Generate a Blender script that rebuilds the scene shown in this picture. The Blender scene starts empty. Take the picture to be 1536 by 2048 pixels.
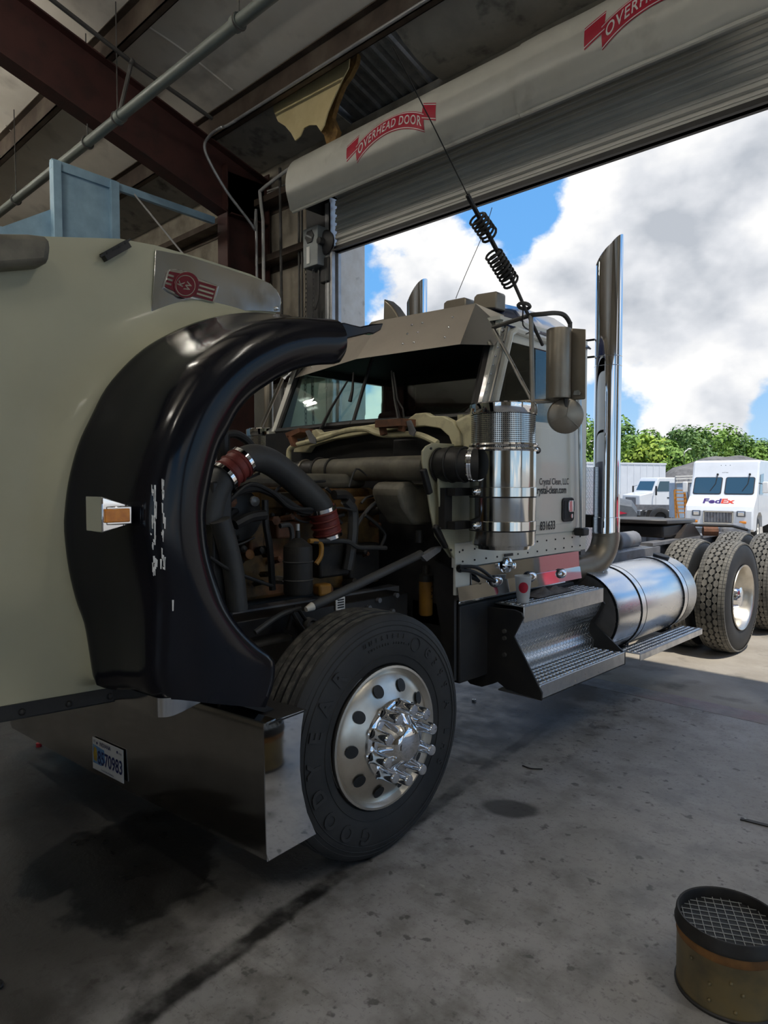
import bpy, bmesh, math, random
from mathutils import Vector, Matrix, noise as mnoise

# ------------------------------------------------------------------ camera, sky, sun, exposure
scene = bpy.context.scene
col = scene.collection
F_PX, CAM_H = 1390.0, 1.6
PITCH, YAW = math.radians(2.554), math.radians(44.008)
fw = Vector((-math.sin(YAW), math.cos(YAW), 0)); rt = Vector((math.cos(YAW), math.sin(YAW), 0)); up = Vector((0, 0, 1))
f3 = fw * math.cos(PITCH) - up * math.sin(PITCH); u3 = up * math.cos(PITCH) + fw * math.sin(PITCH)
CAM = Vector((0, 0, CAM_H))
cam = bpy.data.cameras.new('camera'); cam.sensor_fit = 'VERTICAL'; cam.sensor_height = 36.0
cam.lens = F_PX / 2048 * 36.0; cam.clip_start = 0.05; cam.clip_end = 400
camo = bpy.data.objects.new('camera', cam); col.objects.link(camo)
camo.matrix_world = Matrix((rt, u3, -f3)).transposed().to_4x4(); camo.location = CAM
scene.camera = camo
scene.view_settings.view_transform = 'Standard'; scene.view_settings.look = 'None'
scene.view_settings.gamma = 1.0; scene.view_settings.use_curve_mapping = False
scene.view_settings.exposure = 0.30
scene.cycles.use_denoising = True
scene.cycles.max_bounces = 7; scene.cycles.diffuse_bounces = 4; scene.cycles.glossy_bounces = 4
scene.cycles.transparent_max_bounces = 8; scene.cycles.caustics_reflective = False; scene.cycles.caustics_refractive = False
scene.cycles.sample_clamp_indirect = 4.0

def ray(u, v): return f3 + rt * ((u - 768) / F_PX) - u3 * ((v - 1024) / F_PX)
def P(u, v, ax, val):
    """the place on the plane ax = val that this spot of the photograph shows"""
    d = ray(u, v); i = 'XYZ'.index(ax); t = (val - CAM[i]) / d[i]
    return CAM + d * t
def PL(pts, ax, val): return [P(u, v, ax, val) for u, v in pts]

random.seed(7)
def sky_world():
    w = bpy.data.worlds.new('sky'); scene.world = w; w.use_nodes = True
    nt = w.node_tree; nt.nodes.clear(); N = nt.nodes.new; L = nt.links.new
    def math_(op, a, b=None, c=None, clamp=False):
        n = N('ShaderNodeMath'); n.operation = op; n.use_clamp = clamp
        for i, x in enumerate((a, b, c)):
            if x is None: continue
            if isinstance(x, (int, float)): n.inputs[i].default_value = x
            else: L(x, n.inputs[i])
        return n.outputs[0]
    tc = N('ShaderNodeTexCoord'); d = tc.outputs['Generated']
    sep = N('ShaderNodeSeparateXYZ'); L(d, sep.inputs[0])
    z = math_('MAXIMUM', sep.outputs[2], 0.0)
    ramp = N('ShaderNodeValToRGB'); L(z, ramp.inputs[0])
    cr = ramp.color_ramp; cr.elements[0].position = 0.0; cr.elements[0].color = (0.50, 0.72, 0.92, 1)
    cr.elements[1].position = 1.0; cr.elements[1].color = (0.06, 0.24, 0.72, 1)
    e = cr.elements.new(0.22); e.color = (0.17, 0.46, 0.90, 1)
    def noise(vec, scale, detail, rough=0.55, lac=2.0):
        n = N('ShaderNodeTexNoise'); n.inputs['Scale'].default_value = scale; n.inputs['Detail'].default_value = detail
        n.inputs['Roughness'].default_value = rough; n.inputs['Lacunarity'].default_value = lac; L(vec, n.inputs['Vector']); return n.outputs['Fac']
    # flatten the direction so that clouds are wider than tall
    mp = N('ShaderNodeMapping'); mp.inputs['Scale'].default_value = (1, 1, 1.35); L(d, mp.inputs[0]); dv = mp.outputs[0]
    mp2 = N('ShaderNodeMapping'); mp2.inputs['Location'].default_value = (0, 0, 0.055); L(dv, mp2.inputs[0]); dv2 = mp2.outputs[0]
    n1 = noise(dv, 5.2, 9, 0.56); n2 = noise(dv2, 5.2, 4, 0.5); n3 = noise(dv, 2.1, 3, 0.5)
    # where the clouds of this sky stand (+) and where it is open (-)
    blobs = [((1130, 560), 0.30, 0.16), ((1330, 400), 0.24, 0.22), ((1480, 600), 0.22, 0.16), ((850, 520), 0.12, 0.12),
             ((1400, 830), 0.18, 0.10), ((1000, 640), 0.14, 0.12), ((740, 520), 0.11, -0.24), ((1010, 420), 0.13, -0.18), ((1120, 400), 0.10, -0.16),
             ((1285, 780), 0.10, -0.20), ((1490, 720), 0.10, -0.14), ((900, 640), 0.08, 0.12), ((1250, 300), .10, .10)]
    dens = math_('MULTIPLY_ADD', n3, 0.30, n1)
    dens = math_('SUBTRACT', dens, 0.13)
    for (u, v), rad, wgt in blobs:
        dr = ray(u, v).normalized()
        dp = N('ShaderNodeVectorMath'); dp.operation = 'DISTANCE'; L(d, dp.inputs[0]); dp.inputs[1].default_value = dr
        f = math_('DIVIDE', dp.outputs['Value'], rad)
        f = math_('SUBTRACT', 1.0, f, clamp=True); f = math_('SMOOTHSTEP', f, 0.0, 1.0) if False else math_('MULTIPLY', f, math_('SUBTRACT', 2.0, f))
        dens = math_('MULTIPLY_ADD', f, wgt, dens)
    mr = N('ShaderNodeMapRange'); mr.interpolation_type = 'SMOOTHSTEP'; L(dens, mr.inputs[0])
    mr.inputs[1].default_value = 0.51; mr.inputs[2].default_value = 0.60
    # bright where the cloud is thin above, grey where more cloud lies over it
    sh = math_('SUBTRACT', n1, n2); sh = math_('MULTIPLY_ADD', sh, 2.4, 0.62)
    thick = math_('SUBTRACT', dens, 0.58); sh = math_('MULTIPLY_ADD', thick, -0.9, sh, clamp=True)
    cc = N('ShaderNodeValToRGB'); L(sh, cc.inputs[0])
    cc.color_ramp.elements[0].position = 0.12; cc.color_ramp.elements[0].color = (0.50, 0.535, 0.59, 1)
    cc.color_ramp.elements[1].position = 0.72; cc.color_ramp.elements[1].color = (1.05, 1.04, 1.02, 1)
    e = cc.color_ramp.elements.new(0.42); e.color = (0.76, 0.78, 0.82, 1)
    mix = N('ShaderNodeMix'); mix.data_type = 'RGBA'; L(mr.outputs[0], mix.inputs['Factor']); L(ramp.outputs[0], mix.inputs['A']); L(cc.outputs[0], mix.inputs['B'])
    bg = N('ShaderNodeBackground'); L(mix.outputs['Result'], bg.inputs[0]); bg.inputs[1].default_value = 0.86
    out = N('ShaderNodeOutputWorld'); L(bg.outputs[0], out.inputs[0])
sky_world()
sun = bpy.data.lights.new('sun', 'SUN'); sun.energy = 3.3; sun.angle = math.radians(0.7); sun.color = (1.0, 0.95, 0.86)
suno = bpy.data.objects.new('sun', sun); col.objects.link(suno)
sun_from = Vector((0.34, -0.13, 1.0)).normalized()          # high, over the roof behind the camera
suno.rotation_euler = sun_from.to_track_quat('Z', 'Y').to_euler()

# ------------------------------------------------------------------ helpers
def tag(o, label=None, cat=None, group=None, kind=None):
    if label: o['label'] = label
    if cat: o['category'] = cat
    if group: o['group'] = group
    if kind: o['kind'] = kind
    return o
def empty(name, loc, parent=None):
    o = bpy.data.objects.new(name, None); col.objects.link(o); o.location = loc; o.empty_display_size = 0.1
    if parent: setp(o, parent)
    return o
def world_of(o):
    m = Matrix.LocRotScale(o.location, o.rotation_euler, o.scale)
    return (world_of(o.parent) @ o.matrix_parent_inverse @ m) if o.parent else m
def setp(o, parent):
    o.parent = parent; o.matrix_parent_inverse = world_of(parent).inverted()
def link(name, me, parent=None):
    o = bpy.data.objects.new(name, me); col.objects.link(o)
    if parent: setp(o, parent)
    return o
def kids(o): return [c for c in bpy.data.objects if c.parent == o]
def copy_tree(o, parent=None, delta=None):
    c = o.copy(); col.objects.link(c)
    if parent is not None: c.parent = parent
    for ch in kids(o): copy_tree(ch, c)
    return c

def frame(d):
    d = Vector(d).normalized(); a = Vector((0, 0, 1)) if abs(d.z) < 0.9 else Vector((1, 0, 0))
    x = d.cross(a).normalized(); return x, d.cross(x).normalized(), d
def catmull(pts, n, closed=False):
    pts = [Vector(p) for p in pts]; out = []; m = len(pts)
    for i in range(m if closed else m - 1):
        if closed: a, b, c, d = pts[i - 1], pts[i], pts[(i + 1) % m], pts[(i + 2) % m]
        else: a, b, c, d = pts[max(i - 1, 0)], pts[i], pts[i + 1], pts[min(i + 2, m - 1)]
        for k in range(n):
            t = k / n
            out.append(0.5 * ((2 * b) + (c - a) * t + (2 * a - 5 * b + 4 * c - d) * t * t + (3 * b - a - 3 * c + d) * t ** 3))
    if not closed: out.append(pts[-1])
    return out
def resample(pts, n):
    pts = [Vector(p) for p in pts]; L = [0.0]
    for a, b in zip(pts, pts[1:]): L.append(L[-1] + (b - a).length)
    out = []; j = 0
    for k in range(n):
        s = L[-1] * k / (n - 1)
        while j < len(pts) - 2 and L[j + 1] < s: j += 1
        seg = L[j + 1] - L[j]; out.append(pts[j].lerp(pts[j + 1], (s - L[j]) / seg if seg > 1e-9 else 0))
    return out

class MB:
    """collects shapes that belong to ONE part and links them as one mesh"""
    def __init__(s): s.v = []; s.f = []
    def add(s, vs, fs):
        b = len(s.v); s.v += [Vector(p) for p in vs]; s.f += [tuple(i + b for i in f) for f in fs]; return s
    def box(s, a, b, rot=None, piv=None):
        a, b = Vector(a), Vector(b)
        lo = Vector(map(min, a, b)); hi = Vector(map(max, a, b))
        vs = [Vector((x, y, z)) for z in (lo.z, hi.z) for y in (lo.y, hi.y) for x in (lo.x, hi.x)]
        if rot is not None:
            c = Vector(piv) if piv is not None else (lo + hi) / 2
            vs = [c + rot @ (v - c) for v in vs]
        return s.add(vs, [(0, 2, 3, 1), (4, 5, 7, 6), (0, 1, 5, 4), (2, 6, 7, 3), (0, 4, 6, 2), (1, 3, 7, 5)])
    def obox(s, c, x, y, z, sx, sy, sz):
        c, x, y, z = Vector(c), Vector(x), Vector(y), Vector(z)
        vs = [c + x * (sx * i) / 2 + y * (sy * j) / 2 + z * (sz * k) / 2 for k in (-1, 1) for j in (-1, 1) for i in (-1, 1)]
        return s.add(vs, [(0, 2, 3, 1), (4, 5, 7, 6), (0, 1, 5, 4), (2, 6, 7, 3), (0, 4, 6, 2), (1, 3, 7, 5)])
    def bar(s, p, q, w, h, upv=(0, 0, 1)):
        p, q = Vector(p), Vector(q); d = (q - p).normalized(); x = d.cross(Vector(upv)).normalized(); y = x.cross(d)
        return s.obox((p + q) / 2, d, x, y, (q - p).length, w, h)
    def prism(s, poly, ext):
        poly = [Vector(p) for p in poly]; ext = Vector(ext); n = len(poly)
        return s.add(poly + [p + ext for p in poly], [tuple(reversed(range(n))), tuple(range(n, 2 * n))] +
                     [(i, (i + 1) % n, n + (i + 1) % n, n + i) for i in range(n)])
    def sheet(s, rings, closed=False, capa=False, capb=False):
        n = len(rings[0]); vs = [p for r in rings for p in r]; fs = []
        for i in range(len(rings) - 1):
            for j in range(n if closed else n - 1):
                k = (j + 1) % n; fs.append((i * n + j, i * n + k, (i + 1) * n + k, (i + 1) * n + j))
        if capa: fs.append(tuple(reversed(range(n))))
        if capb: fs.append(tuple(range((len(rings) - 1) * n, len(rings) * n)))
        return s.add(vs, fs)
    def cyl(s, p, q, r0, r1=None, n=20, caps=True):
        p, q = Vector(p), Vector(q); r1 = r0 if r1 is None else r1; x, y, d = frame(q - p)
        ring = lambda c, r: [c + (x * math.cos(2 * math.pi * k / n) + y * math.sin(2 * math.pi * k / n)) * r for k in range(n)]
        return s.sheet([ring(p, r0), ring(q, r1)], True, caps, caps)
    def lathe(s, origin, axis, prof, n=40, caps=False, a0=0.0):
        o = Vector(origin); x, y, d = frame(axis)
        rings = [[o + d * h + (x * math.cos(a0 + 2 * math.pi * k / n) + y * math.sin(a0 + 2 * math.pi * k / n)) * r for k in range(n)] for h, r in prof]
        return s.sheet(rings, True, caps, caps)
    def tube(s, pts, r, n=10, caps=True):
        pts = [Vector(p) for p in pts]; m = len(pts); rs = r if isinstance(r, (list, tuple)) else [r] * m
        t0 = (pts[1] - pts[0]).normalized(); x, y, _ = frame(t0); rings = []
        for i in range(m):
            t = (pts[min(i + 1, m - 1)] - pts[max(i - 1, 0)]).normalized()
            x = (x - t * x.dot(t)).normalized(); y = t.cross(x)
            rings.append([pts[i] + (x * math.cos(2 * math.pi * k / n) + y * math.sin(2 * math.pi * k / n)) * rs[i] for k in range(n)])
        return s.sheet(rings, True, caps, caps)
    def ball(s, c, r, n=14, m=9, sc=(1, 1, 1)):
        c = Vector(c); rings = []
        for i in range(m + 1):
            a = math.pi * i / m; rr = max(math.sin(a), 1e-3)
            rings.append([c + Vector((rr * math.cos(2 * math.pi * k / n) * r * sc[0], rr * math.sin(2 * math.pi * k / n) * r * sc[1], -math.cos(a) * r * sc[2])) for k in range(n)])
        return s.sheet(rings, True, True, True)
    def torus(s, c, axis, R, r, n=32, m=8):
        c = Vector(c); x, y, d = frame(axis); rings = []
        for i in range(n + 1):
            a = 2 * math.pi * i / n; e = x * math.cos(a) + y * math.sin(a)
            rings.append([c + e * (R + r * math.cos(2 * math.pi * k / m)) + d * (r * math.sin(2 * math.pi * k / m)) for k in range(m)])
        return s.sheet(rings, True)
    def helix(s, p, q, R, r, turns, n=14, m=6):
        p, q = Vector(p), Vector(q); x, y, d = frame(q - p); N = int(turns * n)
        return s.tube([p.lerp(q, i / N) + (x * math.cos(2 * math.pi * i / n) + y * math.sin(2 * math.pi * i / n)) * R for i in range(N + 1)], r, m)
    def mesh(s, name):
        me = bpy.data.meshes.new(name); me.from_pydata([tuple(v) for v in s.v], [], s.f); me.update()
        return me
    def build(s, name, m, parent=None, smooth=35, bevel=0, solid=0, clean=True, subsurf=0, weld=0):
        me = s.mesh(name)
        if clean:
            bm = bmesh.new(); bm.from_mesh(me)
            if weld: bmesh.ops.remove_doubles(bm, verts=bm.verts, dist=weld)
            bmesh.ops.recalc_face_normals(bm, faces=bm.faces); bm.to_mesh(me); bm.free()
        for mm in (m if isinstance(m, (list, tuple)) else [m]): me.materials.append(mm)
        if smooth: smooth_mesh(me, smooth)
        o = link(name, me, parent)
        if solid:
            md = o.modifiers.new('solid', 'SOLIDIFY'); md.thickness = solid; md.offset = 0
        if bevel:
            md = o.modifiers.new('bevel', 'BEVEL'); md.width = bevel; md.segments = 2; md.limit_method = 'ANGLE'; md.angle_limit = math.radians(40)
            md.harden_normals = False
        if subsurf:
            md = o.modifiers.new('sub', 'SUBSURF'); md.levels = subsurf; md.render_levels = subsurf
        return o
def smooth_mesh(me, deg):
    me.polygons.foreach_set('use_smooth', [True] * len(me.polygons))
    bm = bmesh.new(); bm.from_mesh(me); lim = math.radians(deg)
    for e in bm.edges:
        if len(e.link_faces) == 2:
            e.smooth = e.calc_face_angle(0) < lim
        else: e.smooth = False
    bm.to_mesh(me); bm.free()

_font_cache = {}
def text_verts(s, size=1.0, extrude=0.0, bold=0.0, align='CENTER', spacing=1.0):
    cu = bpy.data.curves.new('lettering', 'FONT'); cu.body = s; cu.size = size; cu.extrude = extrude; cu.offset = bold
    cu.align_x = align; cu.align_y = 'CENTER'; cu.resolution_u = 3; cu.space_character = spacing
    o = bpy.data.objects.new('lettering', cu); col.objects.link(o)
    dg = bpy.context.evaluated_depsgraph_get(); me = o.evaluated_get(dg).to_mesh()
    vs = [v.co.copy() for v in me.vertices]; fs = [tuple(p.vertices) for p in me.polygons]
    o.evaluated_get(dg).to_mesh_clear(); bpy.data.objects.remove(o); bpy.data.curves.remove(cu)
    return vs, fs
def text_on(mb, s, c, right, upv, size, bold=0.0, extrude=0.0, squeeze=1.0, align='CENTER', fn=None, spacing=1.0):
    vs, fs = text_verts(s, size, extrude, bold, align, spacing)
    c, right, upv = Vector(c), Vector(right).normalized(), Vector(upv).normalized(); nrm = right.cross(upv)
    if fn: mb.add([fn(v.x * squeeze, v.y, v.z) for v in vs], fs)
    else: mb.add([c + right * (v.x * squeeze) + upv * v.y + nrm * v.z for v in vs], fs)
    return mb

# ------------------------------------------------------------------ materials
MATS = {}
def mat(name, c, rough=0.6, metal=0.0, c2=None, scale=6.0, detail=6, lo=0.35, hi=0.65, bump=0.0, bscale=None, spec=0.5, coat=0.0,
        alpha=1.0, trans=0.0, ior=1.45, rvar=0.0, emit=None, estr=0.0, stretch=None, c3=None, scale3=2.0, lo3=.55, hi3=.75):
    m = bpy.data.materials.new(name); m.use_nodes = True; nt = m.node_tree; b = nt.nodes['Principled BSDF']; L = nt.links.new
    b.inputs['Base Color'].default_value = (*c, 1); b.inputs['Roughness'].default_value = rough; b.inputs['Metallic'].default_value = metal
    b.inputs['Specular IOR Level'].default_value = spec; b.inputs['Coat Weight'].default_value = coat; b.inputs['Coat Roughness'].default_value = 0.05
    b.inputs['Alpha'].default_value = alpha; b.inputs['Transmission Weight'].default_value = trans; b.inputs['IOR'].default_value = ior
    if emit: b.inputs['Emission Color'].default_value = (*emit, 1); b.inputs['Emission Strength'].default_value = estr
    if c2 or bump or rvar or c3:
        tc = nt.nodes.new('ShaderNodeTexCoord'); vec = tc.outputs['Object']
        if stretch:
            mp = nt.nodes.new('ShaderNodeMapping'); mp.inputs['Scale'].default_value = stretch; L(vec, mp.inputs[0]); vec = mp.outputs[0]
        n = nt.nodes.new('ShaderNodeTexNoise'); n.inputs['Scale'].default_value = scale; n.inputs['Detail'].default_value = detail; L(vec, n.inputs['Vector'])
        n.inputs['Roughness'].default_value = 0.6
        mr = nt.nodes.new('ShaderNodeMapRange'); L(n.outputs['Fac'], mr.inputs[0]); mr.inputs[1].default_value = lo; mr.inputs[2].default_value = hi
        cout = None
        if c2:
            mx = nt.nodes.new('ShaderNodeMix'); mx.data_type = 'RGBA'; L(mr.outputs[0], mx.inputs['Factor'])
            mx.inputs['A'].default_value = (*c, 1); mx.inputs['B'].default_value = (*c2, 1); cout = mx.outputs['Result']
        if c3:
            n3 = nt.nodes.new('ShaderNodeTexNoise'); n3.inputs['Scale'].default_value = scale3; n3.inputs['Detail'].default_value = 8; L(vec, n3.inputs['Vector'])
            m3 = nt.nodes.new('ShaderNodeMapRange'); L(n3.outputs['Fac'], m3.inputs[0]); m3.inputs[1].default_value = lo3; m3.inputs[2].default_value = hi3
            mx = nt.nodes.new('ShaderNodeMix'); mx.data_type = 'RGBA'; L(m3.outputs[0], mx.inputs['Factor'])
            if cout: L(cout, mx.inputs['A'])
            else: mx.inputs['A'].default_value = (*c, 1)
            mx.inputs['B'].default_value = (*c3, 1); cout = mx.outputs['Result']
        if cout: L(cout, b.inputs['Base Color'])
        if rvar:
            m2 = nt.nodes.new('ShaderNodeMapRange'); L(n.outputs['Fac'], m2.inputs[0]); m2.inputs[1].default_value = 0.3; m2.inputs[2].default_value = 0.7
            m2.inputs[3].default_value = max(rough - rvar, 0.02); m2.inputs[4].default_value = rough + rvar; L(m2.outputs[0], b.inputs['Roughness'])
        if bump:
            nb = nt.nodes.new('ShaderNodeTexNoise'); nb.inputs['Scale'].default_value = bscale or scale * 4; nb.inputs['Detail'].default_value = 5; L(vec, nb.inputs['Vector'])
            bp = nt.nodes.new('ShaderNodeBump'); bp.inputs['Strength'].default_value = bump; bp.inputs['Distance'].default_value = 0.01
            L(nb.outputs['Fac'], bp.inputs['Height']); L(bp.outputs[0], b.inputs['Normal'])
    MATS[name] = m; return m

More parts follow.
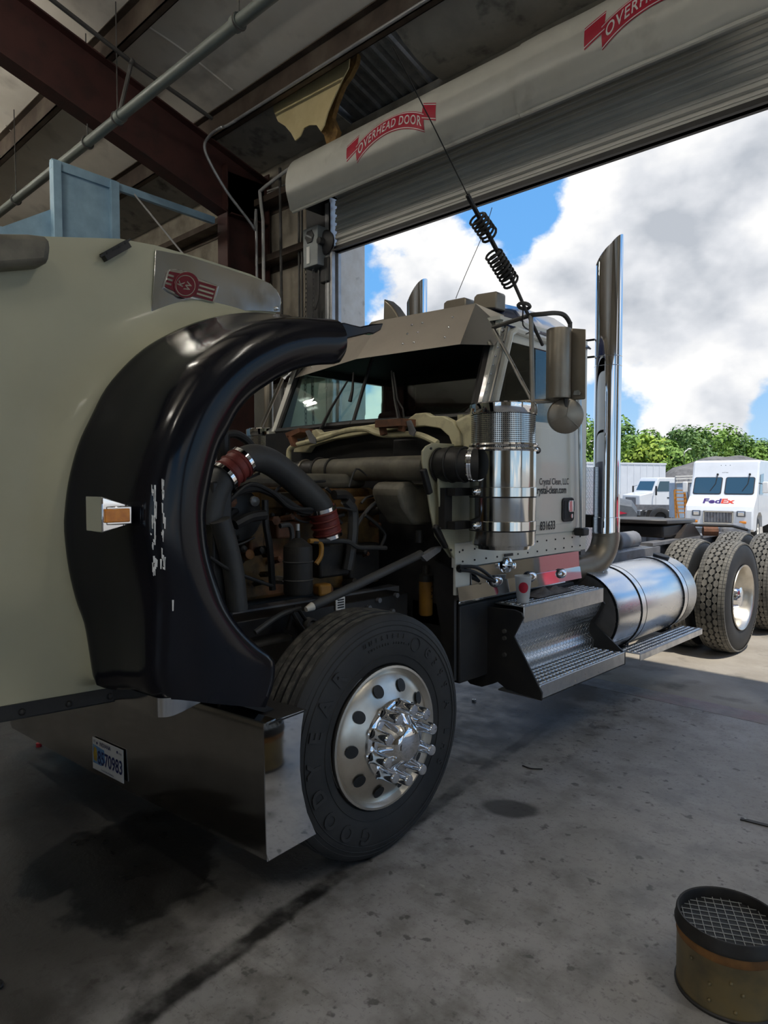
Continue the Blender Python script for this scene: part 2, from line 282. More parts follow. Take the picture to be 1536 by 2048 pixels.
M = dict(
    cream=mat('cream paint', (0.50, 0.485, 0.345), 0.46, coat=0.06, c2=(0.46, 0.445, 0.315), scale=3, rvar=0.05),
    cream_dirty=mat('grimy cream paint', (0.74, 0.68, 0.44), 0.5, c2=(0.34, 0.29, 0.17), scale=9, lo=.50, hi=.78),
    white=mat('cab paint', (0.80, 0.79, 0.71), 0.3, coat=0.4, c2=(0.74, 0.73, 0.65), scale=2.5),
    black=mat('black gloss plastic', (0.006, 0.007, 0.011), 0.14, spec=.32, c2=(0.008, 0.008, 0.012), scale=4, rvar=0.03),
    navy=mat('navy roof paint', (0.02, 0.035, 0.10), 0.15, coat=0.8),
    chrome=mat('chrome', (0.80, 0.81, 0.83), 0.045, 1.0, rvar=0.02, scale=8),
    chrome_dull=mat('scuffed chrome', (0.47, 0.48, 0.49), 0.12, 1.0, rvar=0.05, scale=5, c2=(0.40, 0.41, 0.42)),
    stainless=mat('stainless steel', (0.66, 0.66, 0.64), 0.13, 1.0, rvar=0.05, scale=7),
    steel_brown=mat('weathered stainless', (0.34, 0.30, 0.245), 0.42, 0.85, c2=(0.28, 0.25, 0.205), scale=5, rvar=0.08),
    visor=mat('satin stainless visor', (0.50, 0.45, 0.385), 0.45, 0.45, c2=(0.45, 0.405, 0.35), scale=3, rvar=0.06),
    alu=mat('polished aluminium', (0.78, 0.79, 0.80), 0.26, 1.0, c2=(0.72, 0.73, 0.75), scale=6, rvar=0.07, stretch=(1, .3, 1)),
    alu_rim=mat('worn aluminium rim', (0.70, 0.66, 0.59), 0.34, 1.0, c2=(0.60, 0.56, 0.49), scale=9, rvar=0.08),
    alu_tread=mat('grip aluminium', (0.72, 0.73, 0.74), 0.34, 1.0, c2=(0.58, 0.59, 0.60), scale=14, rvar=0.08),
    dark_steel=mat('dark painted steel', (0.018, 0.018, 0.020), 0.5, c2=(0.03, 0.028, 0.026), scale=8, bump=.05),
    rubber=mat('tyre rubber', (0.020, 0.021, 0.022), 0.62, c2=(0.034, 0.034, 0.034), scale=5, bump=.04, bscale=60),
    tread_rub=mat('dusty tread rubber', (0.12, 0.115, 0.10), 0.85, c2=(0.22, 0.205, 0.175), scale=18, bump=.2, bscale=90),
    tread_front=mat('worn front tread rubber', (0.05, 0.05, 0.05), 0.85, c2=(0.15, 0.145, 0.13), scale=22, lo=.45, hi=.7, bump=.25, bscale=90),
    groove=mat('tread groove rubber', (0.012, 0.012, 0.012), 0.9),
    hose=mat('grey rubber hose', (0.045, 0.046, 0.048), 0.5, c2=(0.065, 0.063, 0.06), scale=10, bump=.08),
    hose_black=mat('black rubber hose', (0.012, 0.012, 0.013), 0.5, c2=(0.028, 0.026, 0.024), scale=14),
    duct_grey=mat('dusty grey duct', (0.19, 0.175, 0.135), 0.6, c2=(0.10, 0.092, 0.073), scale=8, bump=.05),
    red_hose=mat('red silicone hose', (0.26, 0.045, 0.035), 0.5, c2=(0.16, 0.03, 0.025), scale=12),
    engine_y=mat('dirty yellow engine paint', (0.19, 0.105, 0.028), 0.6, c2=(0.028, 0.02, 0.013), scale=9, lo=.38, hi=.68, bump=.15, c3=(0.22, 0.075, 0.03), scale3=5),
    engine_d=mat('oily engine iron', (0.018, 0.017, 0.016), 0.55, c2=(0.05, 0.043, 0.033), scale=10, lo=.5, hi=.8, bump=.15),
    rust=mat('rusty iron', (0.24, 0.10, 0.05), 0.75, c2=(0.10, 0.05, 0.03), scale=10, bump=.2),
    filter_y=mat('yellow filter', (0.42, 0.21, 0.035), 0.45, c2=(0.30, 0.15, 0.03), scale=8),
    amber=mat('amber lens', (0.85, 0.30, 0.02), 0.25, coat=.5, c2=(0.62, 0.18, 0.01), scale=30),
    maroon=mat('maroon enamel', (0.16, 0.012, 0.022), 0.2, coat=.6),
    red_print=mat('red print', (0.52, 0.015, 0.045), 0.5, c2=(0.44, 0.015, 0.04), scale=12),
    white_print=mat('white print', (0.82, 0.80, 0.76), 0.5),
    black_print=mat('black print', (0.012, 0.012, 0.014), 0.5),
    blue_print=mat('navy print', (0.01, 0.02, 0.12), 0.5),
    glass_dark=mat('windshield glass', (0.70, 0.88, 0.84), 0.02, trans=1.0, ior=1.45),
    interior=mat('dark cab trim', (0.016, 0.017, 0.019), 0.7, c2=(0.024, 0.024, 0.026), scale=8),
    seat=mat('grey seat cloth', (0.05, 0.05, 0.055), 0.9),
    green_tint=mat('tinted glass', (0.30, 0.55, 0.50), 0.03, trans=0.9),
    concrete=None,
    ins=mat('vinyl faced insulation', (0.88, 0.82, 0.73), 0.5, c2=(0.78, 0.72, 0.63), scale=1.6, bump=.35, bscale=2.2, c3=(0.38, 0.34, 0.28), scale3=2.2, lo3=.55, hi3=.85),
    ins_dirty=mat('stained insulation', (0.50, 0.475, 0.43), 0.6, c2=(0.36, 0.34, 0.31), scale=2.2, bump=.4, bscale=3, c3=(0.10, 0.095, 0.09), scale3=5, lo3=.55, hi3=.75),
    ins_yellow=mat('torn yellow insulation facing', (0.80, 0.66, 0.36), 0.7, c2=(0.72, 0.58, 0.30), scale=6, bump=.3, bscale=10),
    fibre=mat('brown glass fibre', (0.34, 0.20, 0.07), 0.95, c2=(0.16, 0.09, 0.035), scale=16, bump=.6, bscale=40),
    galv=mat('galvanised sheet', (0.30, 0.32, 0.36), 0.42, 0.8, c2=(0.20, 0.22, 0.25), scale=10, rvar=.1),
    red_iron=mat('red oxide steel', (0.070, 0.026, 0.022), 0.6, c2=(0.055, 0.021, 0.018), scale=3, c3=(0.035, 0.019, 0.016), scale3=6, lo3=.5, hi3=.8),
    purlin=mat('brown dusty purlin', (0.105, 0.075, 0.055), 0.65, c2=(0.06, 0.042, 0.032), scale=4, c3=(0.16, 0.13, 0.10), scale3=3, lo3=.5, hi3=.8),
    conduit=mat('grey conduit', (0.50, 0.50, 0.50), 0.42, 0.5, c2=(0.36, 0.36, 0.36), scale=7),
    white_conduit=mat('white conduit', (0.66, 0.65, 0.63), 0.5, c2=(0.5, 0.49, 0.46), scale=7),
    dark_conduit=mat('dark pipe', (0.10, 0.095, 0.09), 0.55, c2=(0.06, 0.056, 0.052), scale=7),
    pipe=mat('grey green water pipe', (0.20, 0.225, 0.205), 0.45, 0.3, c2=(0.14, 0.155, 0.145), scale=5, stretch=(.3, 1, 1)),
    wall_tan=mat('tan wall lining', (0.42, 0.37, 0.29), 0.7, c2=(0.33, 0.29, 0.23), scale=3, c3=(0.14, 0.12, 0.095), scale3=3, lo3=.5, hi3=.8),
    wall_white=mat('off white wall sheet', (0.62, 0.61, 0.57), 0.6, c2=(0.54, 0.53, 0.49), scale=3),
    blue_paint=mat('light blue painted board', (0.34, 0.52, 0.64), 0.55, c2=(0.24, 0.38, 0.50), scale=4),
    drum=mat('off white door hood', (0.66, 0.64, 0.56), 0.45, c2=(0.58, 0.56, 0.49), scale=2.5, c3=(0.22, 0.195, 0.15), scale3=2.2, lo3=.60, hi3=.86),
    slat=mat('grey beige door slat', (0.66, 0.635, 0.58), 0.5, 0.0, c2=(0.57, 0.55, 0.50), scale=3, stretch=(.4, 1, 1)),
    jamb=mat('weathered white jamb', (0.80, 0.77, 0.70), 0.5, c2=(0.70, 0.66, 0.58), scale=8, c3=(0.28, 0.24, 0.19), scale3=7, lo3=.6, hi3=.8),
    ctrl=mat('grey control box', (0.26, 0.28, 0.28), 0.45, 0.2, c2=(0.20, 0.215, 0.215), scale=6),
    van_white=mat('white van paint', (0.80, 0.81, 0.82), 0.3, coat=.3, c2=(0.74, 0.75, 0.76), scale=1.5),
    box_white=mat('white box panel', (0.74, 0.76, 0.79), 0.45, c2=(0.68, 0.70, 0.73), scale=1.2),
    van_glass=mat('reflecting van glass', (0.035, 0.075, 0.10), 0.04, coat=.5, spec=.9),
    bumper_grey=mat('grey bumper', (0.13, 0.14, 0.15), 0.5, c2=(0.09, 0.10, 0.11), scale=4),
    orange=mat('orange ladder paint', (0.62, 0.26, 0.035), 0.6, c2=(0.40, 0.16, 0.03), scale=6),
    gravel=mat('grey gravel', (0.20, 0.19, 0.18), 0.95, c2=(0.12, 0.115, 0.11), scale=3, detail=12, bump=1.0, bscale=6, c3=(0.26, 0.245, 0.225), scale3=.6),
    bark=mat('bark', (0.10, 0.075, 0.05), 0.9, c2=(0.06, 0.045, 0.03), scale=10),
    frame_grey=mat('grey frame paint', (0.22, 0.22, 0.23), 0.55, c2=(0.14, 0.14, 0.145), scale=6, c3=(0.16, 0.08, 0.05), scale3=5, lo3=.62, hi3=.8),
    greasy=mat('greasy black plate', (0.030, 0.027, 0.026), 0.4, c2=(0.07, 0.055, 0.045), scale=6, lo=.5, hi=.8, c3=(0.30, 0.06, 0.03), scale3=3, lo3=.66, hi3=.74),
    can=mat('tarnished brass filter can', (0.30, 0.215, 0.085), 0.42, 0.55, c2=(0.22, 0.19, 0.12), scale=3.5, c3=(0.10, 0.095, 0.075), scale3=5, lo3=.50, hi3=.70, bump=.12, bscale=12),
    can_rust=mat('rusty band', (0.32, 0.155, 0.05), 0.6, 0.3, c2=(0.18, 0.09, 0.035), scale=14),
    mesh_dark=mat('black filter media', (0.014, 0.016, 0.018), 0.6, c2=(0.024, 0.026, 0.03), scale=20),
    grid=mat('pale grid lines', (0.42, 0.44, 0.44), 0.6),
    cup=mat('translucent plastic cup', (0.80, 0.82, 0.83), 0.35, alpha=0.55, c2=(0.72, 0.74, 0.75), scale=20),
    rag=mat('grey rag', (0.09, 0.085, 0.09), 0.9, c2=(0.15, 0.14, 0.14), scale=20, bump=.3),
    red_plain=mat('red plastic', (0.45, 0.02, 0.03), 0.4),
    green_handle=mat('green valve paint', (0.06, 0.12, 0.07), 0.6),
    fill_tube=mat('added fill tube', (0.9, 0.9, 0.85), 0.5, emit=(1.0, 0.95, 0.85), estr=64.0),  # glow of the added fill lamps
)
def leaf_mat(name, a, b):
    m = mat(name, a, 0.6, c2=b, scale=0.5, lo=.3, hi=.7)
    return m
LEAF = [leaf_mat('mid green leaves', (0.15, 0.27, 0.04), (0.24, 0.38, 0.06)), leaf_mat('dark green leaves', (0.08, 0.165, 0.035), (0.14, 0.24, 0.05)),
        leaf_mat('yellow green leaves', (0.30, 0.42, 0.045), (0.40, 0.50, 0.07))]

def perforated(name, base, hole, sx=1.0):
    """small punched holes: a fine regular relief too small to model"""
    m = mat(name, base, 0.22, 1.0); nt = m.node_tree; b = nt.nodes['Principled BSDF']; L = nt.links.new
    tc = nt.nodes.new('ShaderNodeTexCoord'); uv = nt.nodes.new('ShaderNodeUVMap')
    v = nt.nodes.new('ShaderNodeTexVoronoi'); v.inputs['Randomness'].default_value = 0.0; v.inputs['Scale'].default_value = 1.0; v.voronoi_dimensions = '2D'
    L(uv.outputs[0], v.inputs['Vector'])
    mr = nt.nodes.new('ShaderNodeMapRange'); L(v.outputs['Distance'], mr.inputs[0]); mr.inputs[1].default_value = 0.33; mr.inputs[2].default_value = 0.40
    mx = nt.nodes.new('ShaderNodeMix'); mx.data_type = 'RGBA'; L(mr.outputs[0], mx.inputs['Factor']); mx.inputs['A'].default_value = (*hole, 1); mx.inputs['B'].default_value = (*base, 1)
    L(mx.outputs['Result'], b.inputs['Base Color']); L(mr.outputs[0], b.inputs['Metallic'])
    r2 = nt.nodes.new('ShaderNodeMapRange'); L(mr.outputs[0], r2.inputs[0]); r2.inputs[3].default_value = 0.8; r2.inputs[4].default_value = 0.22; L(r2.outputs[0], b.inputs['Roughness'])
    return m
M['perf'] = perforated('perforated steel', (0.70, 0.69, 0.66), (0.012, 0.012, 0.012))
def diamond_mat():
    m = mat('diamond plate', (0.66, 0.67, 0.68), 0.30, 1.0); nt = m.node_tree; b = nt.nodes['Principled BSDF']; L = nt.links.new
    uv = nt.nodes.new('ShaderNodeUVMap')
    hs = []
    for ang, off in ((45, 0.0), (-45, 0.5)):
        mp = nt.nodes.new('ShaderNodeMapping'); mp.inputs['Location'].default_value = (off, off, 0); L(uv.outputs[0], mp.inputs[0])
        fr = nt.nodes.new('ShaderNodeVectorMath'); fr.operation = 'FRACTION'; L(mp.outputs[0], fr.inputs[0])
        su = nt.nodes.new('ShaderNodeVectorMath'); su.operation = 'SUBTRACT'; L(fr.outputs[0], su.inputs[0]); su.inputs[1].default_value = (.5, .5, 0)
        ro = nt.nodes.new('ShaderNodeMapping'); ro.inputs['Rotation'].default_value = (0, 0, math.radians(ang)); ro.inputs['Scale'].default_value = (2.1, 6.5, 0); L(su.outputs[0], ro.inputs[0])
        ro.vector_type = 'TEXTURE'; ro.inputs['Scale'].default_value = (1 / 2.2, 1 / 8.0, 1)
        ln = nt.nodes.new('ShaderNodeVectorMath'); ln.operation = 'LENGTH'; L(ro.outputs[0], ln.inputs[0])
        mr = nt.nodes.new('ShaderNodeMapRange'); mr.interpolation_type = 'SMOOTHSTEP'; L(ln.outputs['Value'], mr.inputs[0]); mr.inputs[1].default_value = 1.05; mr.inputs[2].default_value = 0.55
        hs.append(mr.outputs[0])
    mxx = nt.nodes.new('ShaderNodeMath'); mxx.operation = 'MAXIMUM'; L(hs[0], mxx.inputs[0]); L(hs[1], mxx.inputs[1])
    bp = nt.nodes.new('ShaderNodeBump'); bp.inputs['Strength'].default_value = 1.0; bp.inputs['Distance'].default_value = 0.004; L(mxx.outputs[0], bp.inputs['Height']); L(bp.outputs[0], b.inputs['Normal'])
    return m
M['diamond'] = diamond_mat()
def set_uv(o, fn):
    me = o.data; uvl = me.uv_layers.new(name='UVMap')
    for p in me.polygons:
        for li in p.loop_indices:
            uvl.data[li].uv = fn(me.vertices[me.loops[li].vertex_index].co)
# ------------------------------------------------------------------ the shop building
def floor_mat():
    m = bpy.data.materials.new('oil stained concrete'); m.use_nodes = True; nt = m.node_tree; b = nt.nodes['Principled BSDF']; L = nt.links.new; N = nt.nodes.new
    tc = N('ShaderNodeTexCoord'); vec = tc.outputs['Object']; sep = N('ShaderNodeSeparateXYZ'); L(vec, sep.inputs[0]); X, Y = sep.outputs[0], sep.outputs[1]
    def mth(op, a, c=None, d=None, clamp=False):
        n = N('ShaderNodeMath'); n.operation = op; n.use_clamp = clamp
        for i, x in enumerate((a, c, d)):
            if x is None: continue
            if isinstance(x, (int, float)): n.inputs[i].default_value = x
            else: L(x, n.inputs[i])
        return n.outputs[0]
    def nz(s, det=8, rough=.6, st=None):
        n = N('ShaderNodeTexNoise'); n.inputs['Scale'].default_value = s; n.inputs['Detail'].default_value = det; n.inputs['Roughness'].default_value = rough
        if st:
            mp = N('ShaderNodeMapping'); mp.inputs['Scale'].default_value = st; L(vec, mp.inputs[0]); L(mp.outputs[0], n.inputs['Vector'])
        else: L(vec, n.inputs['Vector'])
        return n.outputs['Fac']
    def rng(x, a, c, o0=0.0, o1=1.0):
        n = N('ShaderNodeMapRange'); n.interpolation_type = 'SMOOTHSTEP'; L(x, n.inputs[0])
        for i, q in zip((1, 2, 3, 4), (a, c, o0, o1)): n.inputs[i].default_value = q
        return n.outputs[0]
    def mix(f, a, c):
        n = N('ShaderNodeMix'); n.data_type = 'RGBA'; L(f, n.inputs['Factor'])
        for k, q in (('A', a), ('B', c)):
            if isinstance(q, tuple): n.inputs[k].default_value = (*q, 1)
            else: L(q, n.inputs[k])
        return n.outputs['Result']
    big, mid, fine, spk = nz(0.9, 6), nz(5.0, 8), nz(34, 6, .7), nz(16, 3, .5)
    c = mix(rng(big, .35, .65), (0.38, 0.375, 0.375), (0.29, 0.282, 0.272))
    c = mix(rng(mid, .42, .70), c, (0.19, 0.182, 0.172))
    f = mth('MULTIPLY', rng(fine, .52, .72), .55); c = mix(f, c, (0.10, 0.095, 0.092))
    f = mth('MULTIPLY', rng(spk, .62, .70), .75); c = mix(f, c, (0.07, 0.066, 0.064))
    f = mth('MULTIPLY', rng(nz(11, 4), .66, .74), .5); c = mix(f, c, (0.50, 0.49, 0.47))
    f = mth('MULTIPLY', rng(nz(7, 7, .7, (1.0, 7.0, 1)), .58, .70), .45); c = mix(f, c, (0.13, 0.125, 0.12))
    f = mth('MULTIPLY', rng(nz(6, 7, .7, (6.0, 1.0, 1)), .60, .70), .35); c = mix(f, c, (0.13, 0.125, 0.12))
    f = mth('MULTIPLY', rng(nz(60, 3, .6), .60, .70), .5); c = mix(f, c, (0.11, 0.105, 0.10))
    # oily grime under the truck, plus shade away from the door painted dark (has its own ragged edge)
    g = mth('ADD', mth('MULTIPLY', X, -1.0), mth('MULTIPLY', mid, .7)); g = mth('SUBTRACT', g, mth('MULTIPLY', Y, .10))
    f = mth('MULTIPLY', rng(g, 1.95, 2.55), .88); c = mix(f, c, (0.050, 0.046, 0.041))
    # the wet oil puddle under the bumper, with a run towards the drain
    def blob(cx, cy, rx, ry, rot=0.0):
        ca, sa = math.cos(rot), math.sin(rot)
        dx, dy = mth('SUBTRACT', X, cx), mth('SUBTRACT', Y, cy)
        a = mth('ADD', mth('MULTIPLY', dx, ca / rx), mth('MULTIPLY', dy, sa / rx)); d = mth('ADD', mth('MULTIPLY', dx, -sa / ry), mth('MULTIPLY', dy, ca / ry))
        return mth('SQRT', mth('ADD', mth('MULTIPLY', a, a), mth('MULTIPLY', d, d)))
    wob = mth('MULTIPLY', mth('SUBTRACT', nz(4.5, 5), .5), 1.1)
    pd = mth('MINIMUM', blob(-2.72, 1.36, .46, .30, 2.5), mth('MINIMUM', blob(-2.92, 1.10, .28, .13, 2.35), blob(-2.56, 1.24, .16, .05, -0.6)))
    pf = rng(mth('ADD', pd, wob), 1.12, .92); c = mix(pf, c, (0.012, 0.0115, 0.011))
    sp = mth('MINIMUM', blob(-1.868, 2.83, .13, .085, .4), blob(-2.35, 3.18, .10, .06, .3)); sf = rng(mth('ADD', sp, mth('MULTIPLY', wob, .8)), 1.25, .8)
    c = mix(mth('MULTIPLY', sf, .85), c, (0.03, 0.028, 0.026))
    # oil along the saw cut, broken up towards the door
    ln = mth('ABSOLUTE', mth('ADD', mth('ADD', X, 1.775), mth('MULTIPLY', Y, .1465))); ln = mth('SUBTRACT', ln, mth('MULTIPLY', mth('SUBTRACT', nz(7, 5), .5), .06))
    lf = mth('MULTIPLY', rng(ln, .055, .022), rng(nz(2.6, 5, .6, (1, 1, 1)), .30, .52)); lf = mth('MULTIPLY', lf, rng(Y, 4.4, 3.2)); c = mix(lf, c, (0.016, 0.015, 0.014))
    ln2 = mth('ABSOLUTE', mth('ADD', mth('ADD', X, 1.55), mth('MULTIPLY', Y, .135))); lf2 = mth('MULTIPLY', mth('MULTIPLY', rng(ln2, .10, .03), rng(nz(9, 4), .52, .60)), rng(Y, 3.0, 3.3)); c = mix(mth('MULTIPLY', lf2, .6), c, (0.05, 0.048, 0.046))
    L(c, b.inputs['Base Color'])
    r = rng(mid, .35, .7, .62, .40); r = mth('MULTIPLY_ADD', pf, -.16, r); L(r, b.inputs['Roughness'])
    bp = N('ShaderNodeBump'); bp.inputs['Strength'].default_value = .35; bp.inputs['Distance'].default_value = .006
    L(mth('ADD', fine, mth('MULTIPLY', spk, .6)), bp.inputs['Height']); L(bp.outputs[0], b.inputs['Normal'])
    return m
M['concrete'] = floor_mat()
M['apron'] = mat('sunlit tan apron concrete', (0.40, 0.36, 0.30), 0.85, c2=(0.30, 0.265, 0.215), scale=2.2, detail=10, bump=.3, bscale=50, c3=(0.17, 0.155, 0.13), scale3=3.2, lo3=.56, hi3=.72)  # light tan is the concrete's own colour
M['sill'] = mat('pale threshold concrete', (0.34, 0.335, 0.33), 0.85, c2=(0.24, 0.235, 0.23), scale=8, bump=.4, bscale=50, c3=(0.34, 0.22, 0.23), scale3=1.3, lo3=.52, hi3=.7)
M['yard'] = mat('yard gravel', (0.34, 0.315, 0.27), 0.95, c2=(0.24, 0.22, 0.19), scale=.8, bump=.4, bscale=8)

def struct(o): o['kind'] = 'structure'; return o
XL, XR, YB, YD = -14.0, 9.0, -10.0, 5.25         # inside faces of the shop
DX0, DX1, DZ = -5.62, -1.2, 4.95                 # the open bay door
RZ0, RS = 5.43, 0.30                             # roof height at the door wall and its slope
YR = -2.4
def roof_z(y): return RZ0 + RS * (YD - y) if y >= YR else RZ0 + RS * (YD - YR) - RS * (YR - y)
def PR(u, v, dz=0.0):
    """where the sight line meets the slope of the roof"""
    d = ray(u, v); t = (RZ0 + dz + RS * YD - CAM.z) / (d.z + RS * d.y); return CAM + d * t

floor = struct(MB().box((XL - .2, YB - .2, -.2), (XR + .2, 4.98, 0)).build('floor', M['concrete']))
sill = struct(MB().box((XL - .2, 4.98, -.2), (XR + .2, 5.20, 0.002)).build('trim_1', M['sill']))
# the yard outside: a flat apron, then the ground falls away
rings = []
for y, z in ((5.20, -.002), (9.5, -.004), (14, -.16), (20, -.40), (27, -.62), (40, -.80), (70, -.9), (140, -1.0)):
    rings.append([Vector((x, y, z)) for x in (-120, -60, -30, -14, -8, -4, 0, 4, 9, 20, 60)])
yard = struct(MB().sheet(rings).build('ground', M['apron']))

# ceiling: insulation between the purlins, one mesh slope; the bay by the door is stained and torn
cb = MB()
cb.sheet([[Vector((x, y, roof_z(y))) for x in (XL - .2, -9, -4.5, 0, XR + .2)] for y in (4.42, 3.2, 2, 0, YR, -6, YB - .2)])
ceiling = struct(cb.build('ceiling', M['ins'], solid=.02))
def roof_strip(name, x0, x1, m, dz0=0.0, dz1=0.0, sag=0.0, n=8):
    mb = MB(); rs = []
    for j in range(n + 1):
        x = x0 + (x1 - x0) * j / n
        rs.append([Vector((x, y, roof_z(y) + (dz0 if i == 0 else dz1) - sag * math.sin(math.pi * i / 6) * (1 + .3 * math.sin(j * 2.1)))) for i, y in enumerate([YD + .1 - (YD + .1 - 4.40) * q / 6 for q in range(7)])])
    mb.sheet(rs); return mb.build(name, m, ceiling, solid=.012)
roof_strip('insulation_batt', XL, -5.55, M['ins_dirty'], sag=.05)
roof_strip('insulation_batt', -4.30, XR, M['ins_dirty'], sag=.10, n=20)
# bare ribbed roof sheet where the facing has come down
mb = MB(); rs = []
for j in range(61):
    x = -5.6 + 1.35 * j / 60; h = .022 if (j % 10) in (0, 1) else (0.008 if (j % 5) == 0 else 0)
    rs.append([Vector((x, YD + .1, roof_z(YD + .1) + .02 - h)), Vector((x, 4.40, roof_z(4.40) + .02 - h))])
mb.sheet(rs).build('roof_sheet', M['galv'], ceiling, smooth=20)
# seams of the blanket
for u, v, u2, v2 in ((295, 52, 465, 180), (560, 420, 330, 310), (60, 300, 10, 250)):
    p, q = PR(u, v, -.012), PR(u2, v2, -.012)
    MB().tube(catmull([p, p.lerp(q, .4) + Vector((.03, 0, 0)), q], 6), .012, 6).build('blanket_seam', M['ins'], ceiling)
# hanging torn facing and the brown fibre behind it
def zroof(v, k): return v
YT = 4.62
pts = [(545, 205), (600, 172), (650, 145), (699, 112), (697, 135), (684, 160), (668, 195), (655, 225), (648, 250), (641, 262), (633, 250), (618, 250), (607, 256), (600, 272), (590, 281), (582, 266), (570, 252), (556, 243), (548, 225)]
mb = MB(); fr = [P(u, v, 'Y', YT - .10 * (v - 110) / 160) for u, v in pts]
mb.prism(fr, (0, .012, 0)); mb.build('torn_facing', M['ins_yellow'], ceiling)
mb = MB(); fb = [P(u, v, 'Y', YT + .04) for u, v in [(690, 118), (702, 105), (716, 96), (712, 125), (700, 150), (686, 170), (672, 205), (664, 235), (676, 262), (668, 285), (655, 298), (648, 270), (640, 262), (655, 228), (672, 190)]]
mb.prism(fb, (0, .05, 0)); mb.build('torn_fibre', M['fibre'], ceiling)

# door wall
def wallbox(name, boxes, m, parent=None):
    mb = MB()
    for a, b in boxes: mb.box(a, b)
    o = mb.build(name, m, parent); return o if parent else struct(o)
wd = wallbox('wall_front', [((XL, YD, 0), (DX0, YD + .1, RZ0)), ((DX0, YD, DZ), (DX1, YD + .1, RZ0)), ((DX1, YD, 0), (.1, YD + .1, RZ0)),
                            ((.1, YD, 3.6), (8.6, YD + .1, RZ0)), ((8.6, YD, 0), (XR, YD + .1, RZ0))], M['wall_tan'])
wallbox('wall_left', [((XL - .1, YB, 0), (XL, YD + .1, 7.9))], M['wall_tan'])
wallbox('wall_right', [((XR, YB, 0), (XR + .1, -3.5, 7.9)), ((XR, 4.4, 0), (XR + .1, YD + .1, 7.9)), ((XR, -3.5, 4.4), (XR + .1, 4.4, 7.9))], M['wall_tan'])  # unseen doorway added to let daylight onto the cab side
wallbox('wall_back', [((XL, YB - .1, 0), (-7.5, YB, 5.6)), ((-2.5, YB - .1, 0), (-.5, YB, 5.6)), ((4.6, YB - .1, 0), (XR, YB, 5.6)), ((-7.5, YB - .1, 4.2), (-2.5, YB, 5.6)), ((-.5, YB - .1, 4.2), (4.6, YB, 5.6)), ((-7.5, YB - .1, 0), (-2.5, YB, 4.2))], M['wall_tan'])  # unseen doorway added to let daylight in from behind
# white lining sheets on the lower wall, one board at a time
for i in range(7):
    x1 = DX0 - .12 - i * .92; MB().box((x1 - .915, YD - .03, 0), (x1, YD, 2.72)).build('lining_panel', M['wall_white'], wd, bevel=.004)
# wall girts
for z, m in ((2.86, 'red_iron'), (3.28, 'red_iron'), (4.20, 'purlin'), (4.9, 'purlin')):
    mb = MB(); x0, x1 = XL, DX0 - .10
    mb.box((x0, YD - .20, z), (x1, YD - .01, z + .008)); mb.box((x0, YD - .208, z), (x1, YD - .20, z + .075)); mb.box((x0, YD - .012, z - .07), (x1, YD - .004, z + .008))
    mb.build('girt', M[m], wd)
# red frame column and the tapered rafter above it
XC = -7.05
mb = MB()
mb.box((XC - .10, 4.60, 0), (XC + .10, 4.615, 4.72)); mb.box((XC - .006, 4.615, 0), (XC + .006, 5.2, 5.2)); mb.box((XC - .10, 5.19, 0), (XC + .10, 5.205, 5.3))
mb.box((XC - .06, 4.70, 3.2), (XC + .06, 4.705, 3.35)); mb.box((XC - .16, 4.52, 0), (XC + .16, 5.22, .02))
colm = struct(mb.build('column', M['red_iron'])); tag(colm, 'red oxide steel column of the shop frame beside the door', 'column')
mb = MB(); lowz = lambda y: 4.70 + .322 * (4.60 - y); hiz = lambda y: roof_z(y) - .23
ys = [5.2, 4.6, 3.5, 2.3, 1.0, YR]
web = [Vector((XC - .006, y, lowz(max(y, -.6)) if y <= 4.6 else 4.70)) for y in ys] + [Vector((XC - .006, y, hiz(y))) for y in reversed(ys)]
mb.prism(web, (.012, 0, 0))
for a, b in zip(ys[1:], ys[2:]):
    mb.bar((XC, a, lowz(max(a, -.6))), (XC, b, lowz(max(b, -.6))), .20, .016); mb.bar((XC, a, hiz(a)), (XC, b, hiz(b)), .20, .016)
mb.bar((XC, 5.2, hiz(5.2)), (XC, 4.6, hiz(4.6)), .20, .016)
mb.box((XC - .10, 4.60, 4.70), (XC + .10, 4.616, 5.25)); mb.box((XC - .10, 4.66, 4.69), (XC + .10, 5.2, 4.706))
raf = struct(mb.build('rafter', M['red_iron'])); tag(raf, 'red oxide tapered steel rafter running up under the roof', 'beam')
# purlins
pl = ((4.40, .23), (3.20, .23), (2.0, .23), (.8, .23), (-.4, .23), (-1.6, .23))
for i, (y, h) in enumerate(pl):
    zt = roof_z(y) - .005; mb = MB()
    mb.box((XL, y - .006, zt - h), (XR, y + .006, zt)); mb.box((XL, y - .006, zt - h), (XR, y + .072, zt - h + .01)); mb.box((XL, y - .072, zt - .01), (XR, y + .006, zt))
    mb.box((XL, y + .064, zt - h), (XR, y + .072, zt - h + .025))
    o = struct(mb.build('purlin', M['purlin']))
    if i < 1: tag(o, 'brown roof purlin nearest the door hood with conduit along it', 'beam')
    else: tag(o, 'brown roof purlin crossing over the red rafter', 'beam', 'roof purlins up the slope')

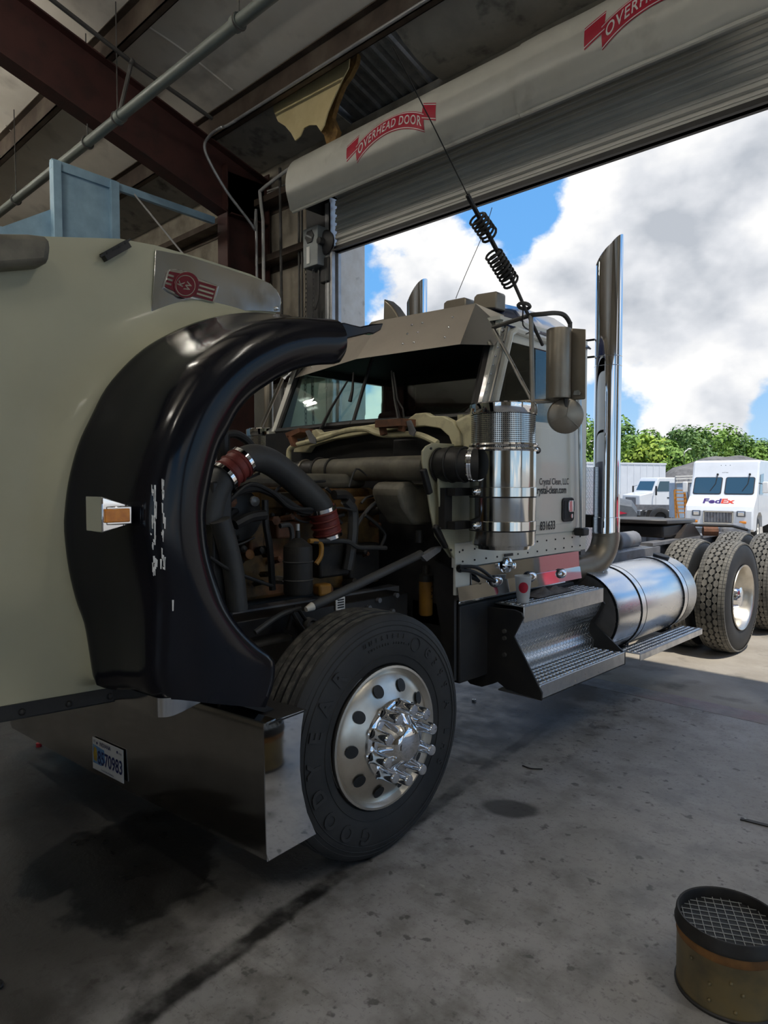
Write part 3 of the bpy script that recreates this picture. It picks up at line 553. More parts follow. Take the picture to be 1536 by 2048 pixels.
# roll-up door: hood, curtain of slats, bottom bar, guide
door = struct(empty('door_1', (DX0, 5.05, 0)))
tag(door, 'roll up door partly lowered under its off white curved hood', 'door')
def drum_prof(k):
    return [Vector((0, y, z)) for y, z in ((4.70, 4.43), (4.62, 4.385 - .003 * k), (4.585, 4.40), (4.57, 4.46), (4.535, 4.58), (4.535, 4.70), (4.57, 4.82), (4.645, 4.915), (4.75, 4.965), (4.87, 4.985), (5.06, 4.99), (5.24, 4.99))]
def drum_pt(x, s, lift=0.0):
    """a place on the hood's skin: s metres up its girth from the lower bend"""
    pr = catmull(drum_prof(0)[3:], 6); acc = 0.0
    for a, b in zip(pr, pr[1:]):
        l = (b - a).length
        if acc + l >= s:
            q = a.lerp(b, (s - acc) / l); t = (b - a).normalized(); nrm = Vector((0, -t.z, t.y)); 
            if nrm.y > 0 and s < .3: nrm = -nrm
            q = q + nrm * lift; return Vector((x, q.y, q.z))
        acc += l
    return Vector((x, pr[-1].y, pr[-1].z))
XJ = -3.02
for x0, x1, k in ((-5.78, XJ, 0), (XJ, -1.05, 1)):
    pr = drum_prof(k); pr = pr[:3] + catmull(pr[3:], 5); sc = 1 + .022 * k; c = Vector((0, 4.95, 4.7))
    prof = [c + (p - c) * sc for p in pr]
    mb = MB(); n = 14
    mb.sheet([[Vector((x0 + (x1 - x0) * j / n, p.y, p.z + .004 * math.sin(j * 1.3) * k)) for p in prof] for j in range(n + 1)])
    o = mb.build('door_hood', M['drum'], door, solid=.006, smooth=60)
    lp = MB(); lp.tube([Vector((x0 + .01, prof[1].y, prof[1].z)), Vector((x1, prof[1].y, prof[1].z))], .018, 8); lp.build('hood_lip', M['drum'], door)
mb = MB(); mb.prism([Vector((-5.77, p.y, p.z)) for p in catmull(drum_prof(0)[3:], 4)] + [Vector((-5.77, 5.24, 4.45))], (.006, 0, 0)); mb.build('hood_end_plate', M['dark_steel'], door)
# ribbon print on the hood
def hood_logo(xa, xb, k=0.0):
    XW = xb - xa
    def arc(t, h):                                  # t 0..1 along the ribbon, h -1..1 across it
        x = xa + XW * (.12 + .76 * t); bow = .125 * (1 - (2 * t - 1) ** 2)
        return x, .15 + bow + h * .076
    red = MB(); wht = MB(); n = 28
    red.sheet([[drum_pt(*arc(i / n, -1 + 2 * j / 6), .0062 + k) for j in range(7)] for i in range(n + 1)])
    for h in (-.86, .86): wht.sheet([[drum_pt(*arc(i / n, h + d), .0075 + k) for d in (-.045, .045)] for i in range(n + 1)])
    for sgn, t0 in ((-1, 0.0), (1, 1.0)):
        base = xa + XW * (.5 + sgn * .36)
        def tail(a, h): return drum_pt(base + sgn * XW * .14 * a, .255 + h * .072 - .06 * a, .0048 + k)
        red.sheet([[tail(i / 4, -1 + 2 * j / 4) for j in range(5)] for i in range(5)])
        for h in (-.8, .8): wht.sheet([[tail(i / 4, h + d) + Vector((0, -.0014, 0)) for d in (-.05, .05)] for i in range(5)])
    vs, fs = text_verts('OVERHEAD DOOR', .1, 0, .0012, spacing=1.12); w = max(v.x for v in vs) - min(v.x for v in vs)
    wht.add([drum_pt(*arc(.5 + v.x / w * .93, v.y / .1 * 1.50), .0078 + k) for v in vs], fs)
    red.build('hood_ribbon_print', M['red_print'], door, clean=False); wht.build('hood_lettering', M['white_print'], door, clean=False)
hood_logo(-4.86, -3.78); hood_logo(-2.44, -1.36, .011)
NS, SH = 9, .0875
for i in range(NS):
    z0 = 4.075 + i * SH; mb = MB(); pr = []
    for a, y in ((0, 5.080), (.02, 5.036), (.05, 5.030), (.30, 5.036), (.46, 5.042), (.48, 5.034), (.54, 5.034), (.57, 5.046), (.80, 5.056), (.97, 5.062), (1.0, 5.080)):
        pr.append((y, z0 - .001 + SH * a * 1.02))
    mb.sheet([[Vector((DX0 + .04, y, z)) for y, z in pr], [Vector((DX1, y, z)) for y, z in pr]]); mb.build('door_slat', M['slat'], door, solid=.004, smooth=50)
mb = MB(); mb.box((DX0 + .03, 5.02, 4.03), (DX1, 5.07, 4.085)); mb.box((DX0 + .03, 4.985, 4.03), (DX1, 5.105, 4.04)); mb.build('bottom_bar', M['dark_steel'], door)
mb = MB(); mb.box((DX0 - .075, 4.99, 0), (DX0 + .0, 5.0, 4.55)); mb.box((DX0 - .005, 4.99, 0), (DX0 + .035, 5.03, 4.1)); mb.box((DX0 - .005, 5.08, 0), (DX0 + .035, 5.12, 4.1)); mb.box((DX0 - .012, 4.99, 0), (DX0, 5.25, 4.6)); mb.build('door_guide', M['conduit'], door)
mb = MB(); mb.box((DX0 - .42, 5.02, 2.95), (DX0 - .02, 5.03, 4.62)); mb.build('bracket_plate', M['dark_steel'], door)
mb = MB(); mb.box((DX0 - .02, 5.12, 0), (DX0 + .012, 5.50, 4.95)); jb = struct(mb.build('trim_2', M['jamb'], bevel=.006))
mb = MB(); mb.box((DX0 + .1, 5.13, 4.955), (DX1, 5.50, 4.97)); struct(mb.build('trim_3', M['jamb']))

# ------------------------------------------------------------------ services on wall and roof
def pipe(name, pts, r, m, label, cat='pipe', group=None, n=10, sm=6, bend=True):
    o = MB().tube(catmull(pts, sm) if bend else pts, r, n).build(name, M[m]); return tag(o, label, cat, group)
ZP, YP = 5.0, 3.07
rp = empty('water_pipe', (XC, YP, ZP)); tag(rp, 'long grey green water pipe hung under the red rafter', 'pipe')
MB().tube([Vector((-13.9, YP, ZP)), Vector((8.9, YP, ZP))], .048, 14).build('pipe_run', M['pipe'], rp)
for u, v in ((478, 25), (235, 228), (175, 268), (32, 395)):
    c = P(u, v, 'Y', YP); c.z = ZP
    mb = MB().torus(c, (1, 0, 0), .058, .009, 18, 6); mb.tube([c + Vector((0, 0, .06)), Vector((c.x, YP, roof_z(YP) - .02))], .006, 6); mb.build('pipe_hanger', M['dark_conduit'], rp)
for u, v in ((240, 225), (475, 45)):
    c = P(u, v, 'Y', YP); MB().cyl((c.x - .035, YP, ZP), (c.x + .035, YP, ZP), .060, n=16).build('pipe_coupling', M['pipe'], rp)
# branch line that climbs with the roof, with a drop to the main
bq = [P(90, -8, 'Y', 2.35), P(263, 122, 'Y', 3.0), P(420, 235, 'Y', 3.85)]
for q in bq: pass
p0, p1 = P(85, -15, 'Z', 5.62), P(424, 237, 'Z', 5.35)
br = rp
tj = P(263, 124, 'Z', 5.49)
MB().tube([p0, tj, p1], .020, 8).build('branch_run', M['dark_conduit'], br)
MB().ball(tj, .034).build('pipe_tee', M['dark_conduit'], br)
MB().tube([tj, Vector((P(240, 222, 'Y', YP).x, YP, ZP + .05))], .02, 8).build('pipe_drop', M['dark_conduit'], br)
# conduits
cz = roof_z(4.40) - .26
c1 = [Vector((8.8, 4.34, cz)), Vector((-5.0, 4.34, cz)), P(470, 242, 'Y', 4.34), P(440, 256, 'X', -6.55), P(420, 271, 'X', -6.74), P(409, 292, 'X', -6.84), P(420, 325, 'X', -6.84), P(455, 385, 'X', -6.84), P(497, 440, 'X', -6.84), P(509, 460, 'X', -6.84), P(513, 480, 'X', -6.84)]
c1.append(Vector((c1[-1].x, c1[-1].y, 0.05)))
pipe('conduit', c1, .016, 'conduit', 'grey conduit running along the purlin then down the red column')
c2 = [P(648, 297, 'Y', 5.0), P(610, 318, 'Y', 5.0), P(575, 340, 'Y', 5.0), P(540, 366, 'Y', 5.0), P(523, 380, 'Y', 5.0), P(520, 388, 'Y', 5.0), P(526, 440, 'Y', 5.0)]
c2 = catmull(c2, 4); c2.append(Vector((c2[-1].x + .02, 5.0, .05)))
pipe('conduit', c2, .020, 'white_conduit', 'white painted conduit bent off the roof and down the wall', bend=False)
a = P(566, 345, 'Y', 5.09); pipe('conduit', [Vector((a.x, 5.045, 5.2)), Vector((a.x + .05, 5.045, .05))], .017, 'dark_conduit', 'dark straight pipe standing full height against the wall girts', bend=False)
for i, (u, zt, zb) in enumerate(((598, 4.95, 3.35), (604, 4.95, 3.35))):
    a = P(u, 480, 'Y', 5.10); pipe('conduit', [Vector((a.x, 5.1, zt)), Vector((a.x, 5.1, zb))], .013, 'dark_conduit', 'short dark conduit dropping to the door operator', group='conduits at the door operator', bend=False)
for i, (u, v, u2, v2) in enumerate(((535, 382, 640, 345), (535, 387, 640, 352))):
    pipe('conduit', [P(u, v, 'Y', 5.16), P(u2, v2, 'Y', 5.16)], .010, 'white_conduit', 'thin conduit slanting across the wall below the door hood', group='thin conduits by the hood', bend=False)
# more conduits and a grey post by the column low down
for u, m in ((529, 'conduit'), (541, 'conduit')):
    a = P(u, 830, 'Y', 4.92); pipe('conduit', [Vector((a.x, 4.92, 2.95)), Vector((a.x, 4.92, .05))], .018, m, 'grey conduit running to the floor behind the chrome exhaust', group='conduits to the floor', bend=False)
# operator box with wheel and chains
op = empty('door_operator', P(630, 535, 'Y', 5.0)); tag(op, 'grey chain hoist door operator box fixed beside the roll up door', 'door operator')
a, b = P(606, 460, 'Y', 4.88), P(629, 530, 'Y', 4.88)
MB().box((a.x, 4.88, b.z), (b.x + .05, 5.06, a.z)).build('operator_box', M['ctrl'], op, bevel=.006)
c = Vector(((a.x + b.x) / 2 + .02, 4.875, a.z - .10)); mb = MB(); mb.lathe(c, (0, -1, 0), [(0, .075), (.006, .07), (.008, .0)], 6); mb.build('operator_badge', M['dark_steel'], op)
MB().box((c.x - .05, 4.864, c.z - .008), (c.x + .05, 4.868, c.z + .008), rot=Matrix.Rotation(.5, 3, 'Y')).build('badge_stripe', M['ctrl'], op)
MB().box((c.x - .05, 4.874, c.z - .28), (c.x + .0, 4.879, c.z - .10)).build('operator_label', M['white_print'], op)
w = P(647, 484, 'Y', 4.95); MB().lathe(w + Vector((0, .05, 0)), (0, -1, 0), [(0, .12), (.03, .13), (.05, .10), (.06, .04), (.12, .035), (.13, .0)], 24).build('chain_wheel', M['dark_steel'], op)
MB().box((w.x - .09, 4.97, w.z - .42), (w.x + .06, 5.06, w.z - .15)).build('motor', M['dark_steel'], op, bevel=.02)
def chain(name, x, y, z0, z1, label, group, pitch=.05, r=.005, par=None):
    mb = MB(); n = int((z0 - z1) / pitch)
    for i in range(n):
        z = z0 - pitch * i; ax = (1, 0, 0) if i % 2 else (0, 1, 0)
        x_, y_, d_ = frame(ax); pts = []
        for k in range(9):
            a = 2 * math.pi * k / 8; e = Vector((0, 0, math.cos(a) * pitch * .62)) + (Vector((0, 1, 0)) if i % 2 else Vector((1, 0, 0))) * math.sin(a) * pitch * .27
            pts.append(Vector((x + .008 * math.sin(i * .35), y, z)) + e)
        mb.tube(pts, r, 4, False)
    o = mb.build(name, M['dark_conduit'], par); return o
for u, v, vb in ((611, 535, 0), (626, 535, 0)):
    a = P(u, v, 'Y', 4.93); chain('hoist_chain', a.x, 4.93, a.z, 1.0, '', '', par=op)
a = P(652, 535, 'Y', 4.95); MB().tube([a, a + Vector((0, 0, -2.4))], .004, 5).build('pull_cord', M['dark_conduit'], op)
a = P(637, 540, 'Y', 4.96); MB().tube(catmull([a, a + Vector((0, 0, -.25)), a + Vector((-.05, 0, -.4)), a + Vector((-.1, 0, -.5)), a + Vector((-.1, 0, -1.6))], 5), .010, 6).build('operator_cable', M['dark_conduit'], op)

# light blue partition by the column
bp_ = empty('partition', (-7.2, 3.0, 0)); tag(bp_, 'light blue painted partition frame rising behind the open hood', 'partition')
MB().bar((-7.2, 3.40, 4.69), (-7.2, 4.58, 4.65), .05, .075).build('top_rail', M['blue_paint'], bp_)
MB().bar((-7.2, 2.74, 4.715), (-7.2, 3.40, 4.69), .06, .09).build('top_rail', M['blue_paint'], bp_)
MB().box((-7.24, 2.74, 0), (-7.14, 2.82, 4.74)).build('post', M['blue_paint'], bp_, bevel=.004)
MB().box((-7.24, 3.32, 0), (-7.14, 3.41, 4.72)).build('post', M['blue_paint'], bp_, bevel=.004)
MB().box((-7.215, 2.82, 0), (-7.195, 3.32, 4.66)).build('board', M['blue_paint'], bp_)
MB().prism([Vector((-7.25, 2.74, 0)), Vector((-7.25, 2.74, 4.28)), Vector((-7.25, 2.30, 4.0)), Vector((-7.25, 1.2, 4.0)), Vector((-7.25, 1.2, 0))], (.02, 0, 0)).build('board', M['blue_paint'], bp_)
# thin white rod leaning above the hood
MB().tube([P(268, 388, 'X', -7.18), P(380, 525, 'X', -7.12)], .010, 6).build('brace_wire', M['white_conduit'], bp_)
# added fill lamps out of view over the bay, to brighten roof and interior
for i, (x, y, dz) in enumerate(((-10.6, 1.3, .95), (-8.0, .9, .95), (-5.2, .4, .95), (1.6, 2.4, .9), (-3.0, -3.6, .8), (2.0, -3.6, .8))):
    z = roof_z(y) - dz; lp = empty('fill_lamp', (x, y, z)); tag(lp, 'added twin tube fill lamp hung out of view under the roof', 'lamp', 'added fill lamps over the bay')
    MB().box((x - .75, y - .012, z - .012), (x + .75, y + .012, z + .012)).build('fill_spine', M['white_print'], lp)
    for s in (-.06, .06): MB().cyl((x - .70, y + s, z), (x + .70, y + s, z), .02, n=10).build('fill_tube', M['fill_tube'], lp)
    for s in (-.72, .72): MB().box((x + s - .015, y - .09, z - .03), (x + s + .015, y + .09, z + .03)).build('fill_holder', M['white_print'], lp)
    for s in (-.72, .72): MB().tube([Vector((x + s, y, z + .02)), Vector((x + s, y, roof_z(y) - .01))], .004, 4).build('fill_chain', M['dark_conduit'], lp)
# ------------------------------------------------------------------ the truck
XM = -3.17                                        # its centre line; it points to -Y, its left side faces +X
truck = empty('semi_truck', (XM, 4.2, 0))
tag(truck, 'cream and black highway tractor with its hood tilted open, half inside the bay', 'truck')
def mir(p): return Vector((2 * XM - p[0], p[1], p[2]))
def Pn(u, v, p0, nrm):
    d = ray(u, v); t = (Vector(p0) - CAM).dot(nrm) / d.dot(nrm); return CAM + d * t

# --- hood, tilted forward on its hinge
XH, XF = -2.5, -2.42
A_px = [(562, 641), (525, 638), (488, 637), (430, 645), (371, 663), (312, 692), (273, 719), (234, 758), (207, 794), (184, 841), (164, 883), (150, 926), (139, 977), (133, 1032), (133, 1065), (141, 1133), (155, 1194), (171, 1238), (180, 1290), (188, 1343), (196, 1358), (226, 1364)]
C_px = [(671, 645), (600, 641), (547, 647), (508, 661), (469, 680), (430, 708), (398, 735), (371, 774), (351, 809), (332, 848), (316, 891), (303, 946), (295, 997), (293, 1045), (297, 1097), (306, 1149), (312, 1190), (311, 1240), (309, 1290), (307, 1350), (319, 1391)]
D_px = [(686, 712), (676, 724), (630, 727), (591, 737), (559, 752), (533, 768), (505, 788), (476, 821), (457, 856), (439, 891), (426, 934), (415, 989), (410, 1030), (412, 1073), (420, 1121), (436, 1173), (456, 1222), (484, 1262), (517, 1295), (541, 1315), (548, 1330), (544, 1372), (529, 1414)]
NA = 64
A = resample(catmull(PL(A_px, 'X', XF), 4), NA); C = resample(catmull(PL(C_px, 'X', -2.02), 4), NA); D = resample(catmull(PL(D_px, 'X', -2.0), 4), NA)
cen = Vector((0, 1.5, 1.45))
def outw(p, k):                                   # push away from the arch centre, in the side plane
    d = Vector((0, p.y - cen.y, p.z - cen.z)).normalized(); return p + d * k
Ai = []                                           # where the flat side starts to flare out to the fender
for i, p in enumerate(A):
    t = i / (NA - 1); q = outw(p, .20 * min(1, 6 * (1 - t) + .1) * min(1, 5 * t + .02)); q.x = XH; Ai.append(q)
top_px = [(-170, 462), (105, 474), (240, 478), (310, 491), (405, 518), (500, 549), (540, 568), (555, 585), (562, 606)]
top = PL(top_px, 'X', XH); bot = [P(226, 1374, 'X', XH), P(0, 1413, 'X', XH), P(-170, 1441, 'X', XH)]
hb = MB()
pan = top + Ai + bot
hb.add(pan, [tuple(range(len(pan)))]); hb.add([mir(p) for p in pan], [tuple(reversed(range(len(pan))))])
def flare(t):                                     # ease from flat side to fender edge
    return [Ai[i].lerp(A[i], t) * 1.0 for i in range(NA)]
rings = []
for k in range(11):
    t = k / 10; r = []
    for i in range(NA):
        p = Ai[i].lerp(A[i], t); p.x = XH + (XF - XH) * t ** 2.6; r.append(p)
    rings.append(r)
hb.sheet(rings); hb.sheet([[mir(p) for p in r] for r in rings])
# crown of the hood joins both sides in front, out of the picture's left
e0, e1 = top[0], bot[-1]
crown = []
for k in range(13):
    a = math.pi * k / 12; x = XM + (XH - XM) * math.cos(a); dy = -.16 * math.sin(a)
    crown.append([Vector((x, e0.y + dy, e0.z)), Vector((x, e1.y + dy - .05, (e0.z + e1.z) / 2)), Vector((x, e1.y + dy, e1.z))])
hb.sheet(crown)
hood = hb.build('hood', M['cream'], truck, solid=.008, smooth=40, weld=.0004)
# grille edge, now facing the floor
mb = MB(); s0 = PL([(228, 1374), (0, 1413), (-170, 1441)], 'X', XH + .004); s1 = PL([(230, 1400), (0, 1442), (-170, 1473)], 'X', XH + .004)
mb.sheet([s0, s1]); mb.sheet([s1, [mir(p) for p in s1]]); mb.build('grille_edge', M['dark_steel'], hood, solid=.012)
for u, v in ((44, 1424), (138, 1408), (220, 1393)):
    MB().ball(P(u, v, 'X', XH + .012), .012, 8, 5).build('rivet', M['dark_steel'], hood)
# fenders
def fender(side):
    f = (lambda p: p) if side > 0 else mir
    ring = []
    def lerp_ring(R0, R1, t, x=None, o=0.0):
        r = []
        for i in range(NA):
            p = R0[i].lerp(R1[i], t)
            if x is not None: p.x = x
            r.append(outw(p, o) if o else p)
        return r
    ring = [A, lerp_ring(A, C, .06, XF + .035, .022), lerp_ring(A, C, .18, XF + .085, .014), lerp_ring(A, C, .45, -2.22, .004), lerp_ring(A, C, .72, -2.12, .008),
            lerp_ring(A, C, .92, -2.05, .010), lerp_ring(C, D, .04, -2.005, .006), lerp_ring(C, D, .14, -1.982), lerp_ring(C, D, .4, -1.968), lerp_ring(C, D, .75, -1.975), D,
            lerp_ring(D, D, 0, -2.02)]
    pts = []
    for i in range(NA): pts.append(catmull([r[i] for r in ring], 3))
    rs = [[f(pts[i][k]) for i in range(NA)] for k in range(len(pts[0]))]
    mb = MB().sheet(rs); return mb.build('fender', M['black'], hood, solid=.006, smooth=60)
fender(1); fender(-1)
# bottom closing lip of the fender and the bright end cap under it
def bright_cap(f):
    mb = MB(); tp = [P(226, 1366, 'X', -2.42), P(262, 1378, 'X', -2.24), P(305, 1392, 'X', -2.04), P(325, 1396, 'X', -2.0), P(360, 1392, 'X', -1.995), P(402, 1378, 'X', -2.0)]
    bt = [P(229, 1400, 'X', -2.42), P(262, 1412, 'X', -2.24), P(305, 1430, 'X', -2.04), P(326, 1434, 'X', -2.0), P(352, 1428, 'X', -1.995), P(400, 1404, 'X', -2.0)]
    mb.sheet([[f(p) for p in catmull(tp, 4)], [f(p) for p in catmull(bt, 4)]]); mb.build('fender_end_cap', M['chrome_dull'], hood, solid=.008, smooth=60)
bright_cap(lambda p: p); bright_cap(mir)
# black inner splash shield tail beyond the fender tip
mb = MB(); sp = [(655, 646), (690, 645), (705, 649), (722, 653), (745, 648), (768, 646), (762, 660), (748, 668), (738, 667), (700, 676), (684, 682), (660, 690)]
mb.prism(PL(sp, 'X', -2.30), (-.04, 0, 0)); mb.build('splash_shield', M['black'], hood, bevel=.006)
mb = MB(); sp = [(410, 1385), (430, 1370), (545, 1416), (556, 1425), (540, 1428), (420, 1395)]
mb.prism(PL(sp, 'X', -2.06), (-.25, 0, 0)); mb.build('splash_shield', M['dark_steel'], hood)
# stainless side panel with emblem
bd = [(310, 500), (369, 511), (457, 539), (534, 565), (552, 580), (560, 598), (559, 625), (501, 622), (435, 627), (369, 644), (315, 665), (304, 664), (299, 653), (305, 580)]
mb = MB().prism(PL(bd, 'X', XH + .007), (.006, 0, 0)); mb.build('badge_panel', M['stainless'], hood, bevel=.002)
for u, v in ((309, 655), (553, 617)): MB().ball(P(u, v, 'X', XH + .018), .010, 10, 6).build('panel_bolt', M['chrome'], hood)
XE = XH + .016
def Epx(u, v, d=0): return P(u, v, 'X', XE + d)
def disc_px(cu, cv, r, n=28): return [(cu + r * math.cos(2 * math.pi * k / n), cv + r * 1.05 * math.sin(2 * math.pi * k / n)) for k in range(n)]
def rot_px(pts, c, a): ca, sa = math.cos(a), math.sin(a); return [(c[0] + x * ca - y * sa, c[1] + x * sa + y * ca) for x, y in pts]
ec, ea = (371, 571), math.radians(17)
MB().prism(PL(rot_px([(-42, -20), (-30, -24), (-8, -26), (16, -20), (62, -17), (63, 17), (16, 20), (-8, 26), (-30, 23), (-42, 18)], ec, ea), 'X', XE - .004), (.010, 0, 0)).build('emblem_base', M['chrome'], hood, bevel=.002)
MB().prism(PL(rot_px([(12, -15), (59, -15.5), (60, 15.5), (12, 17)], ec, ea), 'X', XE + .004), (.006, 0, 0)).build('emblem_bar', M['maroon'], hood)
MB().prism(PL(rot_px([(-40, -17), (-10, -20), (-10, 20), (-40, 15)], ec, ea), 'X', XE + .004), (.005, 0, 0)).build('emblem_bar', M['maroon'], hood)
mb = MB().prism(PL(disc_px(*ec, 25), 'X', XE + .004), (.010, 0, 0)); mb.build('emblem_disc', M['maroon'], hood, bevel=.002)
for k in range(3):
    y0 = -10 + k * 8.5
    MB().prism(PL(rot_px([(26, y0), (58, y0), (58, y0 + 3.6), (26, y0 + 3.6)], ec, ea), 'X', XE + .010), (.002, 0, 0)).build('emblem_stripe', M['chrome'], hood)
    MB().prism(PL(rot_px([(-39, y0 - 2), (-28, y0 - 2), (-28, y0 + 2), (-39, y0 + 2)], ec, ea), 'X', XE + .009), (.002, 0, 0)).build('emblem_stripe', M['chrome'], hood)
mb = MB(); ring = disc_px(*ec, 20, 32); ring2 = disc_px(*ec, 18.6, 32)
mb.sheet([[Epx(*q, .0145) for q in ring + ring[:1]], [Epx(*q, .0145) for q in ring2 + ring2[:1]]])
for ch, cx, cy, rot in (('K', -9, -1, -80), ('W', 6, .5, -80)):
    vs, fs = text_verts(ch, 17, 0, .35)
    a = math.radians(rot) + ea
    mb.add([Epx(ec[0] + cx * math.cos(ea) + (v.x * math.cos(a) + v.y * math.sin(a)), ec[1] + cx * math.sin(ea) + cy + (v.x * math.sin(a) - v.y * math.cos(a)), .0148) for v in vs], fs)
mb.build('emblem_letters', M['chrome'], hood, clean=False)
# rubber hood strap and side scoop
mb = MB(); mb.bar(P(207, 515, 'X', XH + .02), P(255, 488, 'X', XH + .02), .03, .030, (1, 0, 0))
for k in range(5):
    q = P(207 + 48 * k / 4, 515 - 27 * k / 4, 'X', XH + .036); mb.bar(q + Vector((0, -.012, -.0)), q + Vector((0, .012, .02)), .006, .006)
mb.build('hood_strap', M['hose_black'], hood)
sc = [(-170, 462), (60, 466), (92, 470), (104, 480), (103, 500), (99, 527), (0, 535), (-170, 545)]
mb = MB(); o_ = PL(sc, 'X', XH + .10); b_ = PL([(u, v) for u, v in sc], 'X', XH + .002)
mb.prism(o_, (-.10, 0, 0)); mb.build('hood_scoop', M['duct_grey'], hood, bevel=.02)
# amber side light in its bright housing
XLt = -2.03
y0, y1 = P(204, 1030, 'X', XLt).y, P(265, 1030, 'X', XLt).y; zt, zb = P(235, 1012, 'X', XLt).z, P(235, 1050, 'X', XLt).z
mb = MB(); mb.box((XLt - .10, y0 + .012, zb), (XLt, y1, zt))
hz0, hz1 = P(199, 1066, 'X', XLt).z, P(199, 993, 'X', XLt).z
mb.prism([Vector((XLt, y0, hz0)), Vector((XLt, y0, hz1)), Vector((XLt - .005, y0 + .05, hz1 - .015)), Vector((XLt - .01, y0 + .10, zt)), Vector((XLt - .01, y0 + .10, zb)), Vector((XLt - .005, y0 + .05, hz0 + .01))], (-.115, 0, 0))
lt = mb.build('marker_light', M['chrome'], hood, bevel=.004)
MB().box((XLt - .005, y0 + .006, zb + .008), (XLt + .006, y1 - .010, zt - .008)).build('marker_lens', M['amber'], hood, bevel=.003)
# bare scrapes in the paint of the fender lip
rd = random.Random(3); mb = MB()
for k in range(46):
    u = rd.choice((305, 308, 311, 325, 327)) + rd.uniform(-3, 3); v = rd.uniform(955, 1135); h = rd.uniform(4, 26); w = rd.uniform(.6, 1.8)
    mb.prism(PL([(u - w, v), (u + w, v + 2), (u + w * .6, v + h), (u - w * .6, v + h - 1)], 'X', -1.962), (-.0015, 0, 0))
for u, v, h in ((346, 1200, 22), (308, 1112, 14), (322, 1118, 20), (330, 1114, 6), (310, 970, 120)): mb.prism(PL([(u - 1.6, v), (u + 1.8, v), (u + 1, v + h), (u - 1, v + h)], 'X', -1.962), (-.0015, 0, 0))
tag(mb.build('paint_scrape', M['white_print'], hood), kind='stuff')

# --- bumper
nb, nt_ = P(534, 1724, 'X', -1.95), P(528, 1448, 'X', -1.95); fbm = P(22, 1456, 'X', -4.38); ft_ = fbm + Vector((0, 0, .49))
mb = MB(); rs = []
for k in range(17):
    t = k / 16; bow = -.012 * math.sin(math.pi * t)
    lo, hi = nb.lerp(fbm, t), nt_.lerp(ft_, t); rs.append([lo + Vector((0, bow + .008, 0)), lo.lerp(hi, .06) + Vector((0, bow, 0)), lo.lerp(hi, .5) + Vector((0, bow - .002, 0)), lo.lerp(hi, .94) + Vector((0, bow, 0)), hi + Vector((0, bow + .010, 0)), hi + Vector((0, bow + .05, .004))])
mb.sheet(rs)
bumper = mb.build('bumper', M['chrome_dull'], truck, solid=.005, smooth=50)
sd = PL([(534, 1724), (528, 1448), (608, 1420), (603, 1455), (600, 1500), (600, 1540), (604, 1580), (614, 1625), (632, 1668)], 'X', -1.95)
MB().prism(sd, (-.005, 0, 0)).build('bumper_end', M['chrome'], bumper)
MB().prism([mir(p) for p in sd], (.005, 0, 0)).build('bumper_end', M['chrome'], bumper)
MB().prism([nt_ + Vector((0, .02, -.004)), ft_ + Vector((0, .02, -.004)), ft_ + Vector((0, .22, .0)), nt_ + Vector((0, .19, .005))], (0, 0, -.006)).build('bumper_shelf', M['dark_steel'], bumper)
pq = PL([(178, 1478), (238, 1503), (238, 1568), (181, 1537)], 'Y', 1.36)
pc = sum(pq, Vector()) / 4; bl = (fbm - nb).normalized(); pr_ = -bl; pu = Vector((0, 0, 1)); pn = pr_.cross(pu)
base_t = (pc.x - nb.x) / (fbm.x - nb.x); pc = Vector((pc.x, nb.y + (fbm.y - nb.y) * base_t - .024, pc.z))
plate = MB().obox(pc, pr_, pn, pu, .305, .004, .152).build('licence_plate', M['white_print'], bumper, bevel=.002)
def plate_pt(x, y, d=.0035): return pc + pr_ * x + pu * y + pn * d * (1 if pn.y < 0 else -1)
mb = MB()
for s, x, y, sz, b in (('8570983', .026, -.012, .088, .0016), ('INDIANA', -.02, .056, .026, .0003), ('19', -.128, .060, .020, 0), ('PWR', .128, .052, .014, 0), ('Crossroads of America', .0, -.063, .013, 0)):
    vs, fs = text_verts(s, sz, 0, b); k = .80 if sz > .05 else 1
    mb.add([plate_pt(x + v.x * k, y + v.y) for v in vs], fs)
for x in (-.10, .10): mb.add([plate_pt(x + .007 * math.cos(2 * math.pi * k / 10), .056 + .007 * math.sin(2 * math.pi * k / 10)) for k in range(10)], [tuple(range(10))])
mb.build('plate_numbers', M['blue_print'], bumper, clean=False)
mb = MB(); mb.add([plate_pt(x, y, .0028) for x, y in ((-.145, -.045), (-.06, -.045), (-.02, -.02), (-.03, .035), (-.145, .045))], [(0, 1, 2, 3, 4)]); mb.build('plate_blue_print', mat('blue plate print', (0.05, 0.22, 0.50), .5, c2=(0.25, 0.42, 0.62), scale=25), bumper, clean=False)
mb = MB(); mb.add([plate_pt(x, y, .0032) for x, y in ((-.135, -.03), (-.105, -.034), (-.10, .0), (-.106, .03), (-.132, .034), (-.14, .0))], [(0, 1, 2, 3, 4, 5)]); mb.build('plate_yellow_print', mat('yellow plate print', (0.62, 0.42, 0.05), .5, c2=(0.45, 0.28, 0.03), scale=60), bumper, clean=False)

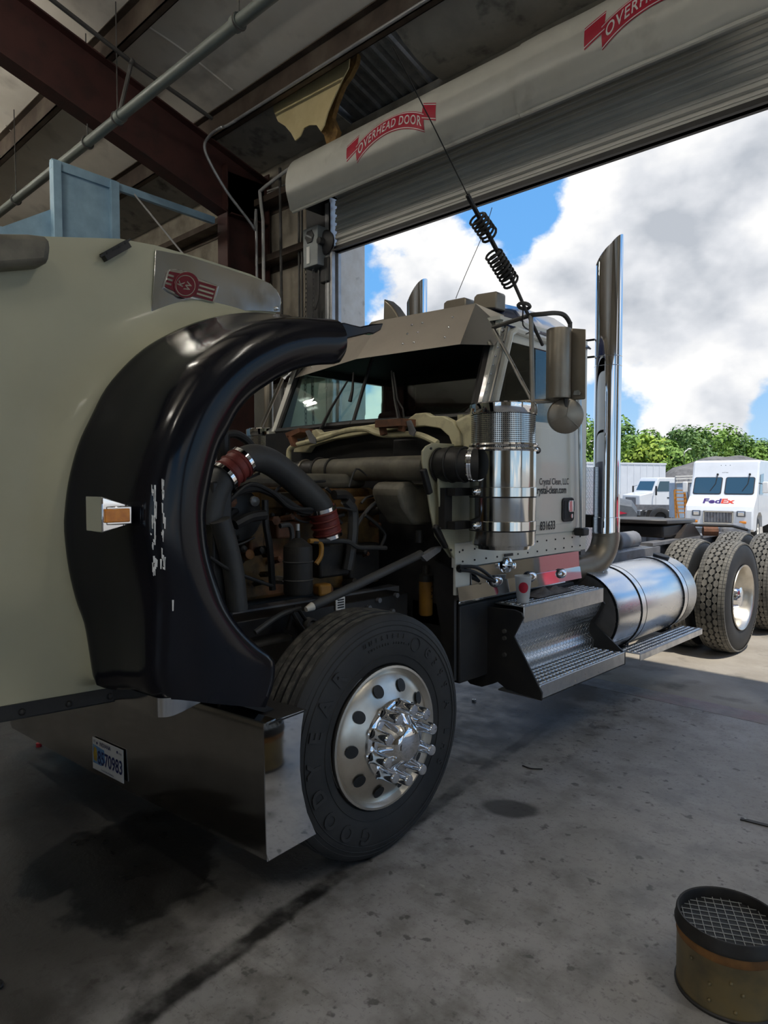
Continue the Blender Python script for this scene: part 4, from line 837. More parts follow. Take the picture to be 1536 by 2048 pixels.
# --- wheels
R = .52
def tyre_prof(w, grooves):                        # (across, radius), outer face at 0, inner at -w
    p = [(-.035, .292), (-.012, .31), (-.002, .36), (0.0, .40), (-.006, .455), (-.020, R - .022), (-.034, R - .007)]
    inner = [(-w + .034, R - .007), (-w + .020, R - .022), (-w + .006, .455), (-w, .40), (-w + .002, .36), (-w + .012, .31), (-w + .035, .292)]
    mid = []
    if grooves:
        n = 5; x0, x1 = -.036, -w + .036
        for i in range(n):
            a = x0 + (x1 - x0) * i / n; b = x0 + (x1 - x0) * (i + 1) / n; g = .005
            za = R - .002 - .004 * (abs(i - 2) == 2)
            mid += [(a - g, za), (b + g, za)] + ([(b + g * .6, R - .016), (b - g * .6, R - .016)] if i < n - 1 else [])
    else: mid = [(-.05, R - .016), (-w + .05, R - .016)]
    return p + mid + inner
def make_front_wheel():
    w = .29; ax = (1, 0, 0)
    rim = MB().lathe((0, 0, 0), ax, [(-.05, .270), (-.03, .292), (-.010, .302), (.002, .300), (.003, .290), (-.008, .281), (-.016, .272), (-.006, .262), (.010, .225), (.028, .180), (.040, .160), (.046, .150), (.047, .08), (.047, .0)], 60)
    o = rim.build('wheel', M['alu_rim'], None, smooth=40)
    hn = MB()
    for k in range(10):
        a = 2 * math.pi * (k + .5) / 10; c = Vector((.0145, .221 * math.sin(a), .221 * math.cos(a))); e = Vector((0, math.sin(a), math.cos(a))); tn = (e * -.92 + Vector((.40, 0, 0))).normalized(); nn = Vector((.92, 0, 0)) + e * .40
        nn.normalize(); t2 = nn.cross(e).normalized(); t1 = t2.cross(nn)
        hn = MB(); rg = [c + nn * .004 + t1 * .0285 * math.cos(2 * math.pi * q / 20) + t2 * .0255 * math.sin(2 * math.pi * q / 20) for q in range(20)]
        hn.add(rg, [tuple(range(20))]); ho = hn.build('hand_hole', M['mesh_dark'], o, smooth=0, clean=False)
    MB().lathe((0, 0, 0), ax, tyre_prof(w, True), 72).build('tyre', M['rubber'], o, smooth=38)
    tb = MB(); n = 96
    for i in range(5):                            # worn rib tops
        x0 = -.042 - (w - .084) * i / 5 - .005; x1 = -.042 - (w - .084) * (i + 1) / 5 + .005; rr = R - .0005 - .004 * (abs(i - 2) == 2)
        tb.sheet([[Vector((x0 + .002 * math.sin(k * 9), rr * math.sin(2 * math.pi * k / n), rr * math.cos(2 * math.pi * k / n))) for k in range(n)], [Vector((x1 + .002 * math.sin(k * 7), rr * math.sin(2 * math.pi * k / n), rr * math.cos(2 * math.pi * k / n))) for k in range(n)]], True)
    tb.build('tread', M['tread_front'], o, smooth=60, solid=.002)
    sb = MB()
    for rr in (.345, .447, .470, .488): sb.torus((-.004 if rr < .46 else -.010 if rr < .48 else -.018, 0, 0), ax, rr, .0022, 72, 5)
    sb.build('sidewall_rings', M['rubber'], o)
    lt = MB()
    def arc_text(s, angs, rad, size, bold, sq=.85):
        for ch, ang in zip(s, angs):
            a = math.radians(ang); e = Vector((0, math.sin(a), math.cos(a))); t = Vector((0, math.cos(a), -math.sin(a)))
            text_on(lt, ch, e * rad + Vector((.0012, 0, 0)), t, e, size, bold, .0014, sq)
    arc_text('GOODYEAR', [-162, -145, -128, -110, -93, -76, -59, -42], .402, .088, .003, 1.0)
    arc_text('G399A', [40, 50, 60, 70, 83], .405, .062, .001); arc_text('LHS', [101, 111, 121], .405, .055, .001)
    arc_text('UNISTEEL', [-18 + 4.6 * k for k in range(8)], .425, .028, 0); arc_text('TUBELESS 11R24.5', [-16 + 2.4 * k for k in range(16)], .395, .014, 0)
    tag(lt.build('sidewall_lettering', mat('raised sidewall lettering', (0.03, 0.03, 0.031), .5), o, clean=False, smooth=0), kind='stuff')
    lo = MB().torus((0, .405 * math.sin(.46), .405 * math.cos(.46)), ax, .030, .0022, 24, 5); lo.build('sidewall_logo', M['rubber'], o)
    hub = MB().lathe((0, 0, 0), ax, [(.030, .168), (.050, .166), (.058, .155), (.060, .120), (.075, .105), (.105, .085), (.125, .070), (.132, .055), (.134, .0)], 40)
    hub.build('hub_cover', M['chrome'], o, smooth=40)
    for k in range(10):
        a = 2 * math.pi * k / 10 + .1; c = Vector((0, .1425 * math.sin(a), .1425 * math.cos(a)))
        MB().lathe(c, ax, [(.048, .0320), (.056, .0270), (.085, .0255), (.128, .0240), (.137, .0230), (.141, .0200), (.142, 0)], 18).build('lug_nut_cover', M['chrome'], o, smooth=40)
    setp(o, truck); return o
fwheel = make_front_wheel(); fwheel.location = Vector((-2.0, 2.09, R))
def wheel_copy(o, loc, rz=0.0, suffix=None):
    c = copy_tree(o); setp(c, truck); c.location = loc; c.rotation_euler = (0, 0, rz); return c
wheel_copy(fwheel, Vector((2 * XM + 2.0, 2.09, R)), math.pi)

def make_rear_wheel():
    w = .275; ax = (1, 0, 0)
    o = MB().lathe((0, 0, 0), ax, [(-.26, .262), (-.03, .285), (-.006, .305), (.002, .303), (.0, .293), (-.012, .283), (-.05, .262), (-.13, .250), (-.16, .235), (-.165, .15), (-.160, .13), (-.160, .0)], 48).build('wheel', M['alu_rim'], None, smooth=40)
    for k in range(10):
        a = 2 * math.pi * (k + .5) / 10
        MB().lathe((-.163, .205 * math.sin(a), .205 * math.cos(a)), ax, [(0, .026), (.004, .026), (.005, 0)], 14).build('hand_hole', M['mesh_dark'], o)
        MB().lathe((-.16, .1425 * math.sin(a), .1425 * math.cos(a)), ax, [(0, .02), (.05, .018), (.055, .0)], 8).build('lug_nut', M['chrome'], o)
    MB().lathe((-.16, 0, 0), ax, [(0, .125), (.06, .12), (.10, .10), (.13, .09), (.14, .06), (.145, 0)], 28).build('hub_cap', M['chrome'], o, smooth=40)
    MB().lathe((0, 0, 0), ax, tyre_prof(w, False), 64).build('tyre', M['rubber'], o, smooth=38)
    tb = MB(); nrib, n = 5, 46; rd = random.Random(5)
    for i in range(nrib):
        xa = -.012 - (w - .024) * i / nrib; xb = -.012 - (w - .024) * (i + 1) / nrib; g = .005; edge = i in (0, nrib - 1)
        nn = n * 2 if edge else n
        for k in range(nn):
            off = (.5 if i % 2 else 0) ; st = 2 * math.pi / nn; a0 = st * (k + off); a1 = a0 + st * (.93 if not edge else .90); xm = (xa + xb) / 2
            def q(x, a, r): return Vector((x, r * math.sin(a), r * math.cos(a)))
            drop = .010 if edge else 0
            if edge:
                xo, xi = (xa, xb) if i == 0 else (xb, xa)
                base = [(xo, a0, R - .030), (xi, a0, R - .018), (xi, a1, R - .018), (xo, a1, R - .030)]; topv = [(xo, a0, R - .016), (xi, a0 , R), (xi, a1, R), (xo, a1, R - .016)]
                tb.add([q(*v) for v in base + topv], [(4, 5, 6, 7), (0, 1, 5, 4), (1, 2, 6, 5), (2, 3, 7, 6), (3, 0, 4, 7)])
            else:
                am = (a0 + a1) / 2; k2 = .22 * st
                hexa = [(xa - g, a0 + k2), (xm, a0 - k2 * .3), (xb + g, a0 + k2), (xb + g, a1 - k2), (xm, a1 + k2 * .3), (xa - g, a1 - k2)]
                tb.add([q(x, a, R - .018) for x, a in hexa] + [q(x, a, R) for x, a in hexa], [(6, 7, 8, 9, 10, 11)] + [(j, (j + 1) % 6, 6 + (j + 1) % 6, 6 + j) for j in range(6)])
    tag(tb.build('tread_blocks', M['tread_rub'], o, smooth=0), kind='stuff')
    setp(o, truck); return o
rw = make_rear_wheel(); XO = -2.05; YA = 6.93
rw.location = (XO, YA, R)
for y in (YA, YA + 1.32):
    if y != YA: wheel_copy(rw, Vector((XO, y, R)))
    wheel_copy(rw, Vector((XO - .625, y, R)), math.pi)
    wheel_copy(rw, Vector((2 * XM - XO, y, R)), math.pi); wheel_copy(rw, Vector((2 * XM - XO + .625, y, R)))
    MB().cyl((XO - .3, y, R), (2 * XM - XO + .3, y, R), .07, n=14).build('axle', M['dark_steel'], truck)
    MB().ball((XM, y, R), .20, 16, 10).build('differential', M['dark_steel'], truck)
MB().cyl((-2.25, 2.09, .44), (2 * XM + 2.25, 2.09, .44), .055, n=12).build('axle', M['dark_steel'], truck)
# --- frame
for x in (-2.74, 2 * XM + 2.74):
    s = 1 if x > XM else -1; mb = MB()
    mb.box((x - .004, 1.55, .74), (x + .004, 9.3, .99)); mb.box((x - .08 * s, 1.55, .982), (x, 9.3, .99)); mb.box((x - .08 * s, 1.55, .74), (x, 9.3, .748))
    mb.build('frame_rail', M['frame_grey'] , truck)
for y in (1.7, 5.5, 8.9): MB().box((2 * XM + 2.75, y - .06, .78), (-2.75, y + .06, .95)).build('cross_member', M['dark_steel'], truck)
# --- cab shell
XS, XT = -2.25, 2 * XM + 2.25; YCB = 4.26
wl, wc, wr = P(940, 822, 'Z', 1.96), P(727, 836, 'Z', 1.96), None
wl = Vector((-2.295, 3.085, 1.955)); wc = Vector((XM, 3.0, 1.955)); wr = mir(wl)
def topof(p): return Vector((XM + (p.x - XM) * .97, p.y + .22, 2.50))
ZB, ZW, ZT = 1.15, 1.955, 2.50; YW_ = 4.20
cb = MB()
def side(f):
    mb = MB()
    def quad(pts): mb.prism([f(Vector((XS, y, z))) for y, z in pts], (f(Vector((XS - .03, 0, 0))) - f(Vector((XS, 0, 0)))))
    quad([(2.98, ZB), (YCB, ZB), (YCB, ZW), (3.02, ZW)]); quad([(3.06, ZW), (3.20, ZW), (3.34, 2.39), (3.34, ZT), (3.29, ZT)])
    ye = YW_ if f is mir else 3.98; quad([(3.34, 2.39), (ye, 2.39), (ye, ZT), (3.34, ZT)]); quad([(ye, ZW), (YCB, ZW), (YCB, ZT), (ye, ZT)])
    return mb
cab = MB(); cab.v, cab.f = side(lambda p: p).v, side(lambda p: p).f
s2 = side(mir); cab.add(s2.v, s2.f)
cab.box((XS - .03, YCB - .03, ZB), (XT + .03, YCB, ZW + .02)); cab.box((XS - .03, YCB - .03, ZW), (XT + .03, YCB, ZT)); cab.box((XS - .03, YCB - .03, 2.40), (XT + .03, YCB, ZT))
cab.box((XS - .03, 2.99, ZB - .02), (XT + .03, YCB, ZB + .02)); cab.box((XS, 3.26, ZT), (XT, YCB, ZT + .02))
for a, b in ((wl, topof(wl)), (wr, topof(wr))): cab.bar(a + Vector((.022 if a.x > XM else -.022, .0, 0)), b + Vector((.022 if a.x > XM else -.022, 0, 0)), .05, .04, (0, 1, 0))
cabo = cab.build('cab', M['white'], truck, smooth=30)
# roof cap
rs = []
for i in range(9):
    a = i / 8; y = 3.28 + (YCB + .02 - 3.28) * a; r = []
    for j in range(15):
        b = -1 + 2 * j / 14; e = (1 - abs(b) ** 3.2); f = min(1, (a * 2.2 + .18)) * min(1, (1 - a) * 5 + .25)
        r.append(Vector((XM + b * (XS + .015 - XM), y, ZT - .03 + .27 * e ** .45 * f)))
    rs.append(r)
MB().sheet(rs).build('roof_cap', M['navy'], cabo, smooth=60, solid=.01)
for k in range(9): MB().ball(Vector((XS + .012, 3.42 + k * .09, ZT - .035 - .002 * k)), .009, 8, 5).build('roof_rivet', M['chrome'], cabo)
# windscreen, its black gasket and centre strip
gl = MB(); ga = MB()
for a, b in ((wl, wc), (wc, wr)):
    at, bt = topof(a), topof(b)
    if a is wc: at = Vector((XM, a.y + .22, ZT))
    else: bt = Vector((XM, b.y + .22, ZT))
    g = MB(); nrm = (b - a).cross(at - a).normalized() * .003
    g.prism([a, b, bt, at], nrm); g.build('windscreen_pane', M['glass_dark'], cabo, smooth=0)
    for p, q in ((a, b), (at, bt)): ga.tube([p, q], .024, 8)
    ga.tube([a, at], .032 if a is not wc else .012, 8)
ga.tube([wr, topof(wr)], .022, 8); ga.build('windscreen_gasket', M['hose_black'], cabo)
# rounded black corner at the driver's lower edge
ga = MB(); c = wl + Vector((-.10, .0, .10))
mb = MB(); mb.prism([wl + Vector((-.005, -.004, .0)), wl + Vector((-.11, -.01, .0)), wl + Vector((-.06, .0, .03)), wl + Vector((-.025, .008, .06)), wl + Vector((-.003, .05, .13))], (0, .008, 0)); mb.build('gasket_corner', M['hose_black'], cabo)
# cab inside
ii = MB(); ii.box((XS - .06, 3.10, 1.2), (XT + .06, 3.42, 1.90)); ii.build('dashboard', M['interior'], cabo, bevel=.03)
ii = MB(); ii.box((XS - .04, 3.30, 2.44), (XT + .04, YCB - .04, 2.49)); ii.build('headliner', M['interior'], cabo)
ii = MB(); ii.box((XS - .035, 3.05, 1.18), (XS - .05, YCB - .03, 1.93)); ii.box((XT + .035, 3.05, 1.18), (XT + .05, YCB - .03, 1.93)); ii.box((XS - .04, YCB - .05, 1.2), (XT + .04, YCB - .035, 1.95)); ii.box((XS - .04, YCB - .05, 1.9), (XT + .04, YCB - .035, 2.46)); ii.build('cab_trim', M['interior'], cabo)
for x in (-2.62, -3.72):
    s = MB(); s.box((x - .24, 3.62, 1.35), (x + .24, 4.08, 1.62)); s.box((x - .24, 3.98, 1.6), (x + .24, 4.10, 2.15), rot=Matrix.Rotation(-.12, 3, 'X')); s.box((x - .13, 4.0, 2.14), (x + .13, 4.10, 2.34)); s.build('seat', M['seat'], cabo, bevel=.04)
MB().torus((-2.62, 3.50, 1.92), (0, -.8, .6), .21, .015, 28, 8).build('steering_wheel', M['hose_black'], cabo)
for f in (lambda p: p, mir):
    g = MB(); g.prism([f(Vector((XS - .012, y, z))) for y, z in ((3.20, ZW), (YW_ if f is mir else 3.98, ZW), (YW_ if f is mir else 3.98, 2.39), (3.34, 2.39))], (.003, 0, 0)); g.build('side_window', M['glass_dark'], cabo, smooth=0)
# driver's door skin, frame and trim
def rrect(y0, y1, z0, z1, r, x, n=5):
    pts = []
    for cy, cz, a0 in ((y1 - r, z1 - r, 0), (y0 + r, z1 - r, 90), (y0 + r, z0 + r, 180), (y1 - r, z0 + r, 270)):
        for k in range(n + 1):
            a = math.radians(a0 + 90 * k / n); pts.append(Vector((x, cy + r * math.cos(a), cz + r * math.sin(a))))
    return pts
dr = MB().prism(rrect(3.16, 4.14, 1.275, 1.95, .07, XS), (.014, 0, 0)).build('door', M['white'], truck, bevel=.006)
MB().prism(rrect(3.22, 4.08, 1.33, 1.92, .05, XS + .012), (.006, 0, 0)).build('door_skin', M['white'], dr, bevel=.004)
fr_ = MB(); loop = [Vector((XS + .008, y, z)) for y, z in ((3.17, 1.95), (3.345, 2.43), (3.40, 2.46), (4.04, 2.44), (4.09, 2.40), (4.09, 1.95))]
fr_.tube(loop, .022, 8); fr_.build('window_frame', M['white'], dr)
MB().tube([Vector((XS + .02, 3.11, 1.96)), Vector((XS + .02, 3.30, 2.46))], .011, 8).build('pillar_strip', M['stainless'], dr)
for k in range(10): MB().ball(Vector((XS + .012, 3.075 + .19 * k / 9, 1.98 + .46 * k / 9)), .007, 8, 5).build('pillar_rivet', M['chrome'], dr)
XD = XS + .0205
h0, h1 = P(1123, 1044, 'X', XD), P(1147, 995, 'X', XD)
MB().prism(rrect(h0.y, h1.y, h0.z, h1.z, .028, XD - .004), (.012, 0, 0)).build('door_handle', M['dark_steel'], dr, bevel=.004)
MB().prism(rrect(h0.y + .015, h0.y + .075, h0.z + .018, h1.z - .018, .010, XD + .006), (.004, 0, 0)).build('handle_recess', M['mesh_dark'], dr)
MB().prism(rrect(h0.y + .065, h1.y - .012, h0.z + .06, h1.z - .018, .012, XD + .006), (.010, 0, 0)).build('handle_paddle', M['chrome'], dr, bevel=.003)
MB().cyl((XD + .006, h1.y - .04, h0.z + .035), (XD + .014, h1.y - .04, h0.z + .035), .014, n=14).build('door_lock', M['chrome'], dr)
a = P(1138, 963.5, 'X', XD); b = P(1133, 980, 'X', XD); c = P(1111, 1050.5, 'X', XD)
mb = MB()
text_on(mb, 'Crystal Clean, LLC', a, (0, 1, 0), (0, 0, 1), .056, .0002, 0, .82, 'RIGHT'); text_on(mb, 'crystal-clean.com', b, (0, 1, 0), (0, 0, 1), .064, .0012, 0, .82, 'RIGHT')
text_on(mb, '831633', c, (0, 1, 0), (0, 0, 1), .074, .0012, 0, .80, 'RIGHT'); mb.build('door_lettering', M['black_print'], dr, clean=False, smooth=0)
# grab rail at the back corner of the cab
a, b = P(1158, 830, 'X', XS + .06), P(1163, 1062, 'X', XS + .06)
MB().tube([Vector((XS, b.y, b.z)), Vector((XS + .06, b.y, b.z)), Vector((XS + .06, a.y, 2.2)), Vector((XS, a.y, 2.2))], .013, 8).build('grab_rail', M['chrome_dull'], truck)
MB().box((XS + .02, b.y - .03, b.z - .03), (XS + .09, b.y + .05, b.z + .02)).build('grab_rail_foot', M['dark_steel'], truck, bevel=.01)
# riveted sill under the door
sl = MB().box((XS - .02, 2.86, 1.145), (XS + .006, YCB, 1.275)).build('sill_panel', M['white'], truck, bevel=.002)
rd = random.Random(2)
for k in range(26): MB().ball((XS + .008, 2.92 + (k % 13) * .105, 1.175 + .06 * (k // 13)), .0055, 8, 5).build('rivet', M['dark_steel'], sl)
# bright kick panel, its light strip and three oval lamps
kp = MB().prism([Vector((XS + .005, 2.99, 1.14)), Vector((XS + .005, 4.16, 1.14)), Vector((XS + .012, 4.16, 1.035)), Vector((XS + .012, 2.99, 1.045))], (.004, 0, 0)).build('kick_panel', M['chrome'], truck, smooth=0)
MB().prism([Vector((XS + .017, 2.86, 1.045)), Vector((XS + .017, 4.16, 1.04)), Vector((XS + .030, 4.16, .965)), Vector((XS + .030, 2.86, .97))], (.004, 0, 0)).build('light_strip', M['chrome'], kp, smooth=0)
for u, v in ((994, 1163), (1063, 1154), (1124, 1148)):
    c = P(u, v, 'X', XS + .032); MB().ball(c, .05, 24, 14, (.35, 1.0, .55)).build('oval_lamp', M['chrome'], kp, smooth=80)
    MB().ball(c - Vector((.006, 0, 0)), .058, 24, 10, (.12, 1.0, .58)).build('lamp_bezel', M['dark_steel'], kp, smooth=80)
c = P(1014, 1130, 'X', XS + .02); MB().lathe(c, (1, 0, 0), [(0, .045), (.012, .04), (.018, .022), (.05, .018), (.055, 0)], 16).build('panel_latch', M['chrome'], kp, smooth=40)
MB().box((c.x, c.y - .03, c.z + .05), (c.x + .008, c.y + .05, c.z + .065)).build('latch_label', M['dark_steel'], kp)
MB().box((XS - .01, 2.86, 1.00), (XS + .008, 2.985, 1.145)).build('sill_end', M['white'], kp, bevel=.003)
hd = MB(); hd.tube(catmull([P(920, 1140, 'X', XS + .03), P(945, 1143, 'X', XS + .05), P(970, 1155, 'X', XS + .06), P(990, 1163, 'X', XS + .07)], 4), .010, 8); hd.tube(catmull([P(918, 1134, 'X', XS + .03), P(950, 1134, 'X', XS + .05), P(972, 1146, 'X', XS + .06), P(990, 1163, 'X', XS + .07)], 4), .010, 8)
hd.ball(P(920, 1137, 'X', XS + .02), .022, 10, 6); hd.build('hood_latch_handle', M['hose_black'], kp)
# side cowl plate with the duct hole and black rubber bumpers
XP = -2.30
cp = [(842, 902), (850, 892), (862, 886), (905, 888), (945, 890), (945, 1115), (898, 1115), (868, 1072), (858, 1020), (850, 965), (842, 925)]
cw = MB().prism(PL(cp, 'X', XP), (.012, 0, 0)).build('cowl_plate', M['cream'], truck, bevel=.003)
MB().box((XP + .01, 2.93, 1.145), (XS - .005, 3.0, 1.95)).build('cowl_side', M['cream'], cw)
MB().prism(PL([(873, 905), (905, 900), (946, 905), (948, 1117), (905, 1117), (880, 1060), (874, 980)], 'X', XS - .012), (.012, 0, 0)).build('cowl_outer', M['cream'], cw, bevel=.003)
for (u0, v0, u1, v1) in ((846, 938, 859, 988), (869, 1052, 893, 1094)):
    MB().bar(P(u0, v0, 'X', XP + .03), P(u1, v1, 'X', XP + .03), .034, .030, (1, 0, 0)).build('rubber_bumper', M['hose_black'], cw, bevel=.008)
for u, v in ((862, 897), (890, 986), (880, 1057), (902, 1100), (918, 1104), (893, 900)): MB().ball(P(u, v, 'X', XS + .003), .007, 8, 5).build('cowl_screw', M['dark_steel'], cw)
# cowl under the windscreen
YF = 2.90
fwp = MB(); fwp.box((-2.32, 2.96, .80), (2 * XM + 2.32, 2.985, 1.93)); fwp.build('firewall', M['dark_steel'], truck)
ct = [(586, 905), (590, 888), (607, 882), (620, 862), (632, 858), (640, 866), (660, 862), (720, 852), (800, 840), (815, 838), (830, 827), (850, 825), (862, 832), (885, 832), (905, 842), (918, 862), (922, 892), (905, 893), (897, 872), (880, 857), (848, 852), (810, 856), (740, 866), (660, 880), (620, 893), (612, 905)]
cwl = MB().prism(PL(ct, 'Y', YF), (0, .05, 0)).build('cowl_panel', M['cream_dirty'], truck, bevel=.006)
mb = MB(); mb.prism(PL([(905, 842), (935, 826), (948, 832), (948, 905), (925, 903), (922, 870)], 'Y', YF - .02), (0, .09, 0)); mb.build('cowl_corner', M['cream_dirty'], cwl, bevel=.02)
tb_ = [P(u, v, 'Y', YF - .07) for u, v in ((578, 922), (578, 902), (586, 893), (600, 888), (640, 878), (690, 862), (730, 858), (752, 866), (775, 870), (820, 868), (845, 872), (875, 886))]
MB().tube(catmull(tb_, 4), .017, 10).build('cowl_tube', M['cream_dirty'], cwl)
MB().box((P(760, 850, 'Y', YF - .1).x, YF - .14, P(760, 845, 'Y', YF - .1).z - .03), (P(812, 850, 'Y', YF - .1).x, YF - .02, P(760, 838, 'Y', YF - .1).z - .01)).build('hood_rest', M['rust'], cwl)
MB().bar(P(763, 845, 'Y', YF - .1), P(768, 870, 'Y', YF - .1), .03, .03).build('hood_rest_leg', M['rust'], cwl)
MB().bar(P(806, 845, 'Y', YF - .1), P(803, 862, 'Y', YF - .1), .03, .03).build('hood_rest_leg', M['rust'], cwl)
mb = MB(); mb.prism(PL([(570, 866), (598, 856), (600, 864), (574, 876)], 'Y', YF - .1), (0, .12, 0)); mb.prism(PL([(574, 872), (582, 872), (590, 893), (582, 892)], 'Y', YF - .1), (0, .04, 0)); mb.build('hood_rest', M['rust'], cwl)
for pts in ([(812, 842), (820, 840), (830, 862), (826, 873), (818, 868)], [(610, 862), (617, 860), (630, 878), (630, 888), (620, 886)]):
    MB().prism(PL(pts, 'Y', YF - .10), (0, .012, 0)).build('wiper_bracket', M['frame_grey'], cwl, bevel=.002)
MB().box((-2.45, YF + .02, 1.72), (-2.75, YF + .05, 1.84)).build('heater_box', M['dark_steel'], cwl, bevel=.01)
# wipers
for pts in ([(633, 876), (660, 820), (695, 762)], [(800, 846), (790, 800), (783, 742)], [(809, 845), (806, 818), (795, 800), (791, 770), (787, 745)], [(700, 803), (705, 780), (707, 745)]):
    w_ = [P(u, v, 'Y', 2.965 + .09 * (876 - v) / 110) for u, v in pts]; MB().tube(w_, [.014, .009, .006] if len(pts) == 3 else .006, 6).build('wiper_arm', M['hose_black'], truck)
# --- sun visor
v_l, v_c, v_r = Vector((-2.36, 3.04, 2.345)), Vector((-3.10, 2.965, 2.345)), Vector((-3.99, 3.20, 2.345))
t_l, t_c, t_r = Vector((-2.42, 3.26, 2.615)), Vector((-3.14, 3.22, 2.625)), Vector((-3.95, 3.46, 2.62))
vs_ = MB(); vs_.prism([v_l, v_c, t_c, t_l], (0, .004, .003)); visor = vs_.build('sun_visor', M['visor'], truck, smooth=0)
MB().prism([v_c, v_r, t_r, t_c], (0, .004, .003)).build('visor_panel', M['visor'], visor, smooth=0)
ep = [v_l, t_l, Vector((-2.26, 3.31, 2.53)), Vector((-2.24, 3.30, 2.44)), Vector((-2.24, 3.19, 2.345))]
MB().prism(ep, (-.004, .003, 0)).build('visor_end', M['stainless'], visor, smooth=0)
MB().prism([mir(p) for p in ep], (.004, .003, 0)).build('visor_end', M['stainless'], visor, smooth=0)
vn = (v_c - v_l).cross(t_l - v_l).normalized()
for u, v in ((824, 650), (845, 646), (815, 668), (836, 665), (806, 688), (828, 685), (906, 635), (898, 655), (890, 675)):
    MB().ball(Pn(u, v, v_l, vn), .008, 10, 6).build('visor_bolt', M['chrome'], visor)
vn2 = (v_r - v_c).cross(t_c - v_c).normalized()
for u, v in ((690, 682), (624, 735)): MB().ball(Pn(u, v, v_c, vn2), .007, 10, 6).build('visor_bolt', M['chrome'], visor)
# roof lamp backs, horn cover and clear lens
def roofbox(px, ydep, nm, m):
    mb = MB(); mb.prism(PL(px, 'Y', ydep), (0, .10, 0)); return mb.build(nm, M[m], cabo, bevel=.010)
roofbox([(886, 625), (887, 606), (893, 601), (928, 594), (931, 597), (931, 625)], 3.42, 'roof_lamp_back', 'steel_brown')
roofbox([(946, 618), (947, 594), (953, 588), (990, 582), (993, 584), (992, 618)], 3.44, 'roof_lamp_back', 'steel_brown')
roofbox([(735, 650), (742, 643), (768, 637), (778, 640), (778, 656)], 3.46, 'roof_lamp_back', 'steel_brown')
roofbox([(766, 648), (767, 597), (782, 610), (793, 626), (799, 640), (797, 648)], 3.40, 'horn_shield', 'steel_brown')
mb = MB(); mb.prism(PL([(970, 612), (978, 604), (992, 604), (1008, 614), (1020, 626), (985, 624)], 'X', -2.52), (-.14, 0, 0)); mb.build('clearance_lamp', mat('clear lamp lens', (0.75, 0.76, 0.78), .1, trans=.5), cabo, bevel=.008)
# --- mirrors on their tube bracket (driver's side)
mbk = MB(); J = P(1062, 630, 'X', -1.96); Bt = P(1065, 803, 'X', -1.96); Q = P(986, 655, 'X', XS); Q2 = P(980, 808, 'X', XS)
arm = MB(); arm.tube(catmull([J, P(1085, 628, 'X', -1.90), P(1110, 626, 'X', -1.87), P(1128, 630, 'X', -1.85), P(1139, 645, 'X', -1.85), P(1140, 660, 'X', -1.85), P(1140, 798, 'X', -1.85)], 4), .012, 8)
mbrk = arm.build('mirror_arm', M['dark_conduit'], truck)
MB().tube([J, Bt], .012, 8).build('mirror_tube', M['steel_brown'], mbrk)
MB().tube([J, Q], .012, 8).build('mirror_tube', M['dark_conduit'], mbrk)
MB().tube([Q, Bt], .010, 8).build('mirror_tube', M['stainless'], mbrk)
MB().tube([P(955, 812, 'X', XS), Bt, P(1148, 800, 'X', -1.85)], .012, 8).build('mirror_tube', M['steel_brown'], mbrk)
ya, yb = P(1098, 700, 'X', -1.88).y, 0
m0, m1 = P(1119, 658, 'X', -1.86), P(1119, 797, 'X', -1.86); rad = .060
hs = MB(); rings = []
for z in (m1.z, m1.z + .01, m0.z - .01, m0.z):
    k = .96 if z in (m1.z, m0.z) else 1.0
    rings.append([Vector((m0.x, m0.y, z)) + Vector((rt.x * math.cos(a) * rad * k - fw.x * math.sin(a) * rad * k, rt.y * math.cos(a) * rad * k - fw.y * math.sin(a) * rad * k, 0)) for a in [math.radians(15 + 150 * q / 12) for q in range(13)]] + [Vector((m0.x, m0.y, z)) + Vector(fw) * .03 + Vector(rt) * s * rad for s in (-1, 1)])
hs.sheet(rings, True, True, True); hs.build('mirror_housing', M['steel_brown'], mbrk, smooth=50)
pm = PL([(1143, 656), (1172, 658), (1171, 798), (1142, 800)], 'Y', m0.y + .06); hs = MB().prism(pm, Vector(fw) * .02); hs.build('mirror_side_plate', M['steel_brown'], mbrk, bevel=.004)
MB().prism(PL([(1147, 790), (1149, 782), (1158, 780), (1163, 786), (1161, 790)], 'Y', m0.y + .055), (0, -.004, 0)).build('mirror_label', M['stainless'], mbrk)
c = P(1132, 832, 'X', -1.84); rcm = .092
MB().lathe(c, -Vector(fw) - Vector((0, 0, .12)), [(-.03, rcm), (0, rcm), (.004, rcm * .95), (.012, rcm * .55), (.017, rcm * .22), (.018, 0)], 32).build('round_mirror', M['steel_brown'], mbrk, smooth=50)
for k in range(3):
    an_ = math.radians(20 + 120 * k); x_, y_, d_ = frame(-Vector(fw) - Vector((0, 0, .12))); e_r = x_ * math.cos(an_) + y_ * math.sin(an_)
    MB().bar(c + d_ * .019, c + d_ * .008 + e_r * rcm * .92, .006, .006, tuple(d_)).build('mirror_rib', M['steel_brown'], mbrk)
MB().tube([c + Vector((0, 0, .02)), c + Vector((.01, -.02, .09))], .012, 6).build('round_mirror_stem', M['dark_conduit'], mbrk)
